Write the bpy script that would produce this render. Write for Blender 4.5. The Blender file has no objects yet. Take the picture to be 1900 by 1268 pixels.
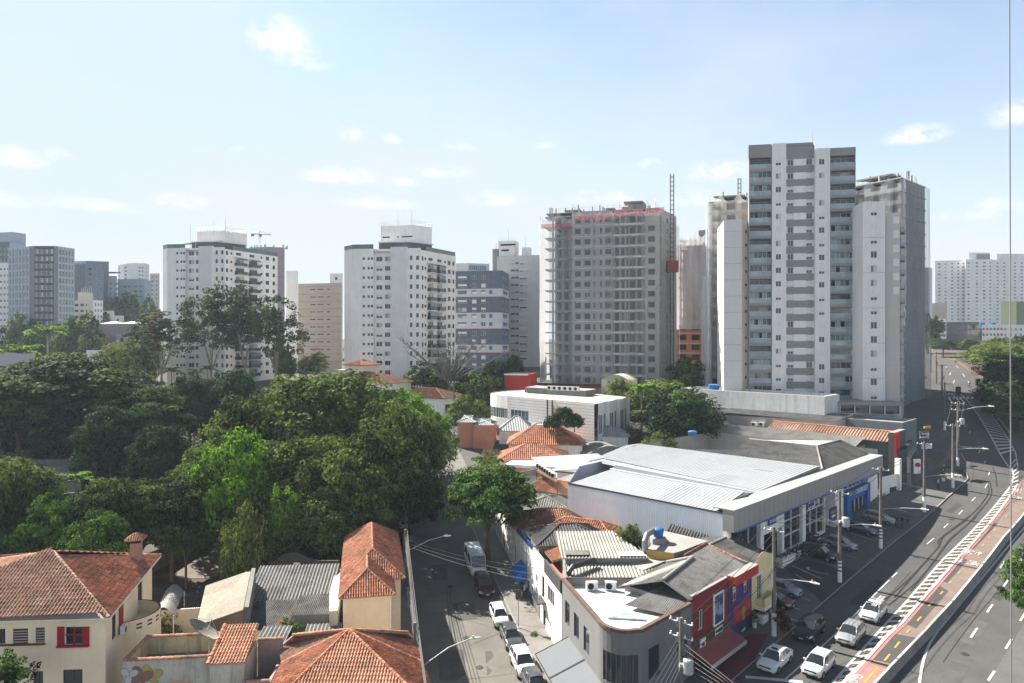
import bpy,bmesh,math,random
import numpy as np
from mathutils import Vector,Matrix
R=math.radians
C=bpy.context.scene.collection
SC=bpy.context.scene
rng=np.random.default_rng(7)
random.seed(7)
# --------- camera, sky, sun, exposure
F=1267.0;CX=950.0;HY=630.0;CAMZ=30.0
cd=bpy.data.cameras.new('camera');cam=bpy.data.objects.new('camera',cd);C.objects.link(cam)
cd.sensor_width=36;cd.lens=F/1900*36;cd.clip_end=12000;cd.clip_start=0.5
cd.shift_y=-(634-HY)/1900
cam.location=(0,0,CAMZ);cam.rotation_euler=(R(90),0,0)
SC.camera=cam
SUN_EL=R(42);SUN_AZ=math.atan2(-0.77,0.64)
sd=bpy.data.lights.new('sun','SUN');so=bpy.data.objects.new('sun',sd);C.objects.link(so)
sd.energy=4.7;sd.angle=R(0.55);sd.color=(1.0,0.94,0.84)
sv=Vector((math.sin(SUN_AZ)*math.cos(SUN_EL),math.cos(SUN_AZ)*math.cos(SUN_EL),math.sin(SUN_EL)))
so.rotation_euler=sv.to_track_quat('Z','Y').to_euler();so.location=(-60,60,120)
W=bpy.data.worlds.new('World');SC.world=W;W.use_nodes=True
SC.view_settings.view_transform='Standard';SC.view_settings.look='None'
SC.view_settings.exposure=1.75;SC.view_settings.gamma=1
SC.render.film_transparent=False
try:
 SC.cycles.use_denoising=True
 SC.cycles.max_bounces=6;SC.cycles.diffuse_bounces=3;SC.cycles.glossy_bounces=2
 SC.cycles.transmission_bounces=4;SC.cycles.transparent_max_bounces=12;SC.cycles.volume_bounces=0
 SC.cycles.caustics_reflective=False;SC.cycles.caustics_refractive=False
except Exception:pass
def build_world():
 nt=W.node_tree;N=nt.nodes;L=nt.links;N.clear()
 out=N.new('ShaderNodeOutputWorld');bg=N.new('ShaderNodeBackground');bg.inputs['Strength'].default_value=0.065
 L.new(bg.outputs[0],out.inputs[0])
 sky=N.new('ShaderNodeTexSky');sky.sky_type='NISHITA';sky.sun_disc=False
 sky.sun_elevation=SUN_EL;sky.sun_rotation=SUN_AZ
 sky.air_density=1.0;sky.dust_density=0.8;sky.ozone_density=1.0;sky.altitude=700
 tc=N.new('ShaderNodeTexCoord');nrm=N.new('ShaderNodeVectorMath');nrm.operation='NORMALIZE'
 L.new(tc.outputs['Generated'],nrm.inputs[0])
 sep=N.new('ShaderNodeSeparateXYZ');L.new(nrm.outputs[0],sep.inputs[0])
 def M(op,a,b=None,c=None,clamp=False):
  n=N.new('ShaderNodeMath');n.operation=op;n.use_clamp=clamp
  for i,q in enumerate((a,b,c)):
   if q is None:continue
   if isinstance(q,(int,float)):n.inputs[i].default_value=q
   else:L.new(q,n.inputs[i])
  return n.outputs[0]
 az=M('ARCTAN2',sep.outputs[0],sep.outputs[1]);el=M('ARCSINE',sep.outputs[2])
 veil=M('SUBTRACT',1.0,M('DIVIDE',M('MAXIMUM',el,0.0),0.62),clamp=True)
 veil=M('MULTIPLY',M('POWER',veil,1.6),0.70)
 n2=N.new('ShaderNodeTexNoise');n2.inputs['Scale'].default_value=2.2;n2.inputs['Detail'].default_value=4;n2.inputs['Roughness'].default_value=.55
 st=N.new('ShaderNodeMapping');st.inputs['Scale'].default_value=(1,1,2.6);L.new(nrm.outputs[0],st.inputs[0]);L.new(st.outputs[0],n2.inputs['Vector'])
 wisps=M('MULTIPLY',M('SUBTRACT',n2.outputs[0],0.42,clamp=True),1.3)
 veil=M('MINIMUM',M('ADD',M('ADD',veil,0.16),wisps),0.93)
 mx=N.new('ShaderNodeMix');mx.data_type='RGBA';L.new(veil,mx.inputs['Factor'])
 tint=N.new('ShaderNodeMix');tint.data_type='RGBA';tint.blend_type='MULTIPLY';tint.inputs['Factor'].default_value=1
 cp=N.new('ShaderNodeVectorMath');cp.operation='MINIMUM';cp.inputs[1].default_value=(3.3,3.95,4.6);L.new(sky.outputs[0],cp.inputs[0])
 L.new(cp.outputs[0],tint.inputs['A']);tint.inputs['B'].default_value=(.95,1.05,1.07,1)
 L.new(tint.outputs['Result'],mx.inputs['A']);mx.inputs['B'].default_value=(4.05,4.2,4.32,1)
 cl=[(522,80,62,44,.9),(560,112,60,30,.4),(652,252,26,18,.55),(728,260,22,12,.35),(858,272,34,15,.6),(30,296,60,26,.75),(105,290,34,16,.5),(630,330,75,22,.75),(745,340,40,12,.45),(820,322,60,16,.4),(1700,254,66,24,.75),(1335,322,75,24,.7),(1208,308,26,14,.5),(1880,215,60,34,.5),(1010,272,22,8,.35),(460,282,34,12,.35),(920,372,60,18,.5),(1120,368,70,18,.6),(340,378,60,20,.5),(160,382,110,16,.45),(1290,372,60,20,.5),(1840,390,70,30,.4),(700,380,80,14,.4),(10,375,60,18,.4),(1790,400,60,14,.35)]
 acc=None
 for(x,y,w,h,s) in cl:
  dx=(x-CX)/F;dz=(HY-y)/F;d=math.sqrt(1+dx*dx+dz*dz)
  a0=math.atan2(dx,1);e0=math.asin(dz/d);k=1+dx*dx
  aw=w/F/k;eh=h/F/math.sqrt(k)
  u=M('DIVIDE',M('SUBTRACT',az,a0),aw);v=M('DIVIDE',M('SUBTRACT',el,e0),eh)
  v=M('MAXIMUM',v,M('MULTIPLY',v,-1.7))
  r=M('SQRT',M('ADD',M('MULTIPLY',u,u),M('MULTIPLY',v,v)))
  b=M('MULTIPLY',M('SUBTRACT',1.15,r,clamp=True),s)
  acc=b if acc is None else M('MAXIMUM',acc,b)
 n1=N.new('ShaderNodeTexNoise');n1.inputs['Scale'].default_value=34;n1.inputs['Detail'].default_value=7;n1.inputs['Roughness'].default_value=.62
 st1=N.new('ShaderNodeMapping');st1.inputs['Scale'].default_value=(1,1,1.5);L.new(nrm.outputs[0],st1.inputs[0]);L.new(st1.outputs[0],n1.inputs['Vector'])
 dens=M('MULTIPLY',acc,M('MULTIPLY',M('SUBTRACT',n1.outputs[0],0.38,clamp=True),8.0))
 dens=M('MINIMUM',M('MULTIPLY',dens,1.25),0.9)
 m2=N.new('ShaderNodeMix');m2.data_type='RGBA';L.new(dens,m2.inputs['Factor'])
 L.new(mx.outputs['Result'],m2.inputs['A']);m2.inputs['B'].default_value=(4.95,4.97,5.0,1)
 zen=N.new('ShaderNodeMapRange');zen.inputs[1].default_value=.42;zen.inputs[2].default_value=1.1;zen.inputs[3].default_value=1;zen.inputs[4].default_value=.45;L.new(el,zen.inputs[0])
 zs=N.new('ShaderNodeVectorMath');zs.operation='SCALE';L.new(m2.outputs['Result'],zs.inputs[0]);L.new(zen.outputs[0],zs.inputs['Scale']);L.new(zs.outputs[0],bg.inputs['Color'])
 W.cycles.sampling_method='MANUAL';W.cycles.sample_map_resolution=512
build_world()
# --------- helpers
MATS={}
def lin(c):
 return tuple((x/12.92 if x<=.04045 else((x+.055)/1.055)**2.4) for x in c)
def mk(name,col,rough=.85,var=.12,scale=.6,metal=0,spec=.3,streak=0,bump=0,col2=None,spots=0,bscale=None,coat=0,trans=0,fine=None):
 """procedural surface: base colour broken up by two noises, optional run-off streaks, stains and bump"""
 if name in MATS:return MATS[name]
 m=bpy.data.materials.new(name);m.use_nodes=True;nt=m.node_tree;N=nt.nodes;L=nt.links
 b=N['Principled BSDF'];b.inputs['Roughness'].default_value=rough;b.inputs['Metallic'].default_value=metal
 b.inputs['Specular IOR Level'].default_value=spec;b.inputs['Coat Weight'].default_value=coat
 geo=N.new('ShaderNodeNewGeometry')
 def noise(sc,det=4,vec=None,ro=.6):
  n=N.new('ShaderNodeTexNoise');n.inputs['Scale'].default_value=sc;n.inputs['Detail'].default_value=det;n.inputs['Roughness'].default_value=ro
  L.new(vec or geo.outputs['Position'],n.inputs['Vector']);return n.outputs[0]
 def ramp(src,p0,p1):
  r=N.new('ShaderNodeMapRange');r.inputs[1].default_value=p0;r.inputs[2].default_value=p1;L.new(src,r.inputs[0]);return r.outputs[0]
 def mix(fac,a,bb,blend='MIX'):
  n=N.new('ShaderNodeMix');n.data_type='RGBA';n.blend_type=blend
  if isinstance(fac,float):n.inputs['Factor'].default_value=fac
  else:L.new(fac,n.inputs['Factor'])
  for k,q in(('A',a),('B',bb)):
   if isinstance(q,tuple):n.inputs[k].default_value=(*q[:3],1)
   else:L.new(q,n.inputs[k])
  return n.outputs['Result']
 lo=tuple(c*(1-var) for c in col);hi=tuple(min(1,c*(1+var)) for c in(col2 or col))
 c=mix(ramp(noise(scale,5),.3,.7),lo,hi)
 c=mix(ramp(noise(fine or scale*9,3),.35,.65),c,mix(1.0,c,(1-var*.7,)*3,'MULTIPLY'))
 if streak:
  mp=N.new('ShaderNodeMapping');mp.inputs['Scale'].default_value=(1.6,1.6,.12);L.new(geo.outputs['Position'],mp.inputs[0])
  c=mix(ramp(noise(1.0,5,mp.outputs[0],.7),.48,.78),c,mix(1.0,c,(1-streak,)*3,'MULTIPLY'))
 if spots:
  c=mix(ramp(noise(scale*2.3,6,None,.7),.58,.70),c,mix(1.0,c,(1-spots,)*3,'MULTIPLY'))
 L.new(c,b.inputs['Base Color'])
 if bump:
  bp=N.new('ShaderNodeBump');bp.inputs['Strength'].default_value=bump;bp.inputs['Distance'].default_value=.05
  L.new(noise(bscale or scale*12,4),bp.inputs['Height']);L.new(bp.outputs[0],b.inputs['Normal'])
 MATS[name]=m;return m
def glass(name,col=(.02,.026,.032),rough=.04):
 if name in MATS:return MATS[name]
 m=bpy.data.materials.new(name);m.use_nodes=True;N=m.node_tree.nodes;L=m.node_tree.links
 b=N['Principled BSDF'];b.inputs['Roughness'].default_value=rough;b.inputs['Specular IOR Level'].default_value=.8
 geo=N.new('ShaderNodeNewGeometry');n=N.new('ShaderNodeTexNoise');n.inputs['Scale'].default_value=.35;n.inputs['Detail'].default_value=2
 L.new(geo.outputs['Position'],n.inputs['Vector'])
 r=N.new('ShaderNodeMix');r.data_type='RGBA';L.new(n.outputs[0],r.inputs['Factor'])
 r.inputs['A'].default_value=(*[c*.4 for c in col],1);r.inputs['B'].default_value=(*[c*1.8 for c in col],1)
 L.new(r.outputs['Result'],b.inputs['Base Color'])
 MATS[name]=m;return m
def netmat(name,col,opac,scale=.35):
 if name in MATS:return MATS[name]
 m=bpy.data.materials.new(name);m.use_nodes=True;N=m.node_tree.nodes;L=m.node_tree.links
 b=N['Principled BSDF'];b.inputs['Base Color'].default_value=(*col,1);b.inputs['Roughness'].default_value=.9;b.inputs['Specular IOR Level'].default_value=.1
 out=N['Material Output'];tr=N.new('ShaderNodeBsdfTransparent');tl=N.new('ShaderNodeBsdfTranslucent');tl.inputs[0].default_value=(*col,1)
 a=N.new('ShaderNodeMixShader');a.inputs[0].default_value=.45;L.new(b.outputs[0],a.inputs[1]);L.new(tl.outputs[0],a.inputs[2])
 mx=N.new('ShaderNodeMixShader');L.new(tr.outputs[0],mx.inputs[1]);L.new(a.outputs[0],mx.inputs[2]);L.new(mx.outputs[0],out.inputs[0])
 geo=N.new('ShaderNodeNewGeometry');mp=N.new('ShaderNodeMapping');mp.inputs['Scale'].default_value=(1,1,.15)
 n=N.new('ShaderNodeTexNoise');n.inputs['Scale'].default_value=scale;n.inputs['Detail'].default_value=5
 L.new(geo.outputs['Position'],mp.inputs[0]);L.new(mp.outputs[0],n.inputs['Vector'])
 r=N.new('ShaderNodeMapRange');r.inputs[1].default_value=.3;r.inputs[2].default_value=.7;r.inputs[3].default_value=opac*.65;r.inputs[4].default_value=min(1,opac*1.35)
 L.new(n.outputs[0],r.inputs[0]);L.new(r.outputs[0],mx.inputs[0])
 MATS[name]=m;return m
def tilemat(name,cols,rough=.85,dark=.35,moss=(.10,.085,.06),mossamt=.35):
 """roof covering whose colour changes from tile to tile (uv = tile counters), with soot and moss patches"""
 if name in MATS:return MATS[name]
 m=bpy.data.materials.new(name);m.use_nodes=True;N=m.node_tree.nodes;L=m.node_tree.links
 b=N['Principled BSDF'];b.inputs['Roughness'].default_value=rough;b.inputs['Specular IOR Level'].default_value=.2
 uv=N.new('ShaderNodeUVMap');fl=N.new('ShaderNodeVectorMath');fl.operation='FLOOR';L.new(uv.outputs[0],fl.inputs[0])
 wn=N.new('ShaderNodeTexWhiteNoise');wn.noise_dimensions='2D';L.new(fl.outputs[0],wn.inputs['Vector'])
 cr=N.new('ShaderNodeValToRGB');e=cr.color_ramp.elements
 e[0].position=0;e[0].color=(*cols[0],1);e[1].position=1;e[1].color=(*cols[-1],1)
 for i,c in enumerate(cols[1:-1]):q=e.new((i+1)/(len(cols)-1));q.color=(*c,1)
 L.new(wn.outputs[0],cr.inputs[0])
 geo=N.new('ShaderNodeNewGeometry')
 n=N.new('ShaderNodeTexNoise');n.inputs['Scale'].default_value=.55;n.inputs['Detail'].default_value=7;n.inputs['Roughness'].default_value=.7;L.new(geo.outputs['Position'],n.inputs['Vector'])
 r=N.new('ShaderNodeMapRange');r.inputs[1].default_value=.47;r.inputs[2].default_value=.72;r.inputs[4].default_value=mossamt*2;L.new(n.outputs[0],r.inputs[0])
 mx=N.new('ShaderNodeMix');mx.data_type='RGBA';L.new(r.outputs[0],mx.inputs['Factor']);L.new(cr.outputs[0],mx.inputs['A']);mx.inputs['B'].default_value=(*moss,1)
 n3=N.new('ShaderNodeTexNoise');n3.inputs['Scale'].default_value=6;n3.inputs['Detail'].default_value=4;L.new(geo.outputs['Position'],n3.inputs['Vector'])
 r3=N.new('ShaderNodeMapRange');r3.inputs[1].default_value=.3;r3.inputs[2].default_value=.7;r3.inputs[3].default_value=1-dark;r3.inputs[4].default_value=1.1;L.new(n3.outputs[0],r3.inputs[0])
 m3=N.new('ShaderNodeVectorMath');m3.operation='SCALE';L.new(mx.outputs['Result'],m3.inputs[0]);L.new(r3.outputs[0],m3.inputs['Scale'])
 L.new(m3.outputs[0],b.inputs['Base Color']);MATS[name]=m;return m
def leafmat(name,dark,light,transl=.35,yellow=None):
 if name in MATS:return MATS[name]
 m=bpy.data.materials.new(name);m.use_nodes=True;N=m.node_tree.nodes;L=m.node_tree.links
 b=N['Principled BSDF'];b.inputs['Roughness'].default_value=.8;b.inputs['Specular IOR Level'].default_value=.06
 at=N.new('ShaderNodeAttribute');at.attribute_name='tint'
 cr=N.new('ShaderNodeValToRGB');e=cr.color_ramp.elements;e[0].color=(*dark,1);e[1].color=(*light,1)
 if yellow:q=e.new(.93);q.color=(*light,1);e[2].color=(*yellow,1)
 L.new(at.outputs['Fac'],cr.inputs[0]);L.new(cr.outputs[0],b.inputs['Base Color'])
 tl=N.new('ShaderNodeBsdfTranslucent');g=N.new('ShaderNodeMix');g.data_type='RGBA';g.blend_type='MULTIPLY';g.inputs['Factor'].default_value=1
 L.new(cr.outputs[0],g.inputs['A']);g.inputs['B'].default_value=(1.3,1.3,.5,1);L.new(g.outputs['Result'],tl.inputs[0])
 ms=N.new('ShaderNodeMixShader');ms.inputs[0].default_value=transl;L.new(b.outputs[0],ms.inputs[1]);L.new(tl.outputs[0],ms.inputs[2])
 L.new(ms.outputs[0],N['Material Output'].inputs[0]);MATS[name]=m;return m
class MB:
 """collects faces in world coordinates; build() links them as ONE mesh object"""
 def __init__(s):s.v=[];s.f=[];s.m=[];s.uv=[];s.mats=[]
 def mi(s,mat):
  if mat not in s.mats:s.mats.append(mat)
  return s.mats.index(mat)
 def face(s,pts,mat,uv=None):
  i=len(s.v);s.v.extend([tuple(p) for p in pts]);s.f.append(tuple(range(i,i+len(pts))));s.m.append(s.mi(mat));s.uv.append(uv)
 def mesh(s,pts,faces,mat):
  i=len(s.v);s.v.extend([tuple(p) for p in pts]);k=s.mi(mat)
  for f in faces:s.f.append(tuple(i+q for q in f));s.m.append(k);s.uv.append(None)
 def box(s,c,d,mat,rz=0,bottom=True,ax=None):
  """box centred at c=(x,y,zbottom), size d, turned rz about z"""
  x,y,z=c;a,b,h=d[0]/2,d[1]/2,d[2];co,si=math.cos(rz),math.sin(rz)
  P=[(x+u*co-w*si,y+u*si+w*co,z+t) for t in(0,h) for(u,w) in((-a,-b),(a,-b),(a,b),(-a,b))]
  fs=[(4,5,6,7),(0,1,5,4),(1,2,6,5),(2,3,7,6),(3,0,4,7)]
  if bottom:fs.append((3,2,1,0))
  s.mesh(P,fs,mat)
 def prism(s,poly,z0,z1,mat,top=None,bottom=False,lid=True):
  n=len(poly);z0s=z0 if hasattr(z0,'__len__') else[z0]*n;z1s=z1 if hasattr(z1,'__len__') else[z1]*n
  P=[(p[0],p[1],z0s[i]) for i,p in enumerate(poly)]+[(p[0],p[1],z1s[i]) for i,p in enumerate(poly)]
  s.mesh(P,[(i,(i+1)%n,n+(i+1)%n,n+i) for i in range(n)],mat)
  if lid:s.face([P[n+i] for i in range(n)],top or mat)
  if bottom:s.face([P[i] for i in reversed(range(n))],mat)
 def tube(s,pts,r,mat,n=6,caps=True):
  pts=[Vector(p) for p in pts];rs=r if hasattr(r,'__len__') else[r]*len(pts)
  V=[];k=len(pts);ref=None
  for i,p in enumerate(pts):
   d=(pts[min(i+1,k-1)]-pts[max(i-1,0)]).normalized()
   if ref is None or abs(ref.dot(d))>.95:ref=Vector((0,0,1)) if abs(d.z)<.9 else Vector((1,0,0))
   a=d.cross(ref).normalized();b=a.cross(d)
   for j in range(n):
    t=2*math.pi*j/n;V.append(p+(a*math.cos(t)+b*math.sin(t))*rs[i])
  fs=[(i*n+(j+1)%n,i*n+j,(i+1)*n+j,(i+1)*n+(j+1)%n) for i in range(k-1) for j in range(n)]
  if caps:fs+=[tuple(range(n)),tuple(reversed(range((k-1)*n,k*n)))]
  s.mesh(V,fs,mat)
 def lathe(s,c,prof,mat,n=14):
  V=[(c[0]+r*math.cos(2*math.pi*j/n),c[1]+r*math.sin(2*math.pi*j/n),c[2]+z) for(r,z) in prof for j in range(n)]
  fs=[(i*n+j,i*n+(j+1)%n,(i+1)*n+(j+1)%n,(i+1)*n+j) for i in range(len(prof)-1) for j in range(n)]
  fs+=[tuple(reversed(range(n))),tuple(range((len(prof)-1)*n,len(prof)*n))]
  s.mesh(V,fs,mat)
 def data(s,name,off=(0,0,0)):
  me=bpy.data.meshes.new(name)
  v=[(a-off[0],b-off[1],c-off[2]) for a,b,c in s.v]
  me.from_pydata(v,[],s.f)
  for m in s.mats:me.materials.append(m)
  me.polygons.foreach_set('material_index',s.m)
  if any(u is not None for u in s.uv):
   l=me.uv_layers.new(name='UVMap');k=0;arr=[]
   for f,u in zip(s.f,s.uv):
    for j in range(len(f)):arr.extend(u[j] if u else(0,0))
   l.data.foreach_set('uv',arr)
  me.update();return me
 def build(s,name,parent=None,smooth=False):
  off=Vector((0,0,0));q=parent
  while q is not None:off+=q.location;q=q.parent
  me=s.data(name,off);o=bpy.data.objects.new(name,me);C.objects.link(o);o.parent=parent
  if smooth:me.polygons.foreach_set('use_smooth',[True]*len(me.polygons))
  return o
def tag(o,label=None,cat=None,group=None,kind=None):
 if label:o['label']=label
 if cat:o['category']=cat
 if group:o['group']=group
 if kind:o['kind']=kind
 return o
def thing(name,label,cat,loc,group=None):
 o=bpy.data.objects.new(name,None);C.objects.link(o);o.location=loc;o.empty_display_size=.3
 return tag(o,label,cat,group)
def copy_tree(o,parent=None):
 c=o.copy();C.objects.link(c);c.parent=parent
 for ch in o.children:copy_tree(ch,c)
 return c
def P(px,py,Z):return Vector(((px-CX)*Z/F,Z,CAMZ+(HY-py)*Z/F))
def X(px,Z):return((px-CX)*Z/F,Z)
def zz(py,Z):return CAMZ+(HY-py)*Z/F
def pz(px,py,z):
 Z=F*(CAMZ-z)/(py-HY);return P(px,py,Z)
# --------- terrain (hill rising away from the viewer)
CTRL=[(-60,50,-31.8),(-30,64,-31.6),(0,64,-31.6),(0,73,-30.6),(1,85,-29),(0,103,-26.8),(-60,100,-28),(-110,100,-28),(18,57,-29),(25.6,66,-28.6),(37,77,-27.7),(47.5,88,-27.1),(61,101,-26),(72,111.5,-24.4),(88,133,-20),(108,165,-15.3),(125,186,-13.4),(170,260,-9.5),(40,40,-28.6),(80,62,-27.8),(92,95,-25.6),(28,58,-28.6),(48,75,-27.7),(30,145,-19.8),(0,145,-20),(-60,150,-20.5),(-120,150,-21),(70,150,-17),(-80,226,-15),(-15,205,-14.8),(45,188,-13.5),(-200,300,-11),(0,350,-9),(260,300,-7),(-300,500,-3.5),(300,520,-1.5),(0,600,-2),(-500,900,-1),(500,900,0),(0,1100,-1),(-40,25,-33),(0,25,-33),(40,15,-30),(100,25,-28),(-200,50,-32),(-200,150,-22),(220,100,-23),(220,190,-12),(-700,300,-10),(700,300,-4),(-700,100,-24),(700,100,-18)]
_c=np.array(CTRL,float)
def _phi(d2):return .5*d2*np.log(d2+1e-9)
def _solve():
 n=len(_c);xy=_c[:,:2]/100
 d2=((xy[:,None]-xy[None])**2).sum(-1);A=np.zeros((n+3,n+3))
 A[:n,:n]=_phi(d2)+np.eye(n)*2e-3;A[:n,n]=1;A[:n,n+1:]=xy;A[n,:n]=1;A[n+1:,:n]=xy.T
 return np.linalg.solve(A,np.concatenate([_c[:,2],np.zeros(3)]))
_w=_solve()
def ground_arr(x,y):
 x=np.clip(np.asarray(x,float),-700,700);y=np.clip(np.asarray(y,float),10,1100)
 q=np.stack([x,y],-1)/100;d2=((q[...,None,:]-_c[:,:2]/100)**2).sum(-1)
 n=len(_c);return CAMZ+_phi(d2)@_w[:n]+_w[n]+q@_w[n+1:]
def gz(x,y):return float(ground_arr(x,y))
def gp(px,py,lift=0.0):
 """the point of the terrain seen at photo position (px, py)"""
 Zs=np.concatenate([np.arange(35,240,.5),np.arange(240,1100,3)])
 xs=(px-CX)*Zs/F;d=CAMZ+(HY-py)*Zs/F-ground_arr(xs,Zs)-lift
 k=np.where(d<0)[0]
 if len(k)==0:Z=1100
 else:
  i=max(int(k[0]),1);a,b=Zs[i-1],Zs[i];Z=a+(b-a)*d[i-1]/(d[i-1]-d[i]+1e-9)
 x=(px-CX)*Z/F;return Vector((x,Z,gz(x,Z)))
def GP(pts):return[(v.x,v.y) for v in(gp(*p) for p in pts)]
def sheet(name,poly,off,mat,step=2.5,kind='structure',thick=0,parent=None,side=None):
 """a ground sheet draped over the terrain `off` above it; thick > 0 gives it a real edge (kerb)"""
 bm=bmesh.new();vs=[bm.verts.new((p[0],p[1],0)) for p in poly]
 f=bm.faces.new(vs);f.normal_update()
 if f.normal.z<0:bmesh.ops.reverse_faces(bm,faces=[f])
 xs=[p[0] for p in poly];ys=[p[1] for p in poly]
 for ax,lo,hi in((0,min(xs),max(xs)),(1,min(ys),max(ys))):
  k=math.ceil(lo/step)*step
  while k<hi:
   no=(1,0,0) if ax==0 else(0,1,0);co=(k,0,0) if ax==0 else(0,k,0)
   bmesh.ops.bisect_plane(bm,geom=bm.verts[:]+bm.edges[:]+bm.faces[:],plane_co=co,plane_no=no,dist=1e-5);k+=step
 bmesh.ops.triangulate(bm,faces=bm.faces[:])
 if thick:
  be=[e for e in bm.edges if e.is_boundary]
  r=bmesh.ops.extrude_edge_only(bm,edges=be);low={v for v in r['geom'] if isinstance(v,bmesh.types.BMVert)}
 else:low=set()
 bm.verts.ensure_lookup_table()
 z=ground_arr([v.co.x for v in bm.verts],[v.co.y for v in bm.verts])
 for v,q in zip(bm.verts,z):v.co.z=q+off-(thick if v in low else 0)
 if thick:bmesh.ops.recalc_face_normals(bm,faces=bm.faces[:])
 me=bpy.data.meshes.new(name);bm.to_mesh(me);bm.free();me.materials.append(mat)
 o=bpy.data.objects.new(name,me);C.objects.link(o);o.parent=parent
 if kind:o['kind']=kind
 return o
def strip(pts,w,closed=False):
 """polygon of a band of width w about a polyline of (x, y)"""
 a,b=[],[];n=len(pts)
 for i in range(n):
  p=Vector(pts[max(i-1,0)][:2]);q=Vector(pts[min(i+1,n-1)][:2]);d=(q-p).normalized();nn=Vector((-d.y,d.x))*w/2
  c=Vector(pts[i][:2]);a.append(tuple(c+nn));b.append(tuple(c-nn))
 return a+b[::-1]
def smooth(pts,n=6):
 """Catmull-Rom through points of any dimension"""
 A=[np.array(p,float) for p in pts];out=[]
 for i in range(len(A)-1):
  p0,p1,p2,p3=A[max(i-1,0)],A[i],A[i+1],A[min(i+2,len(A)-1)]
  for k in range(n):
   t=k/n;out.append(tuple(.5*((2*p1)+(-p0+p2)*t+(2*p0-5*p1+4*p2-p3)*t*t+(-p0+3*p1-3*p2+p3)*t**3)))
 out.append(tuple(A[-1]));return out
# --------- ground, roads, markings
M_ASPH=mk('asphalt',(.048,.048,.048),.9,.16,.5,fine=14,spots=.10,bump=.15,bscale=30)
M_ASPH2=mk('asphalt_new',(.075,.073,.070),.92,.2,.22,fine=9,spots=.2,bump=.15,bscale=30)
M_STREET=mk('street_asphalt',(.135,.125,.112),.92,.2,.25,fine=9,spots=.25,bump=.15,bscale=30)
M_CONC=mk('concrete',(.27,.26,.245),.9,.12,.5,fine=8,spots=.22,streak=.15,bump=.15)
M_CONCD=mk('concrete_weathered',(.19,.185,.175),.92,.2,.5,fine=6,spots=.35,streak=.4,bump=.2)
M_PAVE=mk('paving',(.11,.108,.104),.92,.16,.7,fine=10,spots=.22,bump=.25,bscale=18)
M_PAVED=mk('paving_setts',(.088,.087,.085),.92,.14,.7,fine=10,spots=.22,bump=.25,bscale=18)
M_SIDE=mk('sidewalk',(.175,.165,.15),.92,.15,.6,fine=8,spots=.25,bump=.2)
M_REDP=mk('red_paving',(.12,.022,.027),.85,.15,.6,fine=8,spots=.2)
M_WLINE=mk('white_road_paint',(.42,.42,.41),.8,.12,1.2,fine=9,spots=.22)
M_YLINE=mk('yellow_road_paint',(.45,.26,.045),.8,.12,1.2,fine=9,spots=.2)
M_REDL=mk('red_road_paint',(.40,.145,.135),.8,.12,.8,fine=9,spots=.18)
M_SKID=mk('tyre_rubber_marks',(.018,.018,.019),.85,.3,1.0)
M_SOIL=mk('soil',(.085,.065,.05),.95,.3,.25,fine=3,spots=.3,bump=.4)
M_CITY=mk('city_ground',(.085,.08,.075),.95,.35,.05,fine=.6,spots=.3)
M_LAWN=mk('lawn',(.07,.095,.035),.95,.4,.4,fine=6)
M_REDEARTH=mk('red_earth',(.19,.08,.045),.95,.2,.4)
def terrain():
 def axis(a,b,lim,fine,coarse):
  s=list(np.arange(a,b+.1,fine));k=fine;x=s[-1]
  while x<lim[1]:k=min(k*1.35,coarse);x+=k;s.append(x)
  k=fine;x=s[0];pre=[]
  while x>lim[0]:k=min(k*1.35,coarse);x-=k;pre.append(x)
  return np.array(pre[::-1]+s)
 xs=axis(-75,150,(-5000,5000),3,400);ys=axis(15,200,(15,8000),3,400)
 gx,gy=np.meshgrid(xs,ys);z=ground_arr(gx,gy);nx,ny=len(xs),len(ys)
 V=np.stack([gx,gy,z],-1).reshape(-1,3)
 fs=[(j*nx+i,j*nx+i+1,(j+1)*nx+i+1,(j+1)*nx+i) for j in range(ny-1) for i in range(nx-1)]
 me=bpy.data.meshes.new('ground');me.from_pydata(V.tolist(),[],fs);me.materials.append(M_CITY)
 me.polygons.foreach_set('use_smooth',[True]*len(fs))
 o=bpy.data.objects.new('ground',me);C.objects.link(o);o['kind']='structure'
terrain()
kerbL=GP([(1357,1268),(1470,1171),(1570,1084),(1660,1007),(1724,956),(1758,924),(1785,901),(1796,890),(1793,878),(1781,836),(1768,812),(1757,790),(1753,753),(1737,694),(1727,660)])
d0=(Vector(kerbL[0])-Vector(kerbL[2])).normalized();kerbL0=tuple(Vector(kerbL[0])+d0*26)
medR=GP([(1731,657),(1778,671),(1796,685),(1830,705),(1845,735),(1832,752),(1873,804)])
avenue=sheet('avenue',[kerbL0]+kerbL+medR+[(112,128),(150,120),(150,60),(90,20),(20,20)],.05,M_ASPH2)
def lx(z):return-9.9-.23*(z-70)
def rx(z):return 1.1-.235*(z-70)
street=sheet('street',[(lx(20),20),(rx(20)+9,20),(rx(54)+5.5,52),(rx(58),58),(rx(235),235),(lx(235),235)],.04,M_STREET)
bl=GP([(1547,1267),(1590,1218),(1626,1179),(1680,1120),(1749,1040),(1820,969),(1876,902)])
br=GP([(1566,1267),(1609,1223),(1645,1182),(1674,1156),(1772,1043),(1830,979),(1889,899)])
bar=GP([(1640,1268),(1662,1244),(1717,1186),(1769,1128),(1814,1072),(1862,1008),(1900,964)])
def ext(l,m):return tuple(Vector(l[0])+(Vector(l[0])-Vector(l[1])).normalized()*m)
bl0,br0,bar0=ext(bl,12),ext(br,12),ext(bar,12)
far=(Vector(bar[-1])-Vector(bar[-2])).normalized();barE=tuple(Vector(bar[-1])+far*25)
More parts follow.
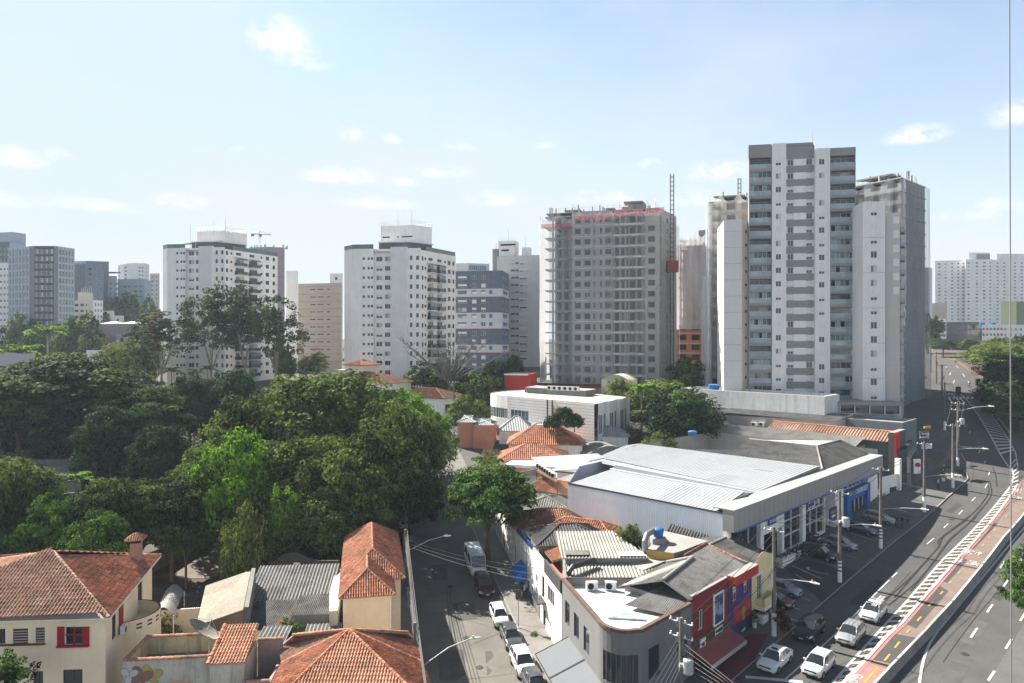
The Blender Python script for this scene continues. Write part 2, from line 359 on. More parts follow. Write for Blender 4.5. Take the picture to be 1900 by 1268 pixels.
track=sheet('cycle_track',[br0]+br+[tuple(Vector(br[-1])+far*22),barE]+bar[::-1]+[bar0],.062,mk('track_asphalt',(.18,.135,.115),.9,.16,.5,fine=12,spots=.2,bump=.15,bscale=30))
for q in([(1674,1156),(1700,1168),(1760,1098),(1737,1085)],[(1609,1223),(1667,1236),(1712,1187),(1652,1176)],[(1690,1139),(1705,1146),(1728,1120),(1714,1112)],[(1745,1078),(1757,1083),(1795,1040),(1783,1036)],[(1797,1018),(1806,1021),(1850,972),(1843,969)]):
 sheet('track_patch',GP(q),.074,mk('patch_asphalt',(.06,.058,.056),.9,.14,.5,fine=12),2.5)
sheet('red_cycle_crossing',[br0,br[0],GP([(1604,1229)])[0],GP([(1655,1247)])[0],bar[0],bar0],.078,M_REDL)
lane=sheet('concrete_lane',GP([(1833,1268),(1866,1214),(1900,1159)])+[(62.5,74),(80,85),(110,70),(80,30),(45,35)],.062,mk('lane_concrete',(.10,.098,.095),.9,.14,.5,fine=10,spots=.15))
def line(pts,w,mat,name='road_marking',off=.088):return sheet(name,strip(pts,w),off,mat)
def dash(segs,w,mat,name='lane_dash',off=.088):
 for a,b in segs:sheet(name,strip(GP([a,b]),w),off,mat)
line([bl0]+bl+GP([(1881,885),(1878,872)]),.22,M_WLINE)
line([br0]+br,.30,M_WLINE)
sheet('ladder_base',[bl0]+bl+br[::-1]+[br0],.072,mk('ladder_fill',(.085,.072,.06),.9,.2,.8,fine=9))
rl=[tuple(Vector(p)+Vector((.36,-.33))*.75) for p in[br0]+br]
line(rl,.22,M_REDL,off=.094)
def bars(A,B,step,frac,name,skew=0.0,n0=0):
 """white rungs between two polylines"""
 def resample(l):
  l=[Vector(p) for p in l];d=[0]
  for a,b in zip(l,l[1:]):d.append(d[-1]+(b-a).length)
  def at(t):
   t=t*d[-1]
   for i in range(len(l)-1):
    if t<=d[i+1] or i==len(l)-2:return l[i]+(l[i+1]-l[i])*((t-d[i])/(d[i+1]-d[i]))
  return at,d[-1]
 fa,la=resample(A);fb,lb=resample(B);n=int(la/step);mids=[]
 mb=MB()
 for i in range(n):
  t0,t1=i/n,(i+frac)/n
  q=[fa(t0),fb(min(1,t0+skew/lb)),fb(min(1,t1+skew/lb)),fa(t1)]
  z=ground_arr([p.x for p in q],[p.y for p in q])
  mb.face([(p.x,p.y,zz_+.091) for p,zz_ in zip(q,z)][::-1],M_WLINE)
  m=(fa((i+(1+frac)/2)/n)+fb(min(1,(i+(1+frac)/2)/n+skew/lb)))/2;mids.append(m)
 o=mb.build(name);o['kind']='structure';return mids
mids=bars([bl0]+bl,[br0]+br,1.55,.40,'ladder_marking',.35)
st_mb=MB();st_mb.prism([(-.16,-.05),(.16,-.05),(.16,.05),(-.16,.05)],0,.05,mk('amber_plastic',(.36,.20,.06),.5,.1));st_me=st_mb.data('road_stud')
for i,m in enumerate(mids):
 o=bpy.data.objects.new('road_stud',st_me);C.objects.link(o);o.location=(m.x,m.y,gz(m.x,m.y)+.07);o.rotation_euler.z=R(30)
 tag(o,'small amber reflector stud between the white rungs of the ladder marking','road stud','amber studs in the ladder marking')
hl=GP([(1871,867),(1856,844),(1825,787),(1798,748),(1787,735)]);hr=GP([(1889,868),(1884,840),(1868,812),(1838,768),(1822,748)])
line(hl,.25,M_WLINE);line(hr,.2,M_WLINE)
bars(hl[1:4],hr[1:4],2.4,.38,'hatch_marking',1.0)
bars(GP([(1871,867),(1878,880),(1876,902)]),GP([(1884,852),(1891,876),(1889,899)]),1.5,.4,'ladder_marking')
dash([((1597.0,1187),(1624,1158)),((1645,1138),(1651,1131)),((1458,1262),(1558,1171)),((1558,1171),(1650,1078)),((1655,1073),(1664.5,1064)),((1720,1011),(1733,1000)),((1751,981),(1759.5,973)),((1779,956),(1786,948)),((1803,931),(1810,924)),((1827.5,907),(1832,899)),((1834.5,883),(1836,876)),((1826,861),(1829,856)),((1816,842),(1818.5,836)),((1798,806),(1801,801)),((1790,793),(1793,789)),((1783,780),(1786,776))][2:],.15,M_WLINE)
dash([((1801,1185),(1813.5,1167)),((1831.5,1138),(1842,1123)),((1862,1090),(1871,1077)),((1891,1046),(1900,1034)),((1833.5,1265),(1845.5,1247)),((1866,1206),(1877,1188)),((1893,1154),(1902,1140)),((1856,1056),(1864,1043))],.2,M_WLINE)
line(smooth(GP([(1706,1275),(1708,1255),(1717,1215),(1735,1180),(1760,1149),(1790,1112),(1862,1026),(1902,978)]),5),.22,M_WLINE)
dash([((1641,1228),(1651,1216)),((1660.5,1204),(1669,1193)),((1682.5,1176),(1689,1169)),((1702,1154),(1709,1146)),((1723,1126),(1729,1120)),((1744.5,1104),(1749.5,1099)),((1761.5,1084),(1766,1080)),((1778,1066),(1782,1062)),((1809,1030),(1813,1026)),((1822,1015),(1826,1011)),((1833.5,1000),(1837,997)),((1845,986),(1848,983)),((1866,960),(1869,957))],.16,M_YLINE,'yellow_dash',.092)
dash([((1604,1268),(1629,1240))],.18,M_YLINE,'yellow_dash',.094)
dash([((1383,1258),(1490,1268)),],.45,M_WLINE,'stop_line')
dash([((1757,753),(1797,752)),],.5,M_WLINE,'stop_line')
for k in range(6):
 x=1760+k*8.6;sheet('crosswalk_bar',strip(GP([(x,741),(x+3,737.0)]),.5),.09,M_WLINE)
for k in range(5):
 x=1752+k*7;sheet('crosswalk_bar',strip(GP([(x,733.5),(x+2,731)]),.5),.09,M_WLINE)
line(GP([(1782,840),(1791.5,857)]),.18,M_YLINE)
bays=[((1475,1107),(1502,1118)),((1467,1129),(1484,1135)),((1533,1050),(1560,1058)),((1571,1033),(1587,1038)),((1575,1020),(1597,1026)),((1577,991),(1618,1005)),((1597,971),(1645,984)),((1605,959),(1640,967)),((1660,948),(1684,953)),((1450,1148),(1480,1156))]
for pts in([(1690,1098),(1730,1048),(1745,1025),(1764,1000),(1795,975),(1830,935),(1840,915),(1836,893)],[(1640,1118),(1690,1072),(1722,1038),(1742,1015),(1752,996),(1790,968),(1826,930),(1835,910),(1829,893)],[(1648,1125),(1700,1082),(1735,1040),(1754,1015),(1776,990),(1812,960)],[(1660,1110),(1712,1050),(1722,1040)],[(1745,1018),(1741,1005),(1760,988),(1800,957)],[(1850,905),(1848,885),(1842,868)]):
 sheet('tyre_marks',strip(smooth(GP(pts),5),.17),.069,M_SKID)
for pts in([(843,1262),(838,1180),(833,1140),(829,1100)],[(850,1262),(844,1180),(838,1135),(834,1100)]):
 sheet('street_crack',strip(smooth(GP(pts),5),.07),.058,mk('crack_sealer',(.07,.068,.066),.9,.2))
sheet('street_crack',strip(GP([(870,1199),(936,1172)]),.08),.058,MATS['crack_sealer'])
sheet('street_crack',strip(GP([(855,1263),(1010,1240)]),.08),.058,MATS['crack_sealer'])
bline=[(24.2,75.6),(57.9,109)]
pv=[kerbL0]+kerbL[:8]
inner=[(76,128),(58,112),(23,76),(27.0,73),(14,60.5),(8.4,53.5)]
pave=sheet('pavement',pv+inner,.17,M_PAVE,thick=.3)
pave2=sheet('pavement',kerbL[8:13]+[(96,172),(80,150),(72,128)],.17,M_PAVED,thick=.3)
sheet('kerb_stone',strip(kerbL[:9],.18),.185,mk('kerb_concrete',(.25,.245,.235),.9,.15,.8,spots=.2))
fore=sheet('forecourt',GP([(1438,1140),(1500,1098),(1540,1112),(1560,1095),(1640,1012),(1700,962),(1618,935)])+[(23.2,75.0),(27.4,72.4)],.182,M_PAVED)
sheet('forecourt_drive',GP([(1437,1040),(1526,1121),(1592,1061),(1500,1044)]),.194,M_ASPH)
sheet('red_pavement',GP([(1328,1222),(1392,1180),(1425,1180),(1396,1234),(1368,1262),(1318,1290)]),.182,M_REDP)
for a,b in bays:sheet('bay_line',strip(GP([a,b]),.12),.206,M_WLINE)
for pts in([(1475,1069),(1505,1085),(1514,1088)],[(1537,1069),(1516,1065),(1497,1058)],[(1470,1053),(1525,1078)]):
 sheet('arrow_marking',strip(smooth(GP(pts),4),.14),.21,M_WLINE)
def tri(a,b,c):sheet('arrow_marking',GP([a,b,c]),.212,M_WLINE)
tri((1508,1086),(1513,1081),(1514.5,1088.5));tri((1503,1056),(1500,1062),(1495,1056.5))
lsw=[(lx(z),z) for z in(40,60,75,95,120,160,230)]
sheet('sidewalk',lsw+[(x-3.2,z) for x,z in lsw[::-1]],.17,M_SIDE,thick=.3)
rsw=[(rx(z),z) for z in(58,66,75,95,120,160,230)]
sheet('sidewalk',[(6.0,53)]+rsw+[(x+3.6,z) for x,z in rsw[::-1]]+[(8.6,53.4)],.17,M_SIDE,thick=.3)
sheet('kerb_stone',strip(rsw,.18),.19,MATS['kerb_concrete']);sheet('kerb_stone',strip(lsw,.18),.19,MATS['kerb_concrete'])
park=sheet('park_ground',[(x-3.3,z) for x,z in lsw[2:]]+[(-150,230),(-150,84),(-40,82)],.05,M_SOIL)
sheet('park_path',GP([(262,1075),(300,1040),(370,1000),(405,985),(436,1000),(430,1062),(380,1075)]),.10,mk('path_paving',(.15,.12,.10),.92,.2,.6,fine=5,spots=.25))
sheet('lawn',GP([(395,968),(420,968),(440,985),(405,985)]),.12,M_LAWN)
sheet('planting_bed',GP([(1734,655),(1782,669),(1800,683),(1834,702),(1850,735),(1878,800)])+[(135,128),(175,135),(230,190),(262,330)],.09,M_SOIL)
sheet('median_kerb',strip(medR[:5],.9),.2,M_REDEARTH,thick=.25)
sheet('kerb_stone',strip(medR[5:],.5),.2,MATS['kerb_concrete'],thick=.3)
def bike(c,ang,s=1.0):
 """painted bicycle pictogram lying on the track"""
 mb=MB();cx,cy=c;co,si=math.cos(ang),math.sin(ang)
 def T(u,v):x=cx+(u*co-v*si)*s;y=cy+(u*si+v*co)*s;return(x,y,gz(x,y)+.1)
 def ring(u,v,r,w):
  n=16
  for i in range(n):
   a,b=2*math.pi*i/n,2*math.pi*(i+1)/n
   mb.face([T(u+r*math.cos(a),v+r*math.sin(a)),T(u+(r+w)*math.cos(a),v+(r+w)*math.sin(a)),T(u+(r+w)*math.cos(b),v+(r+w)*math.sin(b)),T(u+r*math.cos(b),v+r*math.sin(b))],M_WLINE)
 def bar_(a,b,w=.07):
  a,b=Vector(a),Vector(b);d=(b-a).normalized();n=Vector((-d.y,d.x))*w
  mb.face([T(*(a+n)),T(*(a-n)),T(*(b-n)),T(*(b+n))],M_WLINE)
 ring(-.55,0,.24,.11);ring(.55,0,.24,.11)
 bar_((-.55,0),(-.2,.45));bar_((-.2,.45),(.4,.4));bar_((.4,.4),(.55,0));bar_((-.2,.45),(0,0));bar_((0,0),(.4,.4));bar_((-.3,.62),(-.05,.62));bar_((.4,.4),(.36,.65));bar_((.36,.65),(.6,.65))
 o=mb.build('bicycle_marking');o['kind']='structure'
for(x,y,a,s) in((1799,1026,.72,1.15),(1803,1046,-2.4,1.1),(1588,1262,.72,1.0),(1890,912,.8,1.1),(1886,924,-2.3,1.0)):
 v=gp(x,y);bike((v.x,v.y),a,s)
def flat_arrow(x,y,ang,L=1.6):
 v=gp(x,y);mb=MB();co,si=math.cos(ang),math.sin(ang)
 def T(u,w):a=v.x+u*co-w*si;b=v.y+u*si+w*co;return(a,b,gz(a,b)+.1)
 mb.face([T(-L/2,-.08),T(L*.2,-.08),T(L*.2,.08),T(-L/2,.08)],M_WLINE);mb.face([T(L*.15,-.3),T(L/2,0),T(L*.15,.3)],M_WLINE)
 o=mb.build('arrow_marking');o['kind']='structure'
flat_arrow(1817,1029,.8);flat_arrow(1783,1042,-2.35)
def text_mesh(s,size,mat,name,M,parent=None,depth=.02,align='CENTER'):
 if s[0]=='~':
  rs=random.Random(s+name);mb=MB();x=0;fs=[]
  for i in range(int(s[1:])):w=size*rs.uniform(.3,.75);fs.append((x,w,rs.uniform(.5,.8)*size));x+=w+size*.16
  for a,w,h in fs:mb.box((a+w/2-x/2,-h/2+h/2,0),(w,h,depth),mat)
  me=mb.data(name);o=bpy.data.objects.new(name,me);C.objects.link(o)
  if parent:
   off=Vector((0,0,0));q=parent
   while q is not None:off+=q.location;q=q.parent
   o.parent=parent;M=Matrix.Translation(-off)@M
  o.matrix_basis=M;return o
 cu=bpy.data.curves.new(name,'FONT');cu.body=s;cu.size=size;cu.align_x=align;cu.align_y='CENTER';cu.extrude=depth;cu.resolution_u=2
 t=bpy.data.objects.new(name,cu);C.objects.link(t);dg=bpy.context.evaluated_depsgraph_get()
 me=bpy.data.meshes.new_from_object(t.evaluated_get(dg));bpy.data.objects.remove(t);bpy.data.curves.remove(cu)
 me.materials.clear();me.materials.append(mat)
 o=bpy.data.objects.new(name,me);C.objects.link(o)
 if parent:
  off=Vector((0,0,0));q=parent
  while q is not None:off+=q.location;q=q.parent
  o.parent=parent;M=Matrix.Translation(-off)@M
 o.matrix_basis=M;return o
def frame_from(xa,za,loc):
 """matrix whose local X runs along xa and local Y along za (text reads along xa, its top towards za)"""
 xa=Vector(xa).normalized();n=xa.cross(Vector(za)).normalized();y=n.cross(xa)
 m=Matrix((xa,y,n)).transposed().to_4x4();m.translation=loc;return m
va,vb=gp(1783,832),gp(1808,833);vm=gp(1796,832);vu=gp(1788,822)
o=text_mesh('ÔNIBUS',1.5,M_WLINE,'road_lettering',frame_from(va-vb,vm-vu,vm+Vector((0,0,.14))));o['kind']='structure';o.scale=(1.05,1.6,1)
def barrier():
 mb=MB();pts=[bar0]+bar+[barE];M_B=mk('barrier_concrete',(.24,.23,.215),.9,.16,.6,fine=7,spots=.25,streak=.35,bump=.15)
 prof=[(-.30,0),(-.30,.10),(-.14,.32),(-.10,.86),(.10,.86),(.14,.32),(.30,.10),(.30,0)]
 S=[];
 for i in range(len(pts)):
  p=Vector(pts[max(i-1,0)]);q=Vector(pts[min(i+1,len(pts)-1)]);d=(q-p).normalized();n=Vector((d.y,-d.x))
  S.append((Vector(pts[i]),n,d))
 for(a,na,da),(b,nb,db) in zip(S,S[1:]):
  L=(b-a).length;k=max(1,round(L/2.0))
  for j in range(k):
   t0,t1=j/k,(j+1)/k;q0,q1=a+(b-a)*t0,a+(b-a)*t1
   rows=[]
   for q,n in((q0,na.lerp(nb,t0)),(q1,na.lerp(nb,t1))):
    g=gz(q.x,q.y);rows.append([(q.x+n.x*u,q.y+n.y*u,g+h-(0.05 if h==0 else 0)) for u,h in prof])
   m=len(prof)
   for i in range(m-1):mb.face([rows[0][i],rows[1][i],rows[1][i+1],rows[0][i+1]],M_WLINE if i==3 else M_B)
   mb.face(rows[0],M_B);mb.face(rows[1][::-1],M_B)
   c=(q0+q1)/2+(na.lerp(nb,.5))*.303;g=gz(c.x,c.y)
   w=da*.1
   mb.face([(c.x-w.x,c.y-w.y,g+.0),(c.x+w.x,c.y+w.y,g+.0),(c.x+w.x,c.y+w.y,g+.07),(c.x-w.x,c.y-w.y,g+.07)],mk('slot_dark',(.05,.05,.05),.9))
 o=mb.build('concrete_barrier');tag(o,'long grey concrete barrier with white top beside the cycle track','barrier')
barrier()
M_P1=mk('asphalt_patch_dark',(.045,.045,.045),.9,.15,.5,fine=10);M_P2=mk('asphalt_patch_pale',(.082,.080,.077),.92,.2,.5,fine=10,spots=.2)
for q,mt in(([(1640,1160),(1660,1139),(1676,1147),(1657,1168)],M_P2),([(1575,1120),(1625,1075),(1640,1081),(1592,1128)],M_P1),([(1700,1000),(1730,975),(1741,979),(1712,1005)],M_P2),([(1755,950),(1775,935),(1786,938),(1766,954)],M_P1),([(1780,1190),(1810,1150),(1835,1158),(1806,1200)],M_P2),([(1840,1110),(1870,1070),(1884,1075),(1855,1117)],M_P1),([(1740,1268),(1765,1228),(1800,1238),(1778,1278)],M_P2),([(1805,812),(1812,830),(1828,830),(1818,812)],M_P2),([(1430,1225),(1462,1196),(1478,1202),(1447,1232)],M_P2)):sheet('road_patch',GP(q),.0585,mt)
for q,mt in(([(812,1210),(860,1206),(866,1262),(815,1268)],M_P2),([(840,1120),(880,1116),(884,1150),(843,1155)],mk('street_patch',(.08,.075,.069),.92,.15,.5)),([(800,1050),(826,1048),(830,1075),(803,1078)],M_P2),([(900,1210),(918,1208),(926,1262),(905,1265)],MATS['street_patch'])):sheet('road_patch',GP(q),.047,mt)
for px,py in((1600,1100),(1700,1035),(1765,965),(1790,1215),(1850,1090),(1590,1140),(865,1185),(835,1090),(890,1240)):
 c=gp(px,py);sheet('manhole',[(c.x+.34*math.cos(t),c.y+.34*math.sin(t)) for t in[i*math.pi/8 for i in range(16)]],.082,mk('cast_iron',(.035,.034,.033),.7,.3,3))
for pts in([(1560,1190),(1600,1150),(1650,1105),(1690,1062)],[(1590,1215),(1640,1165),(1660,1150)],[(1750,1230),(1800,1160),(1850,1100)],[(1470,1240),(1510,1205),(1560,1160)],[(1768,1000),(1800,968),(1822,940)],[(1800,905),(1806,880),(1800,850)]):sheet('road_crack',strip(smooth(GP(pts),5),.06),.0655,M_SKID)
dash([((1775,728),(1778,722)),((1769,712),(1771,706)),((1762,697),(1764,692)),((1800,716),(1796,708)),((1790,700),(1786,694)),((1755,683),(1757,679)),((1778,683),(1774,679))],.2,M_WLINE)
# --------- building kit
M_WHITE=mk('white_render',(.84,.82,.785),.85,.08,.25,fine=3,streak=.2,spots=.1)
M_WHITEW=mk('white_render_warm',(.84,.815,.765),.85,.09,.25,fine=3,streak=.24,spots=.1)
M_CREAM=mk('cream_render',(.80,.735,.63),.85,.08,.3,fine=3,streak=.16,spots=.06)
M_GREYW=mk('grey_render',(.25,.255,.265),.85,.08,.3,fine=3,streak=.10)
M_GREYL=mk('light_grey_render',(.70,.685,.665),.85,.07,.3,fine=3,streak=.10)
M_BEIGE=mk('beige_render',(.47,.42,.36),.85,.08,.3,fine=3,streak=.15)
M_TAUPE=mk('taupe_render',(.30,.265,.235),.85,.08,.3,fine=3,streak=.15)
M_ALU=mk('white_aluminium',(.72,.72,.72),.45,.05,1,spec=.5)
M_ALUD=mk('dark_aluminium',(.07,.07,.075),.45,.1,1,spec=.5)
M_STEEL=mk('galvanised_steel',(.42,.43,.44),.45,.12,2,metal=.6)
M_BLACK=mk('black_metal',(.025,.025,.027),.5,.2,1)
M_GL=glass('window_glass');M_GLB=glass('blue_glass',(.05,.12,.17));M_GLT=glass('tinted_glass',(.11,.16,.18),.06)
M_DARK=mk('dark_interior',(.022,.022,.024),.9,.3,1)
M_CURT=mk('curtain',(.55,.52,.47),.9,.15,2)
M_ROOFM=mk('flat_roof_membrane',(.30,.29,.28),.95,.25,.3,fine=3,spots=.3)
M_SHUT=mk('white_shutter',(.66,.66,.655),.7,.05,1)
M_RED=mk('red_paint',(.38,.012,.02),.5,.12,1)
WM={}
def win_mesh(kind,w,h):
 w,h=round(w,2),round(h,2);k=(kind,w,h)
 if k in WM:return WM[k]
 mb=MB();t=.055
 def q(x0,x1,z0,z1,y,mat):mb.face([(x0,y,z0),(x1,y,z0),(x1,y,z1),(x0,y,z1)],mat)
 def fr(x0,x1,z0,z1,mat,y0=.05,y1=.13):
  mb.mesh([(x0,y0,z0),(x1,y0,z0),(x1,y0,z1),(x0,y0,z1),(x0,y1,z0),(x1,y1,z0),(x1,y1,z1),(x0,y1,z1)],[(0,1,2,3),(4,0,3,7),(1,5,6,2),(3,2,6,7),(4,5,1,0)],mat)
 fm=M_ALU
 if kind in('dark','hole','plain'):fm=M_ALUD
 if kind=='hole':q(0,w,0,h,.9,M_DARK)
 elif kind=='blank':
  q(0,w,0,h,.09,M_SHUT);fr(0,w,h*.5-.02,h*.5+.02,M_SHUT,.07,.09)
 else:
  g={'slide':M_GL,'dark':M_GL,'half':M_GL,'curt':M_GLT,'band':M_GLB,'blue':M_GLB,'tint':M_GLT}.get(kind,M_GL)
  q(0,w,0,h,.11,g)
  n=1 if kind=='plain' else 2 if w<2.2 else max(3,round(w/1.1))
  if kind=='curt':n=2;q(w*.52,w*.95,.06,h*.95,.105,M_CURT)
  for i in range(1,n):fr(w*i/n-t/2,w*i/n+t/2,0,h,fm)
  if kind=='half':
   q(0,w,h*.45,h,.06,M_SHUT)
 for a in((0,t,0,h),(w-t,w,0,h),(t,w-t,0,t),(t,w-t,h-t,h)):
  if kind!='hole':fr(*a,fm)
 WM[k]=mb.data('window');return WM[k]
def bvec(p0,p1):
 d=Vector((p1[0]-p0[0],p1[1]-p0[1]));return d,d.length
def wall_holes(mb,p0,p1,z0,z1,holes,mat,rev=.2,rmat=None):
 """vertical wall from p0 to p1 (outside on the right hand) with real openings and reveals"""
 d,L=bvec(p0,p1);d=d/L;n=Vector((-d.y,d.x))
 def pt(u,z,w=0):return(p0[0]+d.x*u+n.x*w,p0[1]+d.y*u+n.y*w,z)
 z1f=z1 if callable(z1) else(lambda u:z1)
 us=sorted({0.0,L}|{max(0,min(L,q)) for h in holes for q in(h[0],h[0]+h[1])})
 for a,b in zip(us,us[1:]):
  if b-a<1e-4:continue
  m=(a+b)/2;hs=sorted([h for h in holes if h[0]<m<h[0]+h[1]],key=lambda h:h[2]);z=z0
  for h in hs:
   if h[2]>z+1e-4:mb.face([pt(a,z),pt(b,z),pt(b,h[2]),pt(a,h[2])],mat)
   z=h[2]+h[3]
  mb.face([pt(a,z),pt(b,z),pt(b,z1f(b)),pt(a,z1f(a))],mat)
 for(u,w,z,h,*_) in holes:
  r=rmat or mat
  mb.face([pt(u,z),pt(u,z+h),pt(u,z+h,rev),pt(u,z,rev)][::-1],r);mb.face([pt(u+w,z),pt(u+w,z+h),pt(u+w,z+h,rev),pt(u+w,z,rev)],r)
  mb.face([pt(u,z),pt(u+w,z),pt(u+w,z,rev),pt(u,z,rev)][::-1],r);mb.face([pt(u,z+h),pt(u+w,z+h),pt(u+w,z+h,rev),pt(u,z+h,rev)],r)
class Bldg:
 def __init__(s,name,label,cat,base,group=None):
  s.root=thing(name,label,cat,base,group);s.mb=MB();s.w=[];s.rs=random.Random(hash(label)%9973 if False else sum(map(ord,label)))
 def wall(s,p0,p1,z0,z1,holes=(),mat=M_WHITE,rev=.2,rmat=None,wins=True,wname='window'):
  """holes: (u, w, z, h, kinds)"""
  wall_holes(s.mb,p0,p1,z0,z1,holes,mat,rev,rmat)
  d,L=bvec(p0,p1);ang=math.atan2(d.y,d.x)
  if wins:
   for(u,w,z,h,k) in holes:
    k=s.rs.choice(k) if not isinstance(k,str) else k
    s.w.append((win_mesh(k,w,h),(p0[0]+d.x/L*u,p0[1]+d.y/L*u,z),ang,wname))
 def finish(s,part='wall',limit=100):
  s.mb.build(part,s.root)
  s.w.sort(key=lambda q:q[1][0]**2+q[1][1]**2+(q[1][2]-30)**2)
  off=s.root.location
  for(me,p,a,nm) in s.w[:limit]:
   o=bpy.data.objects.new(nm,me);C.objects.link(o);o.parent=s.root;o.location=Vector(p)-off;o.rotation_euler.z=a
  rest=s.w[limit:]
  if rest:
   mb=MB()
   for(me,p,a,nm) in rest:
    co,si=math.cos(a),math.sin(a);V=[(p[0]+v.co.x*co-v.co.y*si,p[1]+v.co.x*si+v.co.y*co,p[2]+v.co.z) for v in me.vertices]
    i=len(mb.v);mb.v.extend(V)
    for f in me.polygons:mb.f.append(tuple(i+q for q in f.vertices));mb.m.append(mb.mi(me.materials[f.material_index]));mb.uv.append(None)
   mb.build('window',s.root)['kind']='stuff'
  return s.root
def grid(cols,z,pitch,n,skip=()):
 """cols: (u, w, dz, h, kinds) repeated on n floors"""
 return[(u,w,z+pitch*i+dz,h,k) for(u,w,dz,h,k) in cols for i in range(n) if i not in skip]
class Frame:
 def __init__(s,a,b):
  s.o=Vector(a[:2]);d=Vector(b[:2])-s.o;s.L=d.length;s.d=d/s.L;s.n=Vector((-s.d.y,s.d.x));s.ang=math.atan2(d.y,d.x)
 def __call__(s,u,w=0):v=s.o+s.d*u+s.n*w;return(v.x,v.y)
 def p(s,u,w,z):v=s(u,w);return(v[0],v[1],z)
def rail(mb,pts,h,mat,post=1.0,r=.02,mid=True):
 for a,b in zip(pts,pts[1:]):
  a,b=Vector(a),Vector(b);L=(b-a).length;n=max(1,int(L/post))
  for i in range(n+1):
   q=a+(b-a)*(i/n);mb.tube([q,q+Vector((0,0,h))],r,mat,4,False)
  mb.tube([a+Vector((0,0,h)),b+Vector((0,0,h))],r,mat,4,False)
  if mid:mb.tube([a+Vector((0,0,h*.5)),b+Vector((0,0,h*.5))],r*.7,mat,4,False)
def glass_rail(mb,pts,h,gm,fm):
 for a,b in zip(pts,pts[1:]):
  a,b=Vector(a),Vector(b);d=(b-a);d.z=0;n=Vector((-d.y,d.x,0)).normalized()*.02
  mb.mesh([a+n,b+n,b+n+Vector((0,0,h)),a+n+Vector((0,0,h)),a-n,b-n,b-n+Vector((0,0,h)),a-n+Vector((0,0,h))],[(0,1,2,3),(5,4,7,6),(3,2,6,7)],gm)
  mb.tube([a+Vector((0,0,h)),b+Vector((0,0,h))],.035,fm,4)
  k=max(2,round(d.length/1.2))
  for i in range(k+1):
   q=a+(b-a)*(i/k);mb.tube([q,q+Vector((0,0,h))],.025,fm,4,False)
M_RAILG=glass('balustrade_glass',(.19,.25,.28),.08)
def antenna(root,x,y,z,h,name='antenna'):
 mb=MB();mb.tube([(x,y,z),(x,y,z+h)],[.09,.03],M_STEEL,5)
 for k in(.55,.7,.85):mb.tube([(x-.5*(1.2-k),y,z+h*k),(x+.5*(1.2-k),y,z+h*k)],.02,M_STEEL,4)
 return mb.build(name,root)
ANY=['slide','slide','half','curt','blank']
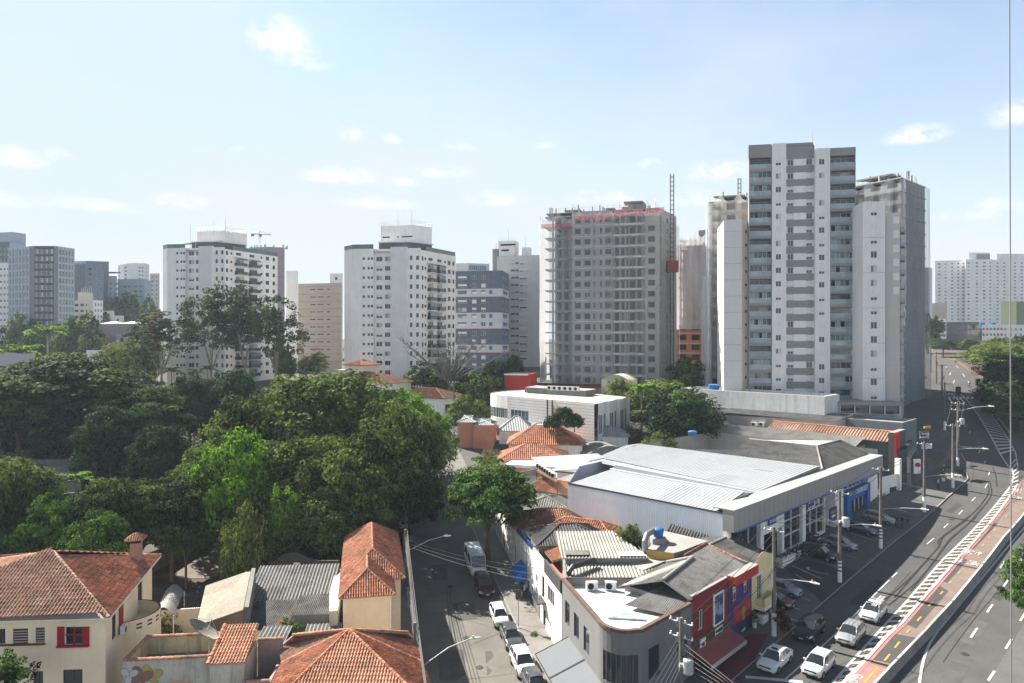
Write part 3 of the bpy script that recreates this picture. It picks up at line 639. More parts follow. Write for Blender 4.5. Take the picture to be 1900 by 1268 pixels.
# --------- the new grey and white tower on the avenue
def new_tower():
 f=Frame(X(1389.7,150.5),X(1585.8,146.5));L=f.L;k=L/444
 def U(x):return(x-22)*k
 g0=12.6;zT,zR=72.8,71.1;p=2.94;zb=18.6
 b=Bldg('apartment_tower','tall grey and white apartment tower with glazed balconies beside the avenue','building',f.p(L/2,8,g0))
 M_PIER=mk('tower_white',(.72,.705,.685),.85,.06,.2,fine=2,streak=.16);M_BAND=mk('tower_grey',(.25,.24,.235),.85,.06,.2,fine=2)
 for(x0,x1,zt,sh,n,zrow) in((22,120,zT,0,18,zb),(360,466,zR,-.7,18,zb-.55)):
  u0,u1=U(x0),U(x1);W0=u1-u0
  b.wall(f(u0,1.5+sh),f(u1,1.5+sh),g0,zt,grid([(.35,W0-.7,-1.05,2.1,['slide','dark','slide','dark','curt'])],zrow,p,n),M_BAND,wname='balcony_door')
  for q in(u0,u1-.16):b.mb.prism([f(q,sh),f(q+.16,sh),f(q+.16,1.5+sh),f(q,1.5+sh)],g0,zt,M_BAND)
  for i in range(n):
   z=zrow+p*i-1.15
   m=MB();m.prism([f(u0+.16,sh-.03),f(u1-.16,sh-.03),f(u1-.16,1.5+sh),f(u0+.16,1.5+sh)],z-.62,z,M_BAND,mk('balcony_floor',(.4,.38,.36),.8),True)
   o=m.build('balcony',b.root)
   m=MB();glass_rail(m,[f.p(u0+.18,sh+.06,z),f.p(u1-.18,sh+.06,z)],1.02,M_RAILG,M_ALU)
   if b.rs.random()<.45:
    for j in range(5):
     if b.rs.random()<.75:
      a0=u0+.2+(W0-.4)*j/5;a1=a0+(W0-.4)/5-.05
      m.face([f.p(a0,sh+.12,z+1.05),f.p(a1,sh+.12,z+1.05),f.p(a1,sh+.12,z+2.25),f.p(a0,sh+.12,z+2.25)],M_GLT if b.rs.random()<.6 else M_GL)
     m.tube([f.p(u0+.2+(W0-.4)*j/5,sh+.12,z+1),f.p(u0+.2+(W0-.4)*j/5,sh+.12,z+2.3)],.025,M_ALU,4,False)
   m.build('railing',o)
  b.mb.prism([f(u0,sh),f(u1,sh),f(u1,1.5+sh),f(u0,1.5+sh)],zrow+p*(n-1)+1.35,zt,M_BAND)
 for(x0,x1,zt,sh,z_) in((120,180,zT,-.35,zb),(298,360,zR,-1.0,zb-.4)):
  u0,u1=U(x0),U(x1);w=u1-u0
  b.wall(f(u0,sh),f(u1,sh),g0,zt,grid([(w*.25,1.15,-.62,1.25,ANY)],z_,p,18),M_PIER)
  b.wall(f(u1,sh),f(u1,1.6),g0,zt,(),M_PIER);b.wall(f(u0,1.6),f(u0,sh),g0,zt,(),M_PIER)
 u0,u1=U(180),U(298)
 hs=grid([(.35,1.2,-.62,1.25,['half','slide','blank','half']),(u1-u0-1.55,1.2,-.62,1.25,['slide','blank','half','blank'])],zb,p,18)
 b.wall(f(u0,0.15),f(u1,0.15),g0,zT,hs,M_BAND)
 for i in range(18):b.mb.prism([f(u0+1.58,.1),f(u1-1.58,.1),f(u1-1.58,.16),f(u0+1.58,.16)],zb+p*i-.75,zb+p*i+.72,M_PIER)
 for i in range(18):
  for a,c in((u0+.02,u0+.33),(u1-.33,u1-.02)):b.mb.prism([f(a,.1),f(c,.1),f(c,.16),f(a,.16)],zb+p*i-.75,zb+p*i+.72,M_PIER)
 b.wall(f(4.2,18),f(0,0),g0,zT,grid([(5,.8,-.5,1,'dark')],zb,p,17),M_BEIGE);b.wall(f(L,-.7),f(L,18),g0,zR,(),M_TAUPE);b.wall(f(L,18),f(4.2,18),g0,zR,(),M_BEIGE)
 b.mb.face([f.p(0,0,zT-.6),f.p(U(300),0,zT-.6),f.p(U(300),18,zT-.6),f.p(4.2,18,zT-.6)],M_ROOFM);b.mb.face([f.p(U(300),-.5,zR-.5),f.p(L,-.5,zR-.5),f.p(L,18,zR-.5),f.p(U(300),18,zR-.5)],M_ROOFM)
 b.wall(f(U(300),0),f(U(300),18),zR-.6,zT,(),M_PIER)
 b.mb.prism([f(7,6),f(14,6),f(14,12),f(7,12)],zT-.6,zT+.5,M_BAND)
 antenna(b.root,*f.p(U(305),3,zT),3.4)
 r0,r1=X(1583,151),X(1604,150.6);q=Frame(r0,r1)
 b.wall(r0,r1,g0,62,grid([(.3,q.L-.6,-.9,1.9,['slide','dark','curt'])],18.9,p,15),M_TAUPE)
 w0,w1=X(1600.9,140),X(1642.2,139.4);h=Frame(w0,w1)
 b.wall(w0,w1,g0,58.2,grid([(h.L*.5-.62,1.25,-.7,1.4,ANY)],18.4,2.895,14),M_PIER)
 b.wall(h(0,11),w0,g0,58.2,(),M_PIER)
 for i in range(5):b.mb.prism([h(0,-.012),h(h.L,-.012),h(h.L,0),h(0,0)],22+7.2*i,22.06+7.2*i,M_BAND)
 e0,e1=X(1642.2,140.4),X(1669.5,139.8);g=Frame(e0,e1)
 b.wall(w1,e0,g0,58.2,(),M_BEIGE);b.wall(e0,e1,g0,56.0,(),mk('tower_beige',(.50,.475,.45),.85,.06,.2,fine=2,streak=.1))
 for i in range(6):m=MB();m.prism([g(g.L-1.25,-.07),g(g.L-.1,-.07),g(g.L-.1,.02),g(g.L-1.25,.02)],39.2+2.895*i,40.75+2.895*i,M_SHUT);m.build('shutter',b.root)
 e2=X(1677,152)
 b.wall(e1,e2,g0,56.0,grid([(1.0,2.2,-1,2.0,['dark','slide'])],18.4,2.895,13),M_BEIGE)
 s=Frame(e1,e2)
 for i in range(13):
  m=MB();m.prism([s(.5,-.75),s(4.2,-.75),s(4.2,0),s(.5,0)],17.2+2.895*i,17.45+2.895*i,M_BAND,bottom=True);o=m.build('balcony',b.root)
  m=MB();glass_rail(m,[s.p(.5,0,17.45+2.895*i),s.p(.5,-.72,17.45+2.895*i),s.p(4.2,-.72,17.45+2.895*i)],1.0,M_RAILG,M_ALU);m.build('railing',o)
 b.mb.face([h.p(0,0,57.7),h.p(h.L,0,57.7),h.p(h.L,12,57.7),h.p(0,12,57.7)],M_ROOFM);b.mb.face([g.p(0,0,55.6),g.p(g.L,0,55.6),s.p(s.L,0,55.6),h.p(h.L,12,55.6)],M_ROOFM)
 a0,a1,a2=X(1342.8,152),X(1376.8,151.4),X(1390,151.8);h=Frame(a0,a1)
 b.wall(a0,a1,g0,56.6,(),mk('tower_slab',(.60,.59,.58),.85,.04,.2,fine=2,streak=.06))
 for i in range(11):b.mb.prism([h(0,-.012),h(h.L,-.012),h(h.L,0),h(0,0)],18+3.6*i,18.05+3.6*i,M_BAND)
 b.wall(a1,a2,g0,56.4,grid([(.75,.5,-.3,.6,'dark')],18.6,2.94,13),M_BEIGE)
 c0=X(1331,164)
 b.wall(c0,a0,g0,56.4,grid([(2,1.6,-.7,1.4,ANY),(6,1.6,-.7,1.4,ANY),(9,1.2,-.7,1.4,ANY)],18.6,2.94,13),M_WHITEW)
 b.mb.face([(*a0,56.1),(*a2,56.1),(*f(4.2,16),56.1),(*c0,56.1)],M_ROOFM)
 d0,d1=X(1530,137.5),X(1673,134.5);h=Frame(d0,d1)
 m=MB();m.prism([h(-2,0),h(h.L,0),h(h.L,9),h(-2,9)],g0-1,14.2,M_GREYL);m.prism([h(0,.6),h(h.L,.6),h(h.L,8),h(0,8)],14.2,16.9,M_GL)
 m.prism([h(-.3,-.2),h(h.L+.3,-.2),h(h.L+.3,8),h(-.3,8)],16.9,17.5,M_BAND)
 for i in range(6):m.box(h.p(.2+(h.L-.4)*i/5,.3,14.2),(.16,.16,2.7),M_ALU,h.ang)
 o=m.build('podium',b.root);m=MB();glass_rail(m,[h.p(0,0,14.2),h.p(h.L,0,14.2)],1.0,M_RAILG,M_ALU);m.build('railing',o)
 b.finish()
new_tower()
# --------- tower under construction wrapped in netting
M_RAWC=mk('raw_concrete',(.37,.37,.37),.92,.14,.25,fine=2,streak=.18,spots=.12)
M_BLOCK=mk('concrete_block',(.43,.425,.42),.92,.12,.3,fine=5,spots=.1)
M_BRICKO=mk('orange_brick',(.42,.15,.07),.9,.2,.4,fine=6)
NET_W=netmat('white_net',(.45,.45,.455),.40);NET_D=netmat('grey_net',(.40,.41,.43),.42);NET_P=netmat('pink_net',(.42,.15,.19),.62);NET_T=netmat('torn_white_net',(.74,.74,.75),.72)
def net_sheet(mb,a,b,z0,z1,mat,nu=24,nv=16,amp=.35,seed=1,sag=0):
 """a draped net hung between a and b"""
 rs=np.random.default_rng(seed);a=Vector(a);b=Vector(b);d=(b-a).normalized();n=Vector((-d.y,d.x))
 ph=rs.uniform(0,6,4);V=[]
 for j in range(nv+1):
  for i in range(nu+1):
   u,v=i/nu,j/nv;q=a+(b-a)*u
   o=amp*(math.sin(u*17+ph[0]+v*2)*.5+math.sin(u*41+ph[1])*.3+math.sin(v*9+ph[2]+u*6)*.3)*(1.2-v)
   zt=z1-sag*abs(math.sin(u*9+ph[3]))*(v**2)
   V.append((q.x+n.x*o,q.y+n.y*o,z0+(zt-z0)*v))
 mb.mesh(V,[(j*(nu+1)+i,j*(nu+1)+i+1,(j+1)*(nu+1)+i+1,(j+1)*(nu+1)+i) for j in range(nv) for i in range(nu)],mat)
def construction_tower():
 f=Frame(X(1013,187),X(1223,179));L=f.L;k=L/665;p=2.87;n=16;g0=gz(*f(L/2,0))-.5;zb=19.0
 def U(x):return(x-105)*k
 b=Bldg('construction_tower','unfinished concrete apartment tower wrapped in pale netting with pink strips at its top','building',f.p(L/2,8,g0))
 ztop=zb+p*(n-1)+2.2
 u1=U(262)
 b.wall(f(U(150),2.2),f(u1,2.2),g0,ztop,grid([(.3,1.5,-1,2,'hole'),(2.6,1.2,-1,2,'hole')],zb,p,n),M_RAWC,rev=.3)
 hs=grid([(U(280)-u1,1.6,-.7,1.45,'hole'),(U(338)-u1,1.6,-.7,1.45,['hole','hole','hole','slide']),(U(390)-u1,.55,-.7,1.45,'hole'),(U(428)-u1,.6,-.7,1.45,'hole'),(U(460)-u1,1.6,-.7,1.45,'hole')],zb,p,n)
 b.wall(f(u1,0),f(U(503),0),g0,ztop,hs,M_BLOCK,rev=.3);b.wall(f(u1,3),f(u1,0),g0,ztop,(),M_BLOCK)
 b.wall(f(U(503),1.7),f(U(690),1.7),g0,ztop,grid([(.4,1.5,-1.1,2.1,'hole'),(2.3,1.6,-1.1,2.1,['hole','curt']),(4.4,1.5,-1.1,2.1,'hole'),(6.3,1.5,-1.1,2.1,['hole','hole','slide'])],zb,p,n),M_RAWC,rev=.3)
 b.wall(f(U(690),-.2),f(L,-.2),g0,ztop-.3,grid([(U(708)-U(690),1.75,-.7,1.5,'hole')],zb,p,n-1),M_BLOCK,rev=.3);b.wall(f(U(690),2),f(U(690),-.2),g0,ztop-.3,(),M_BLOCK)
 e=X(1255,192)
 b.wall(f(L,-.2),e,g0,ztop,grid([(.6,1.5,-1.1,2.2,'hole'),(6.5,1.2,-.7,1.4,'hole')],zb,p,n),M_RAWC,rev=.3)
 b.wall(f(-.2,13),f(U(150),2.2),g0,ztop,grid([(2,2.2,-1.1,2.2,'hole'),(7,2.2,-1.1,2.2,'hole')],zb,p,n),M_RAWC)
 b.wall(e,f(-.2,13),g0,ztop,(),M_RAWC)
 for i in range(n+1):
  z=zb+p*i-1.35
  m=MB();m.prism([f(-.3,.3),f(U(265),.3),f(U(265),3),f(-.3,6)],z-.32,z,M_RAWC,bottom=True)
  m.prism([f(U(500),-.45),f(U(692),-.45),f(U(692),2),f(U(500),2)],z-.42,z+.1,M_GREYL,bottom=True)
  m.prism([f(u1,-.12),f(U(503),-.12),f(U(503),.2),f(u1,.2)],z-.2,z+.05,M_GREYL)
  m.build('floor_slab',b.root)
 for x in(145,545,577,640):b.mb.box(f.p(U(x),.8,g0),(.5,.5,ztop-g0),M_RAWC,f.ang)
 for x in(512,690-16):b.mb.box(f.p(U(x),.3,g0),(.25,.6,ztop-g0),M_RAWC,f.ang)
 b.mb.prism([f(0,.5),f(L,0),e,f(0,13)],ztop,ztop+.3,M_RAWC)
 m=MB();rs=random.Random(4);M_PLY=mk('plywood',(.30,.27,.21),.9,.2,.5)
 for i in range(26):
  u=rs.uniform(0,L);w=rs.uniform(0,10);m.box(f.p(u,w,ztop+.3),(.3,.3,rs.uniform(.6,2.0)),M_RAWC if rs.random()<.6 else M_PLY,f.ang)
 for(u0,u2,w,z) in((4.5,9,3,1.1),(9,13,5,.9),(16,18.5,2,.9),(20,25,4,1.4),(21,26,1,2.2)):m.prism([f(u0,w),f(u2,w),f(u2,w+4),f(u0,w+4)],ztop+z,ztop+z+.35,M_PLY,bottom=True)
 m.prism([f(22,3),f(26.5,3),f(26.5,8),f(22,8)],ztop,ztop+2.6,M_RAWC)
 for i in range(22):u=rs.uniform(0,L);m.tube([f.p(u,rs.uniform(0,4),ztop),f.p(u,rs.uniform(0,4),ztop+rs.uniform(1.5,3.4))],.035,M_STEEL,4)
 rail(m,[f.p(.3,.6,ztop+.3),f.p(L-.3,.2,ztop+.3)],1.2,M_STEEL,1.6,.025)
 m.build('roof_formwork',b.root)
 m=MB();net_sheet(m,f(-1.6,-.9),f(L*.5,-1.1),18.2,ztop+.3,NET_W,40,30,.4,3,2.2);net_sheet(m,f(L*.5,-1.1),f(L+.6,-1.0),18.2,ztop-.5,NET_W,40,30,.4,5,.8)
 net_sheet(m,f(-1.9,13),f(-1.6,-.9),18.2,ztop-.6,NET_T,20,20,.4,6,1.2);net_sheet(m,f(L+.9,-1),(e[0]+1.0,e[1]),18.2,ztop-2,NET_W,14,20,.3,8,1.5)
 m.build('safety_net',b.root)
 for(x0,x1,z,s) in((80,262,61.0,1),(280,372,62.9,2),(385,503,62.9,3),(513,682,63.7,4),(695,800,64.0,5)):
  m=MB();net_sheet(m,f(U(x0),-1.35),f(U(x1),-1.35),z-.9,z+.35,NET_P,14,3,.15,s);m.build('pink_net_strip',b.root)
 m=MB();M_TRAY=mk('oxide_tray',(.13,.035,.035),.7,.2,.6)
 m.mesh([f.p(-2,-.6,17.4),f.p(L+2,-.6,16.6),f.p(L+2,-3.0,17.5),f.p(-2,-3.0,18.3),f.p(-2,-.6,17.2),f.p(L+2,-.6,16.4),f.p(L+2,-3.0,17.3),f.p(-2,-3.0,18.1)],[(0,1,2,3),(7,6,5,4),(3,2,6,7)],M_TRAY)
 m.prism([f(-2,-3.0),f(L+2,-3.0),f(L+2,-2.9),f(-2,-2.9)],17.0,18.2,M_TRAY)
 m.build('catch_tray',b.root)
 b.finish()
 c=Vector((*X(1247,182.5),0));g=gz(c.x,c.y);t=thing('construction_hoist','tall lattice hoist mast with a red cage beside the netted concrete tower','hoist',(c.x,c.y,g))
 m=MB();zt=74.2;a=.42
 for sx in(-a,a):
  for sy in(-a,a):m.tube([(c.x+sx,c.y+sy,g),(c.x+sx,c.y+sy,zt)],.085,M_ALUD,5)
 z=g
 while z<zt:
  for(x0,y0,x1,y1) in((-a,-a,a,-a),(a,-a,a,a),(a,a,-a,a),(-a,a,-a,-a)):m.tube([(c.x+x0,c.y+y0,z),(c.x+x1,c.y+y1,z)],.05,M_ALUD,4,False)
  z+=1.25
 m.build('mast',t)
 m=MB();M_CAGE=mk('red_cage',(.20,.03,.035),.6,.25,1.2)
 m.box((c.x-.25,c.y-1.6,zz(506,182)),(2.9,1.5,3.0),M_CAGE);m.box((c.x-1.55,c.y-1.4,zz(505,182)),(.5,1.6,1.8),M_BLACK)
 for i in range(5):m.box((c.x-1.5+i*.62,c.y-2.37,zz(506,182)),(.06,.06,3.4),M_ALUD)
 rail(m,[(c.x-1.7,c.y-2.35,zz(506,182)+3),(c.x+1.2,c.y-2.35,zz(506,182)+3)],.9,M_ALUD,.7,.03)
 m.build('cage',t)
construction_tower()
def netted(name,label,pts,zt,g0,p,nfl,netsides,mat=M_RAWC,holes=None,net=NET_W,walls=(),seed=1,top=True):
 """concrete frame under netting: pts is the footprint, counterclockwise"""
 cx=sum(q[0] for q in pts)/len(pts);cy=sum(q[1] for q in pts)/len(pts)
 b=Bldg(name,label,'building',(cx,cy,g0));n=len(pts)
 for i in range(n):
  a,c=pts[i],pts[(i+1)%n];L=(Vector(c)-Vector(a)).length
  if i in walls:b.wall(a,c,g0,zt,(),mat);continue
  k=max(1,int(L/3.4));st=L/k
  b.wall(a,c,g0,zt,[(j*st+st*.2,st*.6,zt-p*(m_+1)+.75,1.6,'hole') for j in range(k) for m_ in range(nfl)],mat,rev=.3)
 b.mb.face([(q[0],q[1],zt) for q in pts],M_RAWC)
 for m_ in range(nfl+1):
  m=MB();gx=[(cx+(q[0]-cx)*1.03,cy+(q[1]-cy)*1.03) for q in pts];m.prism(gx,zt-p*m_-.3,zt-p*m_,M_RAWC,bottom=True);m.build('floor_slab',b.root)
 if top:
  m=MB();rs=random.Random(seed)
  for i in range(14):
   q=Vector(pts[0]).lerp(Vector(pts[1]),rs.random()).lerp(Vector(pts[2]),rs.random()*.5);m.box((q.x,q.y,zt),(.4,.4,rs.uniform(1,2.6)),M_RAWC)
  q0,q1,q2=Vector(pts[0]),Vector(pts[1]),Vector(pts[2])
  m.prism([tuple(q0.lerp(q1,.1)),tuple(q0.lerp(q1,.8)),tuple(q0.lerp(q1,.8).lerp(q2,.3)),tuple(q0.lerp(q1,.1).lerp(q2,.3))],zt+1.0,zt+1.4,mk('plywood',(.30,.27,.21),.9,.2,.5),bottom=True)
  rail(m,[(*pts[0],zt),(*pts[1],zt)],1.3,M_STEEL,1.5,.03);m.build('roof_formwork',b.root)
 m=MB()
 for s,(i,zlo,zhi) in enumerate(netsides):
  a,c=Vector(pts[i]),Vector(pts[(i+1)%n]);d=(c-a).normalized();o=Vector((d.y,-d.x))*.9
  net_sheet(m,tuple(a+o-d*.9),tuple(c+o+d*.9),zlo,zhi,net,24,24,.5,seed*7+s,2)
 m.build('safety_net',b.root)
 b.finish();return b
netted('construction_block','unfinished concrete block with white netting left of the grey balcony tower',[X(1316,174),X(1398,171),X(1398,186),X(1318,190)],65.0,13,2.95,17,[(0,20,66.5),(3,20,66.5)],mat=mk('pale_concrete',(.50,.49,.475),.92,.12,.3,streak=.15),net=netmat('veil_net',(.7,.7,.7),.45),seed=3)
netted('construction_slab','dark grey netted concrete block rising behind the right wing of the balcony tower',[X(1580,170),X(1672,160),X(1716,170),X(1650,190)],68.0,14,2.95,18,[(0,40,68.5),(1,14,69.5)],mat=mk('dark_concrete',(.33,.335,.34),.92,.12,.25,fine=2,streak=.15),net=NET_D,walls=(1,),seed=5)
def big_net():
 m=MB();net_sheet(m,X(1300,176),X(1320,171),13,46,NET_T,16,24,.8,31,0);o=m.build('fallen_net');tag(o,'long torn white net hanging to the ground beside the netted block','net')
big_net()
netted('brick_construction','orange brick building shell under a torn white net behind the hoist mast',[X(1254,206),X(1303,204),X(1306,216),X(1256,220)],58.5,14,2.95,15,[(0,33,62.5),(1,22,61)],mat=M_BRICKO,net=NET_T,seed=9)
def hoist_ladder():
 c=Vector((*X(1372,178),0));t=thing('lattice_mast','short lattice mast standing on the roof of the netted block','mast',(c.x,c.y,65));m=MB()
 for sx in(-.35,.35):
  for sy in(-.35,.35):m.tube([(c.x+sx,c.y+sy,65),(c.x+sx,c.y+sy,72)],.07,M_ALUD,5)
 for i in range(6):
  for sy in(-.35,.35):m.tube([(c.x-.35,c.y+sy,66+i*1.15),(c.x+.35,c.y+sy,66+i*1.15)],.05,M_ALUD,4)
 m.build('mast_frame',t)
hoist_ladder()
# --------- pair of white towers
def roof_rail(b,pts,z,h=1.1,mat=M_STEEL):m=MB();rail(m,[(p[0],p[1],z) for p in pts],h,mat,1.4,.03);m.build('roof_railing',b.root)
def white_tower(label,A,B,E,zT,g0,zb,p,n,zpent,nb=2,tree=None):
 f=Frame(A,B);L=f.L;s=L/24.8;h=Frame(B,E)
 b=Bldg('white_tower',label,'building',f.p(L/2,9,g0))
 c0=f(0,2.2)
 b.wall(c0,f(3.2*s,0),g0,zT,(),M_GREYL)
 sq=[(3.4*s,.75,-.35,.75,'dark'),(5.0*s,.7,-.35,.75,'dark'),(6.0*s,.7,-.35,.75,'dark')]
 b.wall(f(3.2*s,0),f(10*s,0),g0,zT,grid(sq,zb,p,n),M_WHITE)
 b.wall(f(10*s,0),f(10*s,1.2),g0,zT,(),M_WHITE)
 b.wall(f(10*s,1.2),f(15.6*s,1.2),g0,zT,grid([(.5,1.9,-.7,1.4,['slide','slide','curt','half']),(3.2*s,2.0,-.7,1.4,['slide','slide','curt'])],zb,p,n),M_WHITE)
 b.wall(f(15.6*s,1.2),f(15.6*s,-.9),g0,zT+.3,(),M_WHITE);b.wall(f(15.6*s,-.9),f(20.7*s,-.9),g0,zT+.3,(),M_GREYL);b.wall(f(20.7*s,-.9),f(20.7*s,0),g0,zT+.3,(),M_WHITE)
 b.wall(f(20.7*s,0),B,g0,zT,grid([(.7,.7,-.6,1.3,'dark'),(2.6,.8,-.6,1.3,'dark')],zb,p,n),M_WHITE)
 H=h.L;t=H/20
 cols=[(.4*t,.9,-.6,1.3,'dark'),(2.0*t,.8,-.3,.8,'dark'),(13.2*t,.8,-.3,.8,'dark'),(15.2*t,1.5,-.6,1.3,'dark'),(18.0*t,1.1,-.6,1.3,'dark')]
 bal=[(3.6*t,3.6*t),(8.6*t,3.6*t)]
 b.wall(B,E,g0,zT-.6,grid(cols,zb-.1,p,n)+grid([(u+.3,w-.6,-1.0,2.1,['dark','slide','curt']) for u,w in bal],zb,p,n-1)+[(u+.4,2.2,zb+p*(n-1)-.4,.9,'dark') for u,w in bal],M_WHITEW)
 for i in range(n-1):
  for j,(u,w) in enumerate(bal):
   z=zb+p*i-1.15
   m=MB();m.prism([h(u,-1.3),h(u+w,-1.3),h(u+w,0),h(u,0)],z-.2,z,M_WHITEW,bottom=True);o=m.build('balcony',b.root)
   m=MB();pts=[h.p(u,0,z),h.p(u,-1.25,z),h.p(u+w,-1.25,z),h.p(u+w,0,z)];rail(m,pts,1.05,M_BLACK,.3,.03);glass_rail(m,pts,.95,M_GL,M_BLACK)
   m.build('railing',o)
   if b.rs.random()<.25:
    m=MB();m.box(h.p(u+w/2,-1.18,z+1.0),(w,.05,1.35),M_GLT,h.ang);m.build('balcony_glazing',o)
   if i==n-2:
    m=MB();m.mesh([h.p(u-.1,0,z+2.9),h.p(u+w+.1,0,z+2.9),h.p(u+w+.1,-1.1,z+2.6),h.p(u-.1,-1.1,z+2.6),h.p(u-.1,-1.4,z+2.1),h.p(u+w+.1,-1.4,z+2.1)],[(3,2,1,0),(4,5,2,3)],M_GLT);m.build('balcony_awning',b.root)
 bk=(E[0]+f.n.x*4-f.d.x*17,E[1]+f.n.y*4-f.d.y*17);bk2=f(0,18)
 b.wall(E,bk,g0,zT-.6,(),M_WHITE);b.wall(bk,bk2,g0,zT-.6,(),M_WHITE)
 b.wall(bk2,c0,g0,zT,grid([(2,1.4,-.6,1.3,ANY),(6,.8,-.4,.8,'dark'),(10,1.4,-.6,1.3,ANY)],zb,p,n),M_WHITE)
 b.mb.face([(*q,zT-.9) for q in(c0,f(3.2*s,0),f(15.6*s,0),B,E,bk,bk2)],M_ROOFM)
 q0,q1,q2,q3=f(9.5*s,5),f(22.5*s,4.5),h(8*t,3),f(12*s,16)
 b.mb.prism([f(11*s,2.2),f(21*s,2),h(9*t,2),f(13*s,14)],zT-.9,zT+2.0,mk('penthouse_grey',(.10,.11,.12),.5,.2,.5))
 b.mb.prism([f(10.8*s,1.8),f(21.2*s,1.6),h(9.5*t,1.6),f(12.8*s,14.4)],zT+2.0,zT+2.25,M_GREYL,bottom=True)
 pq=[f(10.2*s,6.5),f(21.4*s,5.5),(q2[0]+f.d.x*1.0,q2[1]+3),f(12.4*s,17)]
 m=MB();m.prism(pq,zT,zpent,M_WHITE,M_ROOFM)
 pf=Frame(pq[0],pq[1])
 for(u,w,z) in((.6,2.4,3.9),(pf.L-4.2,3.4,3.9),(pf.L*.48,.6,3.9)):m.prism([pf(u,-.015),pf(u+w,-.015),pf(u+w,.01),pf(u,.01)],zpent-z+.2,zpent-z+.6,M_DARK)
 o=m.build('water_tank_storey',b.root);m=MB();rail(m,[(*q,zpent) for q in pq+pq[:1]],1.3,M_STEEL,1.2,.03);m.build('roof_railing',o)
 m=MB();glass_rail(m,[(*c0,zT),(*f(3.2*s,0),zT),(*f(10*s,0),zT)],1.3,glass('green_glass',(.05,.11,.10)),M_ALUD);m.build('terrace_balustrade',b.root);m=MB();glass_rail(m,[h.p(3*t,.2,zT-.6),h.p(H,.2,zT-.6)],1.3,MATS['green_glass'],M_ALUD);m.build('terrace_balustrade',b.root)
 antenna(b.root,*f.p(15*s,9,zpent),4.2);antenna(b.root,*f.p(19.5*s,9,zpent),5.6)
 b.finish();return b,f,h
bM,fM,hM=white_tower('white apartment tower standing in the middle with dark stacked balconies on its right side',X(634,206),X(781,203),X(845.5,219),57.2,14.0,20.0,2.85,13,65.0)
bL,fL,hL=white_tower('white apartment tower with dark balconies standing behind the tall eucalyptus trees',X(294.5,227),X(417,224),X(515,245),60.3,14.0,18.6,2.85,15,66.5)
antenna(bL.root,*fL.p(7.5,6,60),9)
m=MB();m.mesh([fL.p(5,2,61.8),fL.p(12,2,62.3),fL.p(12,8,63.2),fL.p(5,8,62.6),fL.p(5,2,61.6),fL.p(12,2,62.1),fL.p(12,8,63.0),fL.p(5,8,62.4)],[(0,1,2,3),(7,6,5,4),(0,4,5,1),(1,5,6,2)],mk('tan_roof',(.40,.33,.25),.9));m.box(fL.p(5.2,2.2,60),(.15,.15,1.8),M_WHITE);m.box(fL.p(11.8,2.2,60),(.15,.15,2.2),M_WHITE);m.build('terrace_roof',bL.root)
# --------- other buildings of the skyline
def block(name,label,pts,ytop,mats,pitch=2.9,wall_cols=None,group=None,cat='building',kinds='dark',ww=1.3,wh=1.3,gap=3.2,z0=None,top=.8,skip=(),lim=100,roof=None,nfl=None,setback=None):
 """prismatic building: pts = [(px, Z)...] visible corners left to right; its back is added behind them"""
 q=[X(*p) for p in pts];Zm=pts[len(pts)//2][1];zt=zz(ytop,pts[0][1]) if not isinstance(ytop,tuple) else zz(ytop[0],ytop[1])
 cx=sum(p[0] for p in q)/len(q);cy=sum(p[1] for p in q)/len(q)+6
 g0=(gz(cx,cy)-2) if z0 is None else z0
 b=Bldg(name,label,cat,(cx,cy,g0),group)
 back=[(q[-1][0]+(q[-1][0]/q[-1][1])*14-3,q[-1][1]+14),(q[0][0]+(q[0][0]/q[0][1])*14+3,q[0][1]+14)]
 ring=q+back;n=len(ring)
 fl=nfl or int((zt-top-g0-2)/pitch)
 for i in range(n):
  a,c=ring[i],ring[(i+1)%n];L=(Vector(c)-Vector(a)).length;mt=mats[min(i,len(mats)-1)] if isinstance(mats,list) else mats
  hs=[]
  if i<len(q)-1 and i not in skip:
   cols=(wall_cols or{}).get(i)
   if cols is None:
    k=max(1,int((L-1)/gap));st=(L-1)/k;cols=[(.5+st*(j+.5)-ww/2,ww,0,wh,kinds) for j in range(k)]
   else:cols=[(u*L,w,dz,hh,kk) for(u,w,dz,hh,kk) in cols]
   for(u,w,dz,hh,kk) in cols:
    for m_ in range(fl):hs.append((u,w,zt-top-pitch*(m_+1)+.9+dz,hh,kk))
  b.wall(a,c,g0,zt,hs,mt)
 b.mb.face([(p[0],p[1],zt-.5) for p in ring],roof or M_ROOFM)
 b.ring=ring;b.zt=zt;b.g0=g0;b.f=Frame(q[0],q[-1])
 return b
def boxon(b,u0,u1,w0,w1,z0,z1,mat,name='roof_storey',top=None):
 m=MB();f=b.f;m.prism([f(u0,w0),f(u1,w0),f(u1,w1),f(u0,w1)],z0,z1,mat,top or M_ROOFM);return m.build(name,b.root)
b=block('white_slab_block','narrow blank white slab at the left end of the beige block',[(531,268),(553,267)],503,M_GREYL,2.9,{0:[]});b.finish()
b=block('beige_block','plain beige block with thin slit windows between the two white towers',[(553.3,266.8),(634,262)],527,mk('beige_panels',(.46,.39,.33),.88,.08,.2,fine=2,streak=.15),2.9,{0:[(.28,1.2,.4,.45,'dark'),(.345,1.1,.4,.45,'dark'),(.445,1.3,.4,.45,'dark'),(.52,1.2,.4,.45,'dark'),(.66,1.4,.4,.45,'dark')]},top=1.0)
for i in range(12):b.mb.prism([b.f(0,-.12),b.f(b.f.L,-.12),b.f(b.f.L,0),b.f(0,0)],b.zt-2.9*i-1.3,b.zt-2.9*i-1.12,M_TAUPE)
b.finish()
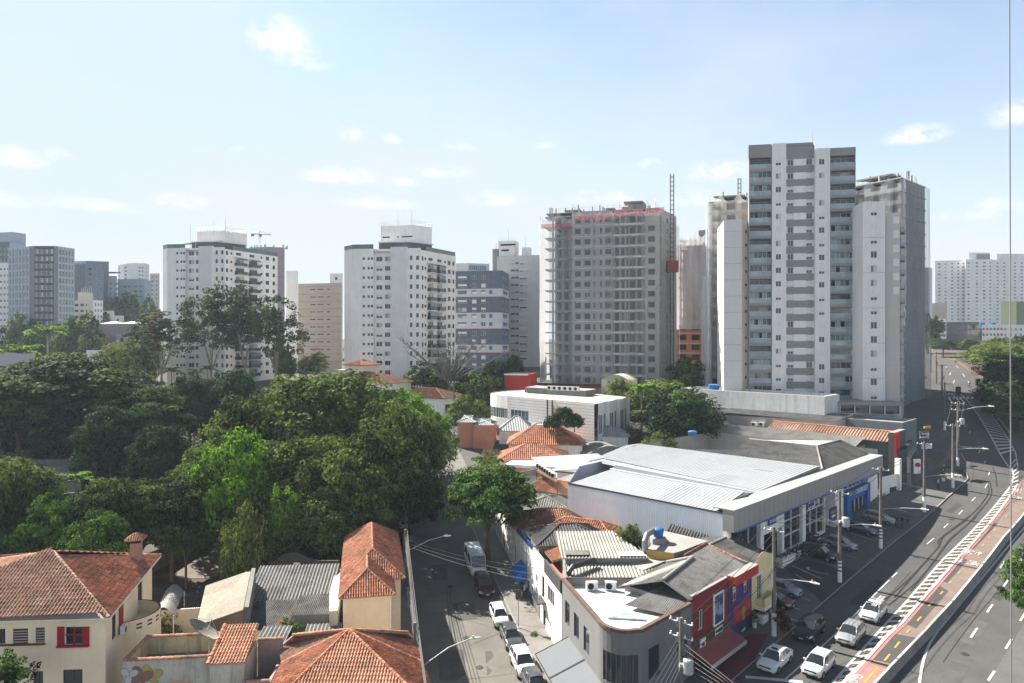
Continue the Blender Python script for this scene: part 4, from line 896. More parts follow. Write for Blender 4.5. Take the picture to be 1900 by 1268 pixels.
b=block('roof_tank_block','small white rooftop storey showing behind the beige block',[(612,330),(636,328)],508,M_WHITE,3,nfl=5,top=1);b.finish()
M_BLUEG=mk('slate_blue_render',(.105,.13,.175),.8,.06,.3,fine=2);M_BANDW=mk('pale_blue_render',(.50,.51,.55),.8,.05,.3)
b=block('banded_block','slate blue and white banded apartment block beside the white tower',[(842,250),(932,247),(944,262)],(502,247),M_BLUEG,2.9,{0:[(.09,3.2,0,1.3,['half','slide','curt']),(.38,1.6,0,1.4,['half','blank','slide']),(.57,1.6,0,1.4,['half','blank','slide']),(.74,.7,.4,.6,'dark')],1:[(.08,1.0,0,1.3,ANY),(.5,1.2,0,1.3,ANY),(.75,1,0,1.3,ANY)]},top=1.2)
f0=Frame(b.ring[0],b.ring[1]);f1=Frame(b.ring[1],b.ring[2])
for k,r in((2,1),(5,2),(9,1)):
 for f_ in(f0,f1):
  z1=b.zt-1.3-2.9*k+.55;z0=z1-2.9*r
  for zlo in[z0+2.9*j for j in range(r)]:
   b.mb.prism([f_(-.02,-.03),f_(f_.L+.02,-.03),f_(f_.L,0),f_(0,0)],zlo,zlo+1.0,M_BANDW);b.mb.prism([f_(-.02,-.03),f_(f_.L+.02,-.03),f_(f_.L,0),f_(0,0)],zlo+2.35,zlo+2.9,M_BANDW)
   for u0,u1 in((0,.08),(.27,.37),(.47,.56),(.66,.73),(.8,1)) if f_ is f0 else((0,.07),(.75,1)):b.mb.prism([f_(u0*f_.L-.02,-.03),f_(u1*f_.L,-.03),f_(u1*f_.L,0),f_(u0*f_.L,0)],zlo+1.0,zlo+2.35,M_BANDW)
  b.mb.prism([f_(-.02,-.05),f_(f_.L+.02,-.05),f_(f_.L,0),f_(0,0)],z0-.18,z0,mk('dull_red',(.25,.04,.04),.8))
b.finish()
b=block('glass_block','blue glass office roof storey behind the banded apartment block',[(846,330),(868,329),(908,332)],(489,330),[M_GREYL,M_BANDW],3.4,{0:[],1:[(.05,8.6,-.3,2.4,'band')]},nfl=4,top=.6);b.finish()
b=block('tall_white_block','tall off white apartment block with a round stack at its roof corner',[(922,275),(1003,270)],(476,275),mk('offwhite_render',(.55,.545,.52),.85,.08,.25,fine=2,streak=.2),2.9,{0:[(.325,1.6,.2,.8,['slide','dark','half']),(.43,1.3,.2,.8,['slide','dark']),(.525,3.0,-.1,1.3,['blank','blank','half','curt','slide'])]},top=1.6)
for i in range(14):b.mb.prism([b.f(9.3,-.35),b.f(12.9,-.35),b.f(12.9,0),b.f(9.3,0)],b.zt-2.2-2.9*i-.9,b.zt-2.2-2.9*i-.3,M_GREYL,bottom=True)
b.finish();z=b.zt
boxon(b,0,6.9,2,8,z,z+6.4,M_WHITEW,'lift_storey');boxon(b,1.0,7.2,1.8,2.2,z+4.4,z+5.1,M_DARK,'louvre');boxon(b,1.4,4.5,1.7,2.1,z+2.2,z+2.9,M_DARK,'louvre');boxon(b,9.6,12.6,3,7,z,z+3.6,M_WHITEW,'tank_room')
m=MB();m.lathe((*b.f(-1.2,3),b.g0),[(1.75,0),(1.75,z-b.g0+3.2),(1.6,z-b.g0+3.3)],mk('stack_concrete',(.27,.27,.27),.9,.12,.3,streak=.3),18);m.tube([b.f.p(-1.2,3,z+3),b.f.p(-1.2,3,z+5.4)],.18,M_STEEL);m.build('stack',b.root)
m=MB();rail(m,[b.f.p(0,2,z+6.4),b.f.p(6.9,2,z+6.4)],1.1,M_STEEL,1.2,.03);m.build('roof_railing',b.root);antenna(b.root,*b.f.p(3.6,4,z+6.4),5.5);antenna(b.root,*b.f.p(10.8,4,z+3.6),5)
b=block('grey_tower','slim grey apartment tower seen between the net and the netted block',[(1296,235),(1314,233)],(428,235),mk('tower_grey_far',(.33,.33,.34),.85,.08,.3),2.95,{0:[(.1,1.6,0,1.5,['dark','slide']),(.62,.9,0,1.2,'dark')]},top=1.2);b.finish()
b=block('office_block','pale office block with gridded windows and a dark glazed middle bay',[(17,312),(55,305.5),(64,304.5),(100,304.5),(108,305.5),(137,313)],(457,305),[mk('office_white',(.46,.49,.54),.8,.05,.3),mk('office_mauve',(.235,.225,.25),.8,.06,.3),mk('office_slate',(.07,.09,.11),.7,.08,.3),MATS['office_mauve'],MATS['office_white']],3.2,{0:[(i/6+.025,1.05,-.5,2.3,'blue') for i in range(6)],1:[],2:[(.02+i*.25,1.65,-.3,2.0,['tint','curt','blue','tint']) for i in range(4)],3:[],4:[(.04+i*.19,1.15,-.5,2.4,'blue') for i in range(5)]},top=.9,lim=100)
b.finish(limit=100)
for w in((0,6),(2,4),(4,5)):
 f_=Frame(b.ring[w[0]],b.ring[w[0]+1]);m=MB()
 for i in range(12 if w[0]!=2 else 11):m.prism([f_(0,-.35),f_(f_.L,-.35),f_(f_.L,0),f_(0,0)],b.zt-.9-3.2*i-.35,b.zt-.9-3.2*i,MATS['office_white'] if w[0]!=2 else MATS['office_slate'],bottom=True)
 if w[0]!=2:
  for j in range(w[1]+1):m.prism([f_(f_.L*j/w[1]-.12,-.3),f_(f_.L*j/w[1]+.12,-.3),f_(f_.L*j/w[1]+.12,0),f_(f_.L*j/w[1]-.12,0)],b.g0,b.zt,MATS['office_white'])
 m.build('facade_grid',b.root)
M_HZ1=mk('far_white',(.74,.73,.71),.85,.06,.3);M_HZ2=mk('far_slate',(.12,.15,.18),.8,.08,.3);M_HZ3=mk('far_blue_grey',(.36,.41,.48),.85,.06,.3);M_HZ4=mk('far_cream',(.58,.52,.47),.85,.07,.3)
b=block('hotel_block','dark slate block with rows of small square windows at the left edge',[(-70,345),(18,338),(48,350)],(449,338),[M_HZ2,M_HZ3],3.1,{0:[(i/14+.02,1.0,0,1.1,'tint') for i in range(14)],1:[]},top=1.5);b.finish()
m=MB();f_=b.f;m.prism([X(-40,350),X(24,346),X(48,352),X(30,370),X(-40,370)],b.zt-1,zz(432,348),M_HZ3);m.build('roof_storey',b.root)
b=block('white_low_block','white block with rows of small windows in front of the dark slate block',[(-60,325),(18,322)],(488,323),M_HZ1,3.0,{0:[(i/12+.02,1.1,0,1.1,'blue') for i in range(12)]},top=1.5);b.finish()
b=block('slate_apartments','dark slate apartment block with vertical stripes left of the pale blue one',[(137,400),(158,396),(192,396),(200,412)],(490,396),[M_HZ2,mk('far_slate_light',(.17,.21,.25),.8,.08,.3),M_HZ2],3.0,{0:[(.3,1.6,0,1.5,'dark')],1:[(.18,1.6,0,1.3,'dark'),(.62,1.6,0,1.3,'blue')],2:[]},top=1.5);b.finish(limit=60)
b=block('slate_tower_back','flat roofed slate block rising just behind the striped slate apartments',[(138,440),(160,438),(202,442)],(485,440),[M_HZ3,M_HZ2],3.0,nfl=6,gap=4);b.finish()
b=block('dark_apartments','narrow dark and grey block with a covered roof terrace',[(190,415),(199,412),(217,414)],(512,412),[M_HZ2,M_HZ3],3.0,{0:[(.3,1.6,0,1.5,'dark')],1:[(.2,1.4,0,1.1,'blue'),(.75,1.6,0,1.1,'dark')]},top=3.2);b.finish();boxon(b,-1,8,0,6,b.zt+2.2,b.zt+2.6,M_DARK,'terrace_roof')
b=block('pale_blue_block','pale blue apartment block with scattered small windows',[(218,420),(268,416),(281,432)],(518,418),[mk('far_pale_blue',(.36,.43,.52),.85,.06,.3),M_HZ3],3.0,{0:[(.06,.9,0,.9,'blue'),(.22,2.0,0,1.0,['blue','dark']),(.36,2.2,0,1.0,['blue','blank']),(.62,2.0,0,1.0,['blue','dark']),(.8,2.0,0,1.0,['blue','dark','blank']),(.94,.8,0,.8,'blue')],1:[]},top=3);b.finish()
b=block('round_tower','pale tower with a curved balcony front and stepped roof far behind',[(219,560),(229,552),(240,549),(256,549),(268,553),(277,562)],(490,550),M_HZ1,3.0,{0:[(.1,3.0,0,1.6,'blue')],1:[(.15,3.0,0,1.6,'blue')],2:[],3:[(.1,1.5,0,1.3,'blue'),(.55,1.5,0,1.3,'blue')],4:[(.3,1.8,0,1.3,'blue')]},top=1.5,nfl=12);b.finish();boxon(b,6,19,4,12,b.zt,b.zt+2.4,M_HZ1)
b=block('white_slab_back','plain white block just left of the eucalyptus tower in the haze',[(278,470),(296,468)],(508,470),M_HZ4,3.0,{0:[(.15,1.6,0,1.2,'blue'),(.6,1.6,0,1.2,'blue')]},nfl=14);b.finish()
b=block('cream_block','low cream apartment block with brown windows and a white right half',[(136,345),(173,342),(191,348)],(557,342),[M_HZ4,M_HZ1],3.0,{0:[(.07,2.3,0,1.2,'dark'),(.36,2.0,0,1.2,'dark'),(.62,1.0,.1,.9,'dark')],1:[(.15,1.0,0,1.7,'blue'),(.45,1.0,0,1.7,'blue'),(.75,1.0,0,1.7,'blue')]},top=.9);b.finish();boxon(b,1,6,3,9,b.zt,b.zt+4.3,M_HZ4)
m=MB()
for i in range(6):m.box(b.f.p(2+i*.9,5,b.zt+4.3),(.25,.25,2.2+(i%3)*.4),M_STEEL)
m.build('rooftop_aerials',b.root)
for lab,pts,yt,mt,nm in(('white stepped house below the pale blue block',[(190,352),(212,351)],577,M_HZ1,'white_house'),('small white house with three dark windows beside the hillside trees',[(207,345),(230,344)],586,M_HZ1,'white_house'),('salmon house with a white parapet beside the eucalyptus tower',[(278,330),(298,329)],580,mk('salmon',(.50,.22,.15),.85),'salmon_house'),('red shed with faded boards below the long grey wall',[(174,300),(203,298)],618,mk('faded_red',(.42,.15,.12),.9,.2,.5),'shed'),('white workshop with a thin flat roof among the trees',[(160,252),(198,250)],650,M_HZ1,'workshop'),('grey shed with a white roof edge left of the street of trees',[(215,290),(237,289)],620,M_HZ3,'shed')):
 b=block(nm,lab,pts,yt,mt,3.0,gap=4.5,nfl=2 if nm!='shed' else 1,roof=mk('pale_roof',(.55,.53,.5),.8));b.finish()
b=block('long_warehouse','long low grey warehouse wall with pale roof humps beyond the trees',[(170,318),(266,312)],(601,315),mk('warehouse_grey',(.25,.23,.23),.9,.1,.2,streak=.2),6,{0:[]});
for(u,w) in((3,8),(14,8)):b.mb.mesh([b.f.p(u,1,b.zt),b.f.p(u+w,1,b.zt),b.f.p(u+w-2,6,b.zt+1.2),b.f.p(u+2,6,b.zt+1.2),b.f.p(u,11,b.zt),b.f.p(u+w,11,b.zt)],[(0,1,2,3),(3,2,5,4),(0,3,4),(1,5,2)],MATS['pale_roof'])
b.finish()
b=block('pavilion','long low white pavilion with dark posts at the left edge of the park',[(-60,210),(66,205)],(656,208),mk('pavilion_grey',(.42,.43,.45),.85,.06,.3),5,{0:[(i/7+.01,2.6,-1.2,2.4,'tint') for i in range(7)]},nfl=1,top=.7,roof=mk('dark_edge',(.10,.10,.105),.8));b.finish()
for i in range(8):b.mb.box(b.f.p(i*3,-.5,b.g0),(.25,.25,b.zt-b.g0),M_DARK)
b=block('pink_tower_shell','tall unfinished tower with pink panels and blue netting behind the white eucalyptus tower',[(462,470),(497,466),(528,470)],(459,468),[mk('net_blue',(.25,.33,.42),.9,.1,.3),mk('pink_panels',(.34,.22,.24),.85,.1,.4)],3.0,{0:[(i/8+.02,1.0,0,1.6,'dark') for i in range(8)],1:[(i/8+.02,.8,0,1.5,'blue') for i in range(8)]},top=1);b.finish(limit=60)
m=MB();rs=random.Random(2)
for i in range(16):m.box(b.f.p(rs.uniform(0,b.f.L),rs.uniform(0,6),b.zt-.4),(.7,.7,rs.uniform(1,3.5)),M_HZ3)
m.build('roof_columns',b.root)
def crane():
 c=Vector((*X(481,480),0));zt=zz(436,480);t=thing('tower_crane','small tower crane with a level jib above the pink tower shell','crane',(c.x,c.y,b.zt));m=MB()
 for sx in(-.5,.5):
  for sy in(-.5,.5):m.tube([(c.x+sx,c.y+sy,b.zt-1),(c.x+sx,c.y+sy,zt)],.16,M_WHITE,4)
 for i in range(8):z=b.zt+i*(zt-b.zt)/8;m.tube([(c.x-.5,c.y-.5,z),(c.x+.5,c.y-.5,z+1.2)],.1,M_WHITE,4)
 m.build('mast',t);m=MB()
 m.tube([(c.x-5,c.y,zt+.6),(c.x+8.5,c.y,zt)],.3,M_STEEL,5);m.tube([(c.x-5,c.y,zt+1.4),(c.x,c.y,zt+2.6),(c.x+8,c.y,zt+.3)],.12,M_STEEL,4);m.tube([(c.x,c.y,zt-.5),(c.x,c.y,zt+3.4)],.3,M_WHITE,5)
 m.build('jib',t);m=MB();m.box((c.x-4.6,c.y,zt-1.0),(1.8,1.2,1.8),M_CONC);m.build('counterweight',t);m=MB();m.box((c.x+.9,c.y,zt-1.5),(1.3,1.3,1.5),M_ALUD);m.build('cab',t)
crane()
b=block('white_apartments','wide stepped white apartment block on the far right skyline',[(1735,545),(1790,540),(1791,536),(1842,534),(1843,538),(1905,536)],(483,540),[M_WHITE,M_HZ1,M_WHITE,M_HZ1,M_WHITEW],2.75,{0:[(.1,1.8,0,1.1,['dark','half','slide']),(.32,1.5,0,1.1,['dark','half','slide']),(.55,1.2,0,1.1,['dark','slide']),(.75,1.2,0,1.1,'dark'),(.92,1.2,0,1.1,'dark')],1:[],2:[(.08,1.6,0,1.1,['dark','half']),(.38,1.8,0,1.1,['dark','half']),(.64,2.0,0,1.1,['dark','half']),(.88,1.2,0,1.1,'dark')],3:[],4:[(.1,1.6,0,1.1,'slide'),(.3,1.6,0,1.1,'slide'),(.62,1.6,0,1.1,'slide'),(.82,1.6,0,1.1,'slide')]},top=1.4,z0=20)
b.finish()
m=MB();m.prism([X(1798,540),X(1836,540),X(1838,556),X(1798,556)],b.zt-1,zz(469,540),M_WHITE);m.prism([X(1812,539.6),X(1837,539.6),X(1837,552),X(1812,552)],b.zt-.5,zz(472,540),M_GREYW);m.prism([X(1850,538),X(1903,538),X(1903,556),X(1850,556)],b.zt-.4,zz(472,540),M_WHITE,M_DARK);m.build('roof_storey',b.root)
b=block('blue_tower_far','narrow blue glazed tower beside the netted slab on the right',[(1714,520),(1723,518),(1730,524)],(497,520),[M_HZ2,M_HZ1],3.0,{0:[(.1,3.0,0,1.6,'blue')],1:[(.2,1.4,0,1.2,'blue')]},nfl=15);b.finish()
b=block('beige_box_house','plain beige box building left of the wide white apartments',[(1730,420),(1757,418)],(563,420),M_BEIGE,3.0,{0:[]},nfl=1);b.finish()
b=block('green_block','lime green building with a dark panel at the right edge',[(1857,400),(1886,398),(1915,402)],(560,400),[mk('lime_render',(.46,.50,.26),.85,.06,.3),mk('olive_panel',(.17,.20,.10),.85)],3.0,{0:[],1:[]},nfl=1);b.finish()
b=block('dark_glass_hall','low dark glazed hall below the wide white apartments',[(1756,372),(1822,368)],(598,370),mk('dark_hall',(.06,.065,.07),.5,.1,.3),3.2,{0:[(i/6+.02,2.6,-.4,2.4,'dark') for i in range(6)]},nfl=2);b.finish()
b=block('white_office_far','low white office with ribbon windows left of the dark glazed hall',[(1731,362),(1756,360)],(592,361),M_WHITE,3.2,{0:[(.08,5.4,0,1.3,'dark')]},nfl=3,top=.7);b.finish()
for i in range(2):
 pass
b=block('white_row_houses','row of low white houses with blue water tanks below the apartments',[(1822,360),(1862,358),(1910,360)],(603,360),[M_HZ1,M_WHITEW],3.0,{0:[(i/6+.03,1.0,0,1.2,'dark') for i in range(6)],1:[(i/5+.03,1.4,-.3,1.5,'tint') for i in range(5)]},nfl=2,top=.7);b.finish()
for u in(2,8):m=MB();m.lathe(b.f.p(u,3,b.zt-.5),[(1.1,0),(1.35,1.5),(1.4,1.6),(.6,2.0)],mk('blue_tank',(.03,.13,.32),.5),12);m.build('water_tank',b.root)
b=block('brick_wall_far','long pinkish brick wall closing the view above the right hand trees',[(1795,330),(1905,328)],(632,330),mk('pink_brick',(.42,.27,.21),.9,.15,.4),5,{0:[(i/9+.02,1.6,-.5,2.0,'dark') for i in range(9)]},cat='wall',nfl=1,top=.5);b.finish()
# --------- roofs
T_TERRA=tilemat('terracotta_tiles',[(0.373,0.144,0.0844),(0.526,0.224,0.128),(0.45,0.177,0.103),(0.595,0.29,0.176),(0.276,0.116,0.0758)],dark=.5,mossamt=.38)
T_ORANGE=tilemat('orange_tiles',[(0.414,0.185,0.107),(0.518,0.26,0.16),(0.456,0.214,0.126),(0.563,0.311,0.201),(0.335,0.144,0.0897)],dark=.5,mossamt=.38)
T_PALE=tilemat('pale_terracotta',[(0.394,0.226,0.157),(0.458,0.279,0.202),(0.343,0.181,0.122),(0.491,0.324,0.246)],dark=.5,mossamt=.38)
T_OLD=tilemat('old_terracotta',[(0.227,0.0986,0.06),(0.305,0.139,0.0806),(0.186,0.0852,0.0538),(0.356,0.175,0.104)],mossamt=.55)
T_FIBRE=tilemat('fibre_cement',[(0.184,0.18,0.171),(0.211,0.208,0.198),(0.164,0.161,0.154)],mossamt=.45,moss=(0.0818,0.0784,0.0716),dark=.4)
T_FIBRED=tilemat('fibre_cement_dark',[(0.093,0.0918,0.088),(0.118,0.115,0.11),(0.0744,0.0732,0.0713)],mossamt=.55,moss=(0.0341,0.0329,0.031),dark=.4)
T_FIBREL=tilemat('fibre_cement_light',[(0.299,0.287,0.264),(0.338,0.326,0.299),(0.26,0.248,0.228)],mossamt=.3,moss=(0.143,0.13,0.118),dark=.35)
T_METAL=tilemat('white_roof_sheet',[(0.304,0.315,0.33),(0.33,0.342,0.358),(0.284,0.297,0.312)],.5,dark=.12,mossamt=.10,moss=(0.193,0.2,0.206))
PROF={'tile':(.23,[(0,0),(.12,.045),(.3,.07),(.5,.045),(.62,0),(.8,-.02)],.40),'corr':(.177,[(0,0),(.25,.026),(.5,0),(.75,-.026)],1.8),'big':(.34,[(0,0),(.25,.06),(.5,0),(.75,-.06)],2.2),'trap':(.5,[(0,0),(.55,0),(.65,.04),(.9,.04)],6.0),'seam':(.5,[(0,0),(.86,0),(.90,.06),(.96,.06)],8.0),'flat':(1.0,[(0,0)],3.0)}
def roof_plane(mb,poly,mat,kind='tile',eave=None,thick=.10,scale=1.0):
 """covers a planar convex polygon with real tiles / corrugations; eave = direction across the slope"""
 Q=[Vector(p) for p in poly];n=Vector((0,0,0))
 for i in range(len(Q)):n+=(Q[i]-Q[0]).cross(Q[(i+1)%len(Q)]-Q[0])
 n.normalize()
 if n.z<0:n=-n;Q=Q[::-1]
 if eave is None:e=(Q[1]-Q[0])
 else:e=Vector(eave)
 e=(e-n*e.dot(n)).normalized();u_=n.cross(e)
 if u_.z<0:e=-e;u_=-u_
 per,prof,course=PROF[kind];per*=scale;course*=scale
 P2=[((q-Q[0]).dot(e),(q-Q[0]).dot(u_)) for q in Q]
 u0,u1=min(p[0] for p in P2),max(p[0] for p in P2)
 def span(u):
  vs=[]
  for(a,b),(c,d) in zip(P2,P2[1:]+P2[:1]):
   if abs(c-a)<1e-9:
    if abs(a-u)<1e-6:vs+=[b,d]
   elif min(a,c)-1e-9<=u<=max(a,c)+1e-9:vs.append(b+(d-b)*(u-a)/(c-a))
  return(min(vs),max(vs)) if vs else(0,0)
 cols=[];k=math.floor(u0/per)
 while k*per<u1:
  for(t,h) in prof:
   u=(k+t)*per
   if u0<u<u1:cols.append((u,h*scale,k+t))
  k+=1
 f0=[(u0+1e-6,cols[0][1] if cols else 0,u0/per)]+cols+[(u1-1e-6,cols[-1][1] if cols else 0,u1/per)]
 step=kind=='tile';mi=mb.mi(mat)
 for(a,ha,ka),(b,hb,kb) in zip(f0,f0[1:]):
  la,ta=span(a);lb,tb=span(b)
  lo,hi=min(la,lb),max(ta,tb);j0=math.floor(lo/course) if step else 0;j1=math.ceil(hi/course) if step else 1
  for j in range(j0,j1):
   if step:
    va0,va1=max(la,min(ta,j*course)),max(la,min(ta,(j+1)*course));vb0,vb1=max(lb,min(tb,j*course)),max(lb,min(tb,(j+1)*course));s0,s1=.035*scale,0
   else:va0,va1,vb0,vb1,s0,s1=la,ta,lb,tb,0,0
   if va1-va0<1e-4 and vb1-vb0<1e-4:continue
   i=len(mb.v);kk=(ka+kb)/2
   for(u,v,h) in((a,va0,ha+s0),(b,vb0,hb+s0),(b,vb1,hb+s1),(a,va1,ha+s1)):mb.v.append(tuple(Q[0]+e*u+u_*v+n*(h+thick)))
   mb.f.append((i,i+1,i+2,i+3));mb.m.append(mi)
   if step:mb.uv.append([(kk,j+.5)]*4)
   else:mb.uv.append([(kk/5.3,va0/course),(kk/5.3,vb0/course),(kk/5.3,vb1/course),(kk/5.3,va1/course)])
   if step:
    mb.v+=[tuple(Q[0]+e*a+u_*va0+n*(ha+thick)),tuple(Q[0]+e*b+u_*vb0+n*(hb+thick))]
    mb.f.append((i,i+4,i+5,i+1));mb.m.append(mi);mb.uv.append([(kk,j+.5)]*4)
 m=len(Q);top=[q+n*thick for q in Q]
 base=len(mb.v);mb.v+=[tuple(q) for q in Q]+[tuple(t) for t in top];ed=mb.mi(mk('roof_edge',(.42,.39,.35),.9,.15,.6))
 mb.f.append(tuple(base+i for i in reversed(range(m))));mb.m.append(ed);mb.uv.append(None)
 for i in range(m):mb.f.append((base+i,base+(i+1)%m,base+m+(i+1)%m,base+m+i));mb.m.append(ed);mb.uv.append(None)
def ridge(mb,a,b,mat,r=.13,tile=True,lift=.10):
 a=Vector(a)+Vector((0,0,lift));b=Vector(b)+Vector((0,0,lift));L=(b-a).length;d=(b-a)/L;s=d.cross(Vector((0,0,1))).normalized();w=s.cross(d)
 n=max(1,int(L/.42)) if tile else 1
 for i in range(n):
  p,q=a+d*(L*i/n),a+d*(L*(i+1)/n+(.05 if tile else 0));V=[]
  for(c,rr) in((p,r*1.12 if tile else r),(q,r*.9 if tile else r)):
   for k in range(6):t=math.pi*k/5;V.append(tuple(c+s*math.cos(t)*rr+w*(math.sin(t)*rr)))
  j=len(mb.v);mb.v+=V;mi=mb.mi(mat);uvk=[(i*3.7+a.x,77.5)]*4
  for k in range(5):mb.f.append((j+k,j+k+1,j+7+k,j+6+k));mb.m.append(mi);mb.uv.append(uvk)
  mb.f.append((j,j+5,j+4,j+3,j+2,j+1));mb.m.append(mi);mb.uv.append([(0,0)]*6)
def hip(parent,f,u0,u1,w0,w1,z,rise,mat,kind='tile',over=.5,ridge_along='u',scale=1.0,gable=(False,False),caps=True):
 """hip or gable roof over a rectangle of frame f as one roof part with its ridge caps"""
 mb=MB();a,b,c,d=u0-over,u1+over,w0-over,w1+over
 if ridge_along=='u':h=(d-c)/2;r0=(a+(0 if gable[0] else h),(c+d)/2);r1=(b-(0 if gable[1] else h),(c+d)/2)
 else:h=(b-a)/2;r0=((a+b)/2,c+(0 if gable[0] else h));r1=((a+b)/2,d-(0 if gable[1] else h))
 A,B,Cc,D=f.p(a,c,z),f.p(b,c,z),f.p(b,d,z),f.p(a,d,z);r0p,r1p=f.p(*r0,z+rise),f.p(*r1,z+rise)
 if ridge_along=='u':planes=[([A,B,r1p,r0p],f.d),([Cc,D,r0p,r1p],f.d)]+([([D,A,r0p],f.n)] if not gable[0] else[])+([([B,Cc,r1p],f.n)] if not gable[1] else[])
 else:planes=[([D,A,r0p,r1p],f.n),([B,Cc,r1p,r0p],f.n)]+([([A,B,r0p],f.d)] if not gable[0] else[])+([([Cc,D,r1p],f.d)] if not gable[1] else[])
 for pl,e in planes:roof_plane(mb,pl,mat,kind,(e.x,e.y,0),scale=scale)
 o=mb.build('roof',parent)
 if caps:
  m=MB();t=kind=='tile'
  if(Vector(r0p)-Vector(r1p)).length>.3:ridge(m,r0p,r1p,mat,tile=t)
  ends=((A,r0p),(D,r0p),(B,r1p),(Cc,r1p)) if ridge_along=='u' else((A,r0p),(B,r0p),(Cc,r1p),(D,r1p))
  for k,(q,rr) in enumerate(ends):
   if not gable[k//2]:ridge(m,q,rr,mat,tile=t)
  if m.v:m.build('ridge_caps',o)
 return o
def shed(parent,f,u0,u1,w0,w1,zf,zb,mat,kind='corr',along='w',name='roof',thick=.08):
 """single slope: zf at w0, zb at w1 (or along u)"""
 mb=MB()
 if along=='w':poly=[f.p(u0,w0,zf),f.p(u1,w0,zf),f.p(u1,w1,zb),f.p(u0,w1,zb)];e=f.d
 else:poly=[f.p(u0,w0,zf),f.p(u1,w0,zb),f.p(u1,w1,zb),f.p(u0,w1,zf)];e=f.n
 roof_plane(mb,poly,mat,kind,(e.x,e.y,0),thick);return mb.build(name,parent)
def box_walls(b,f,u0,u1,w0,w1,z0,z1,mat,holes={},rev=.18):
 """four walls; holes keyed front/right/back/left"""
 q=[f(u0,w0),f(u1,w0),f(u1,w1),f(u0,w1)];zs=z1 if isinstance(z1,(list,tuple)) else[z1]*4
 for i,k in enumerate(('front','right','back','left')):
  a,c=q[i],q[(i+1)%4];za,zc=zs[i],zs[(i+1)%4];L=(Vector(c)-Vector(a)).length
  b.wall(a,c,z0,(lambda u,za=za,zc=zc,L=L:za+(zc-za)*u/L) if za!=zc else za,holes.get(k,()),mat,rev)
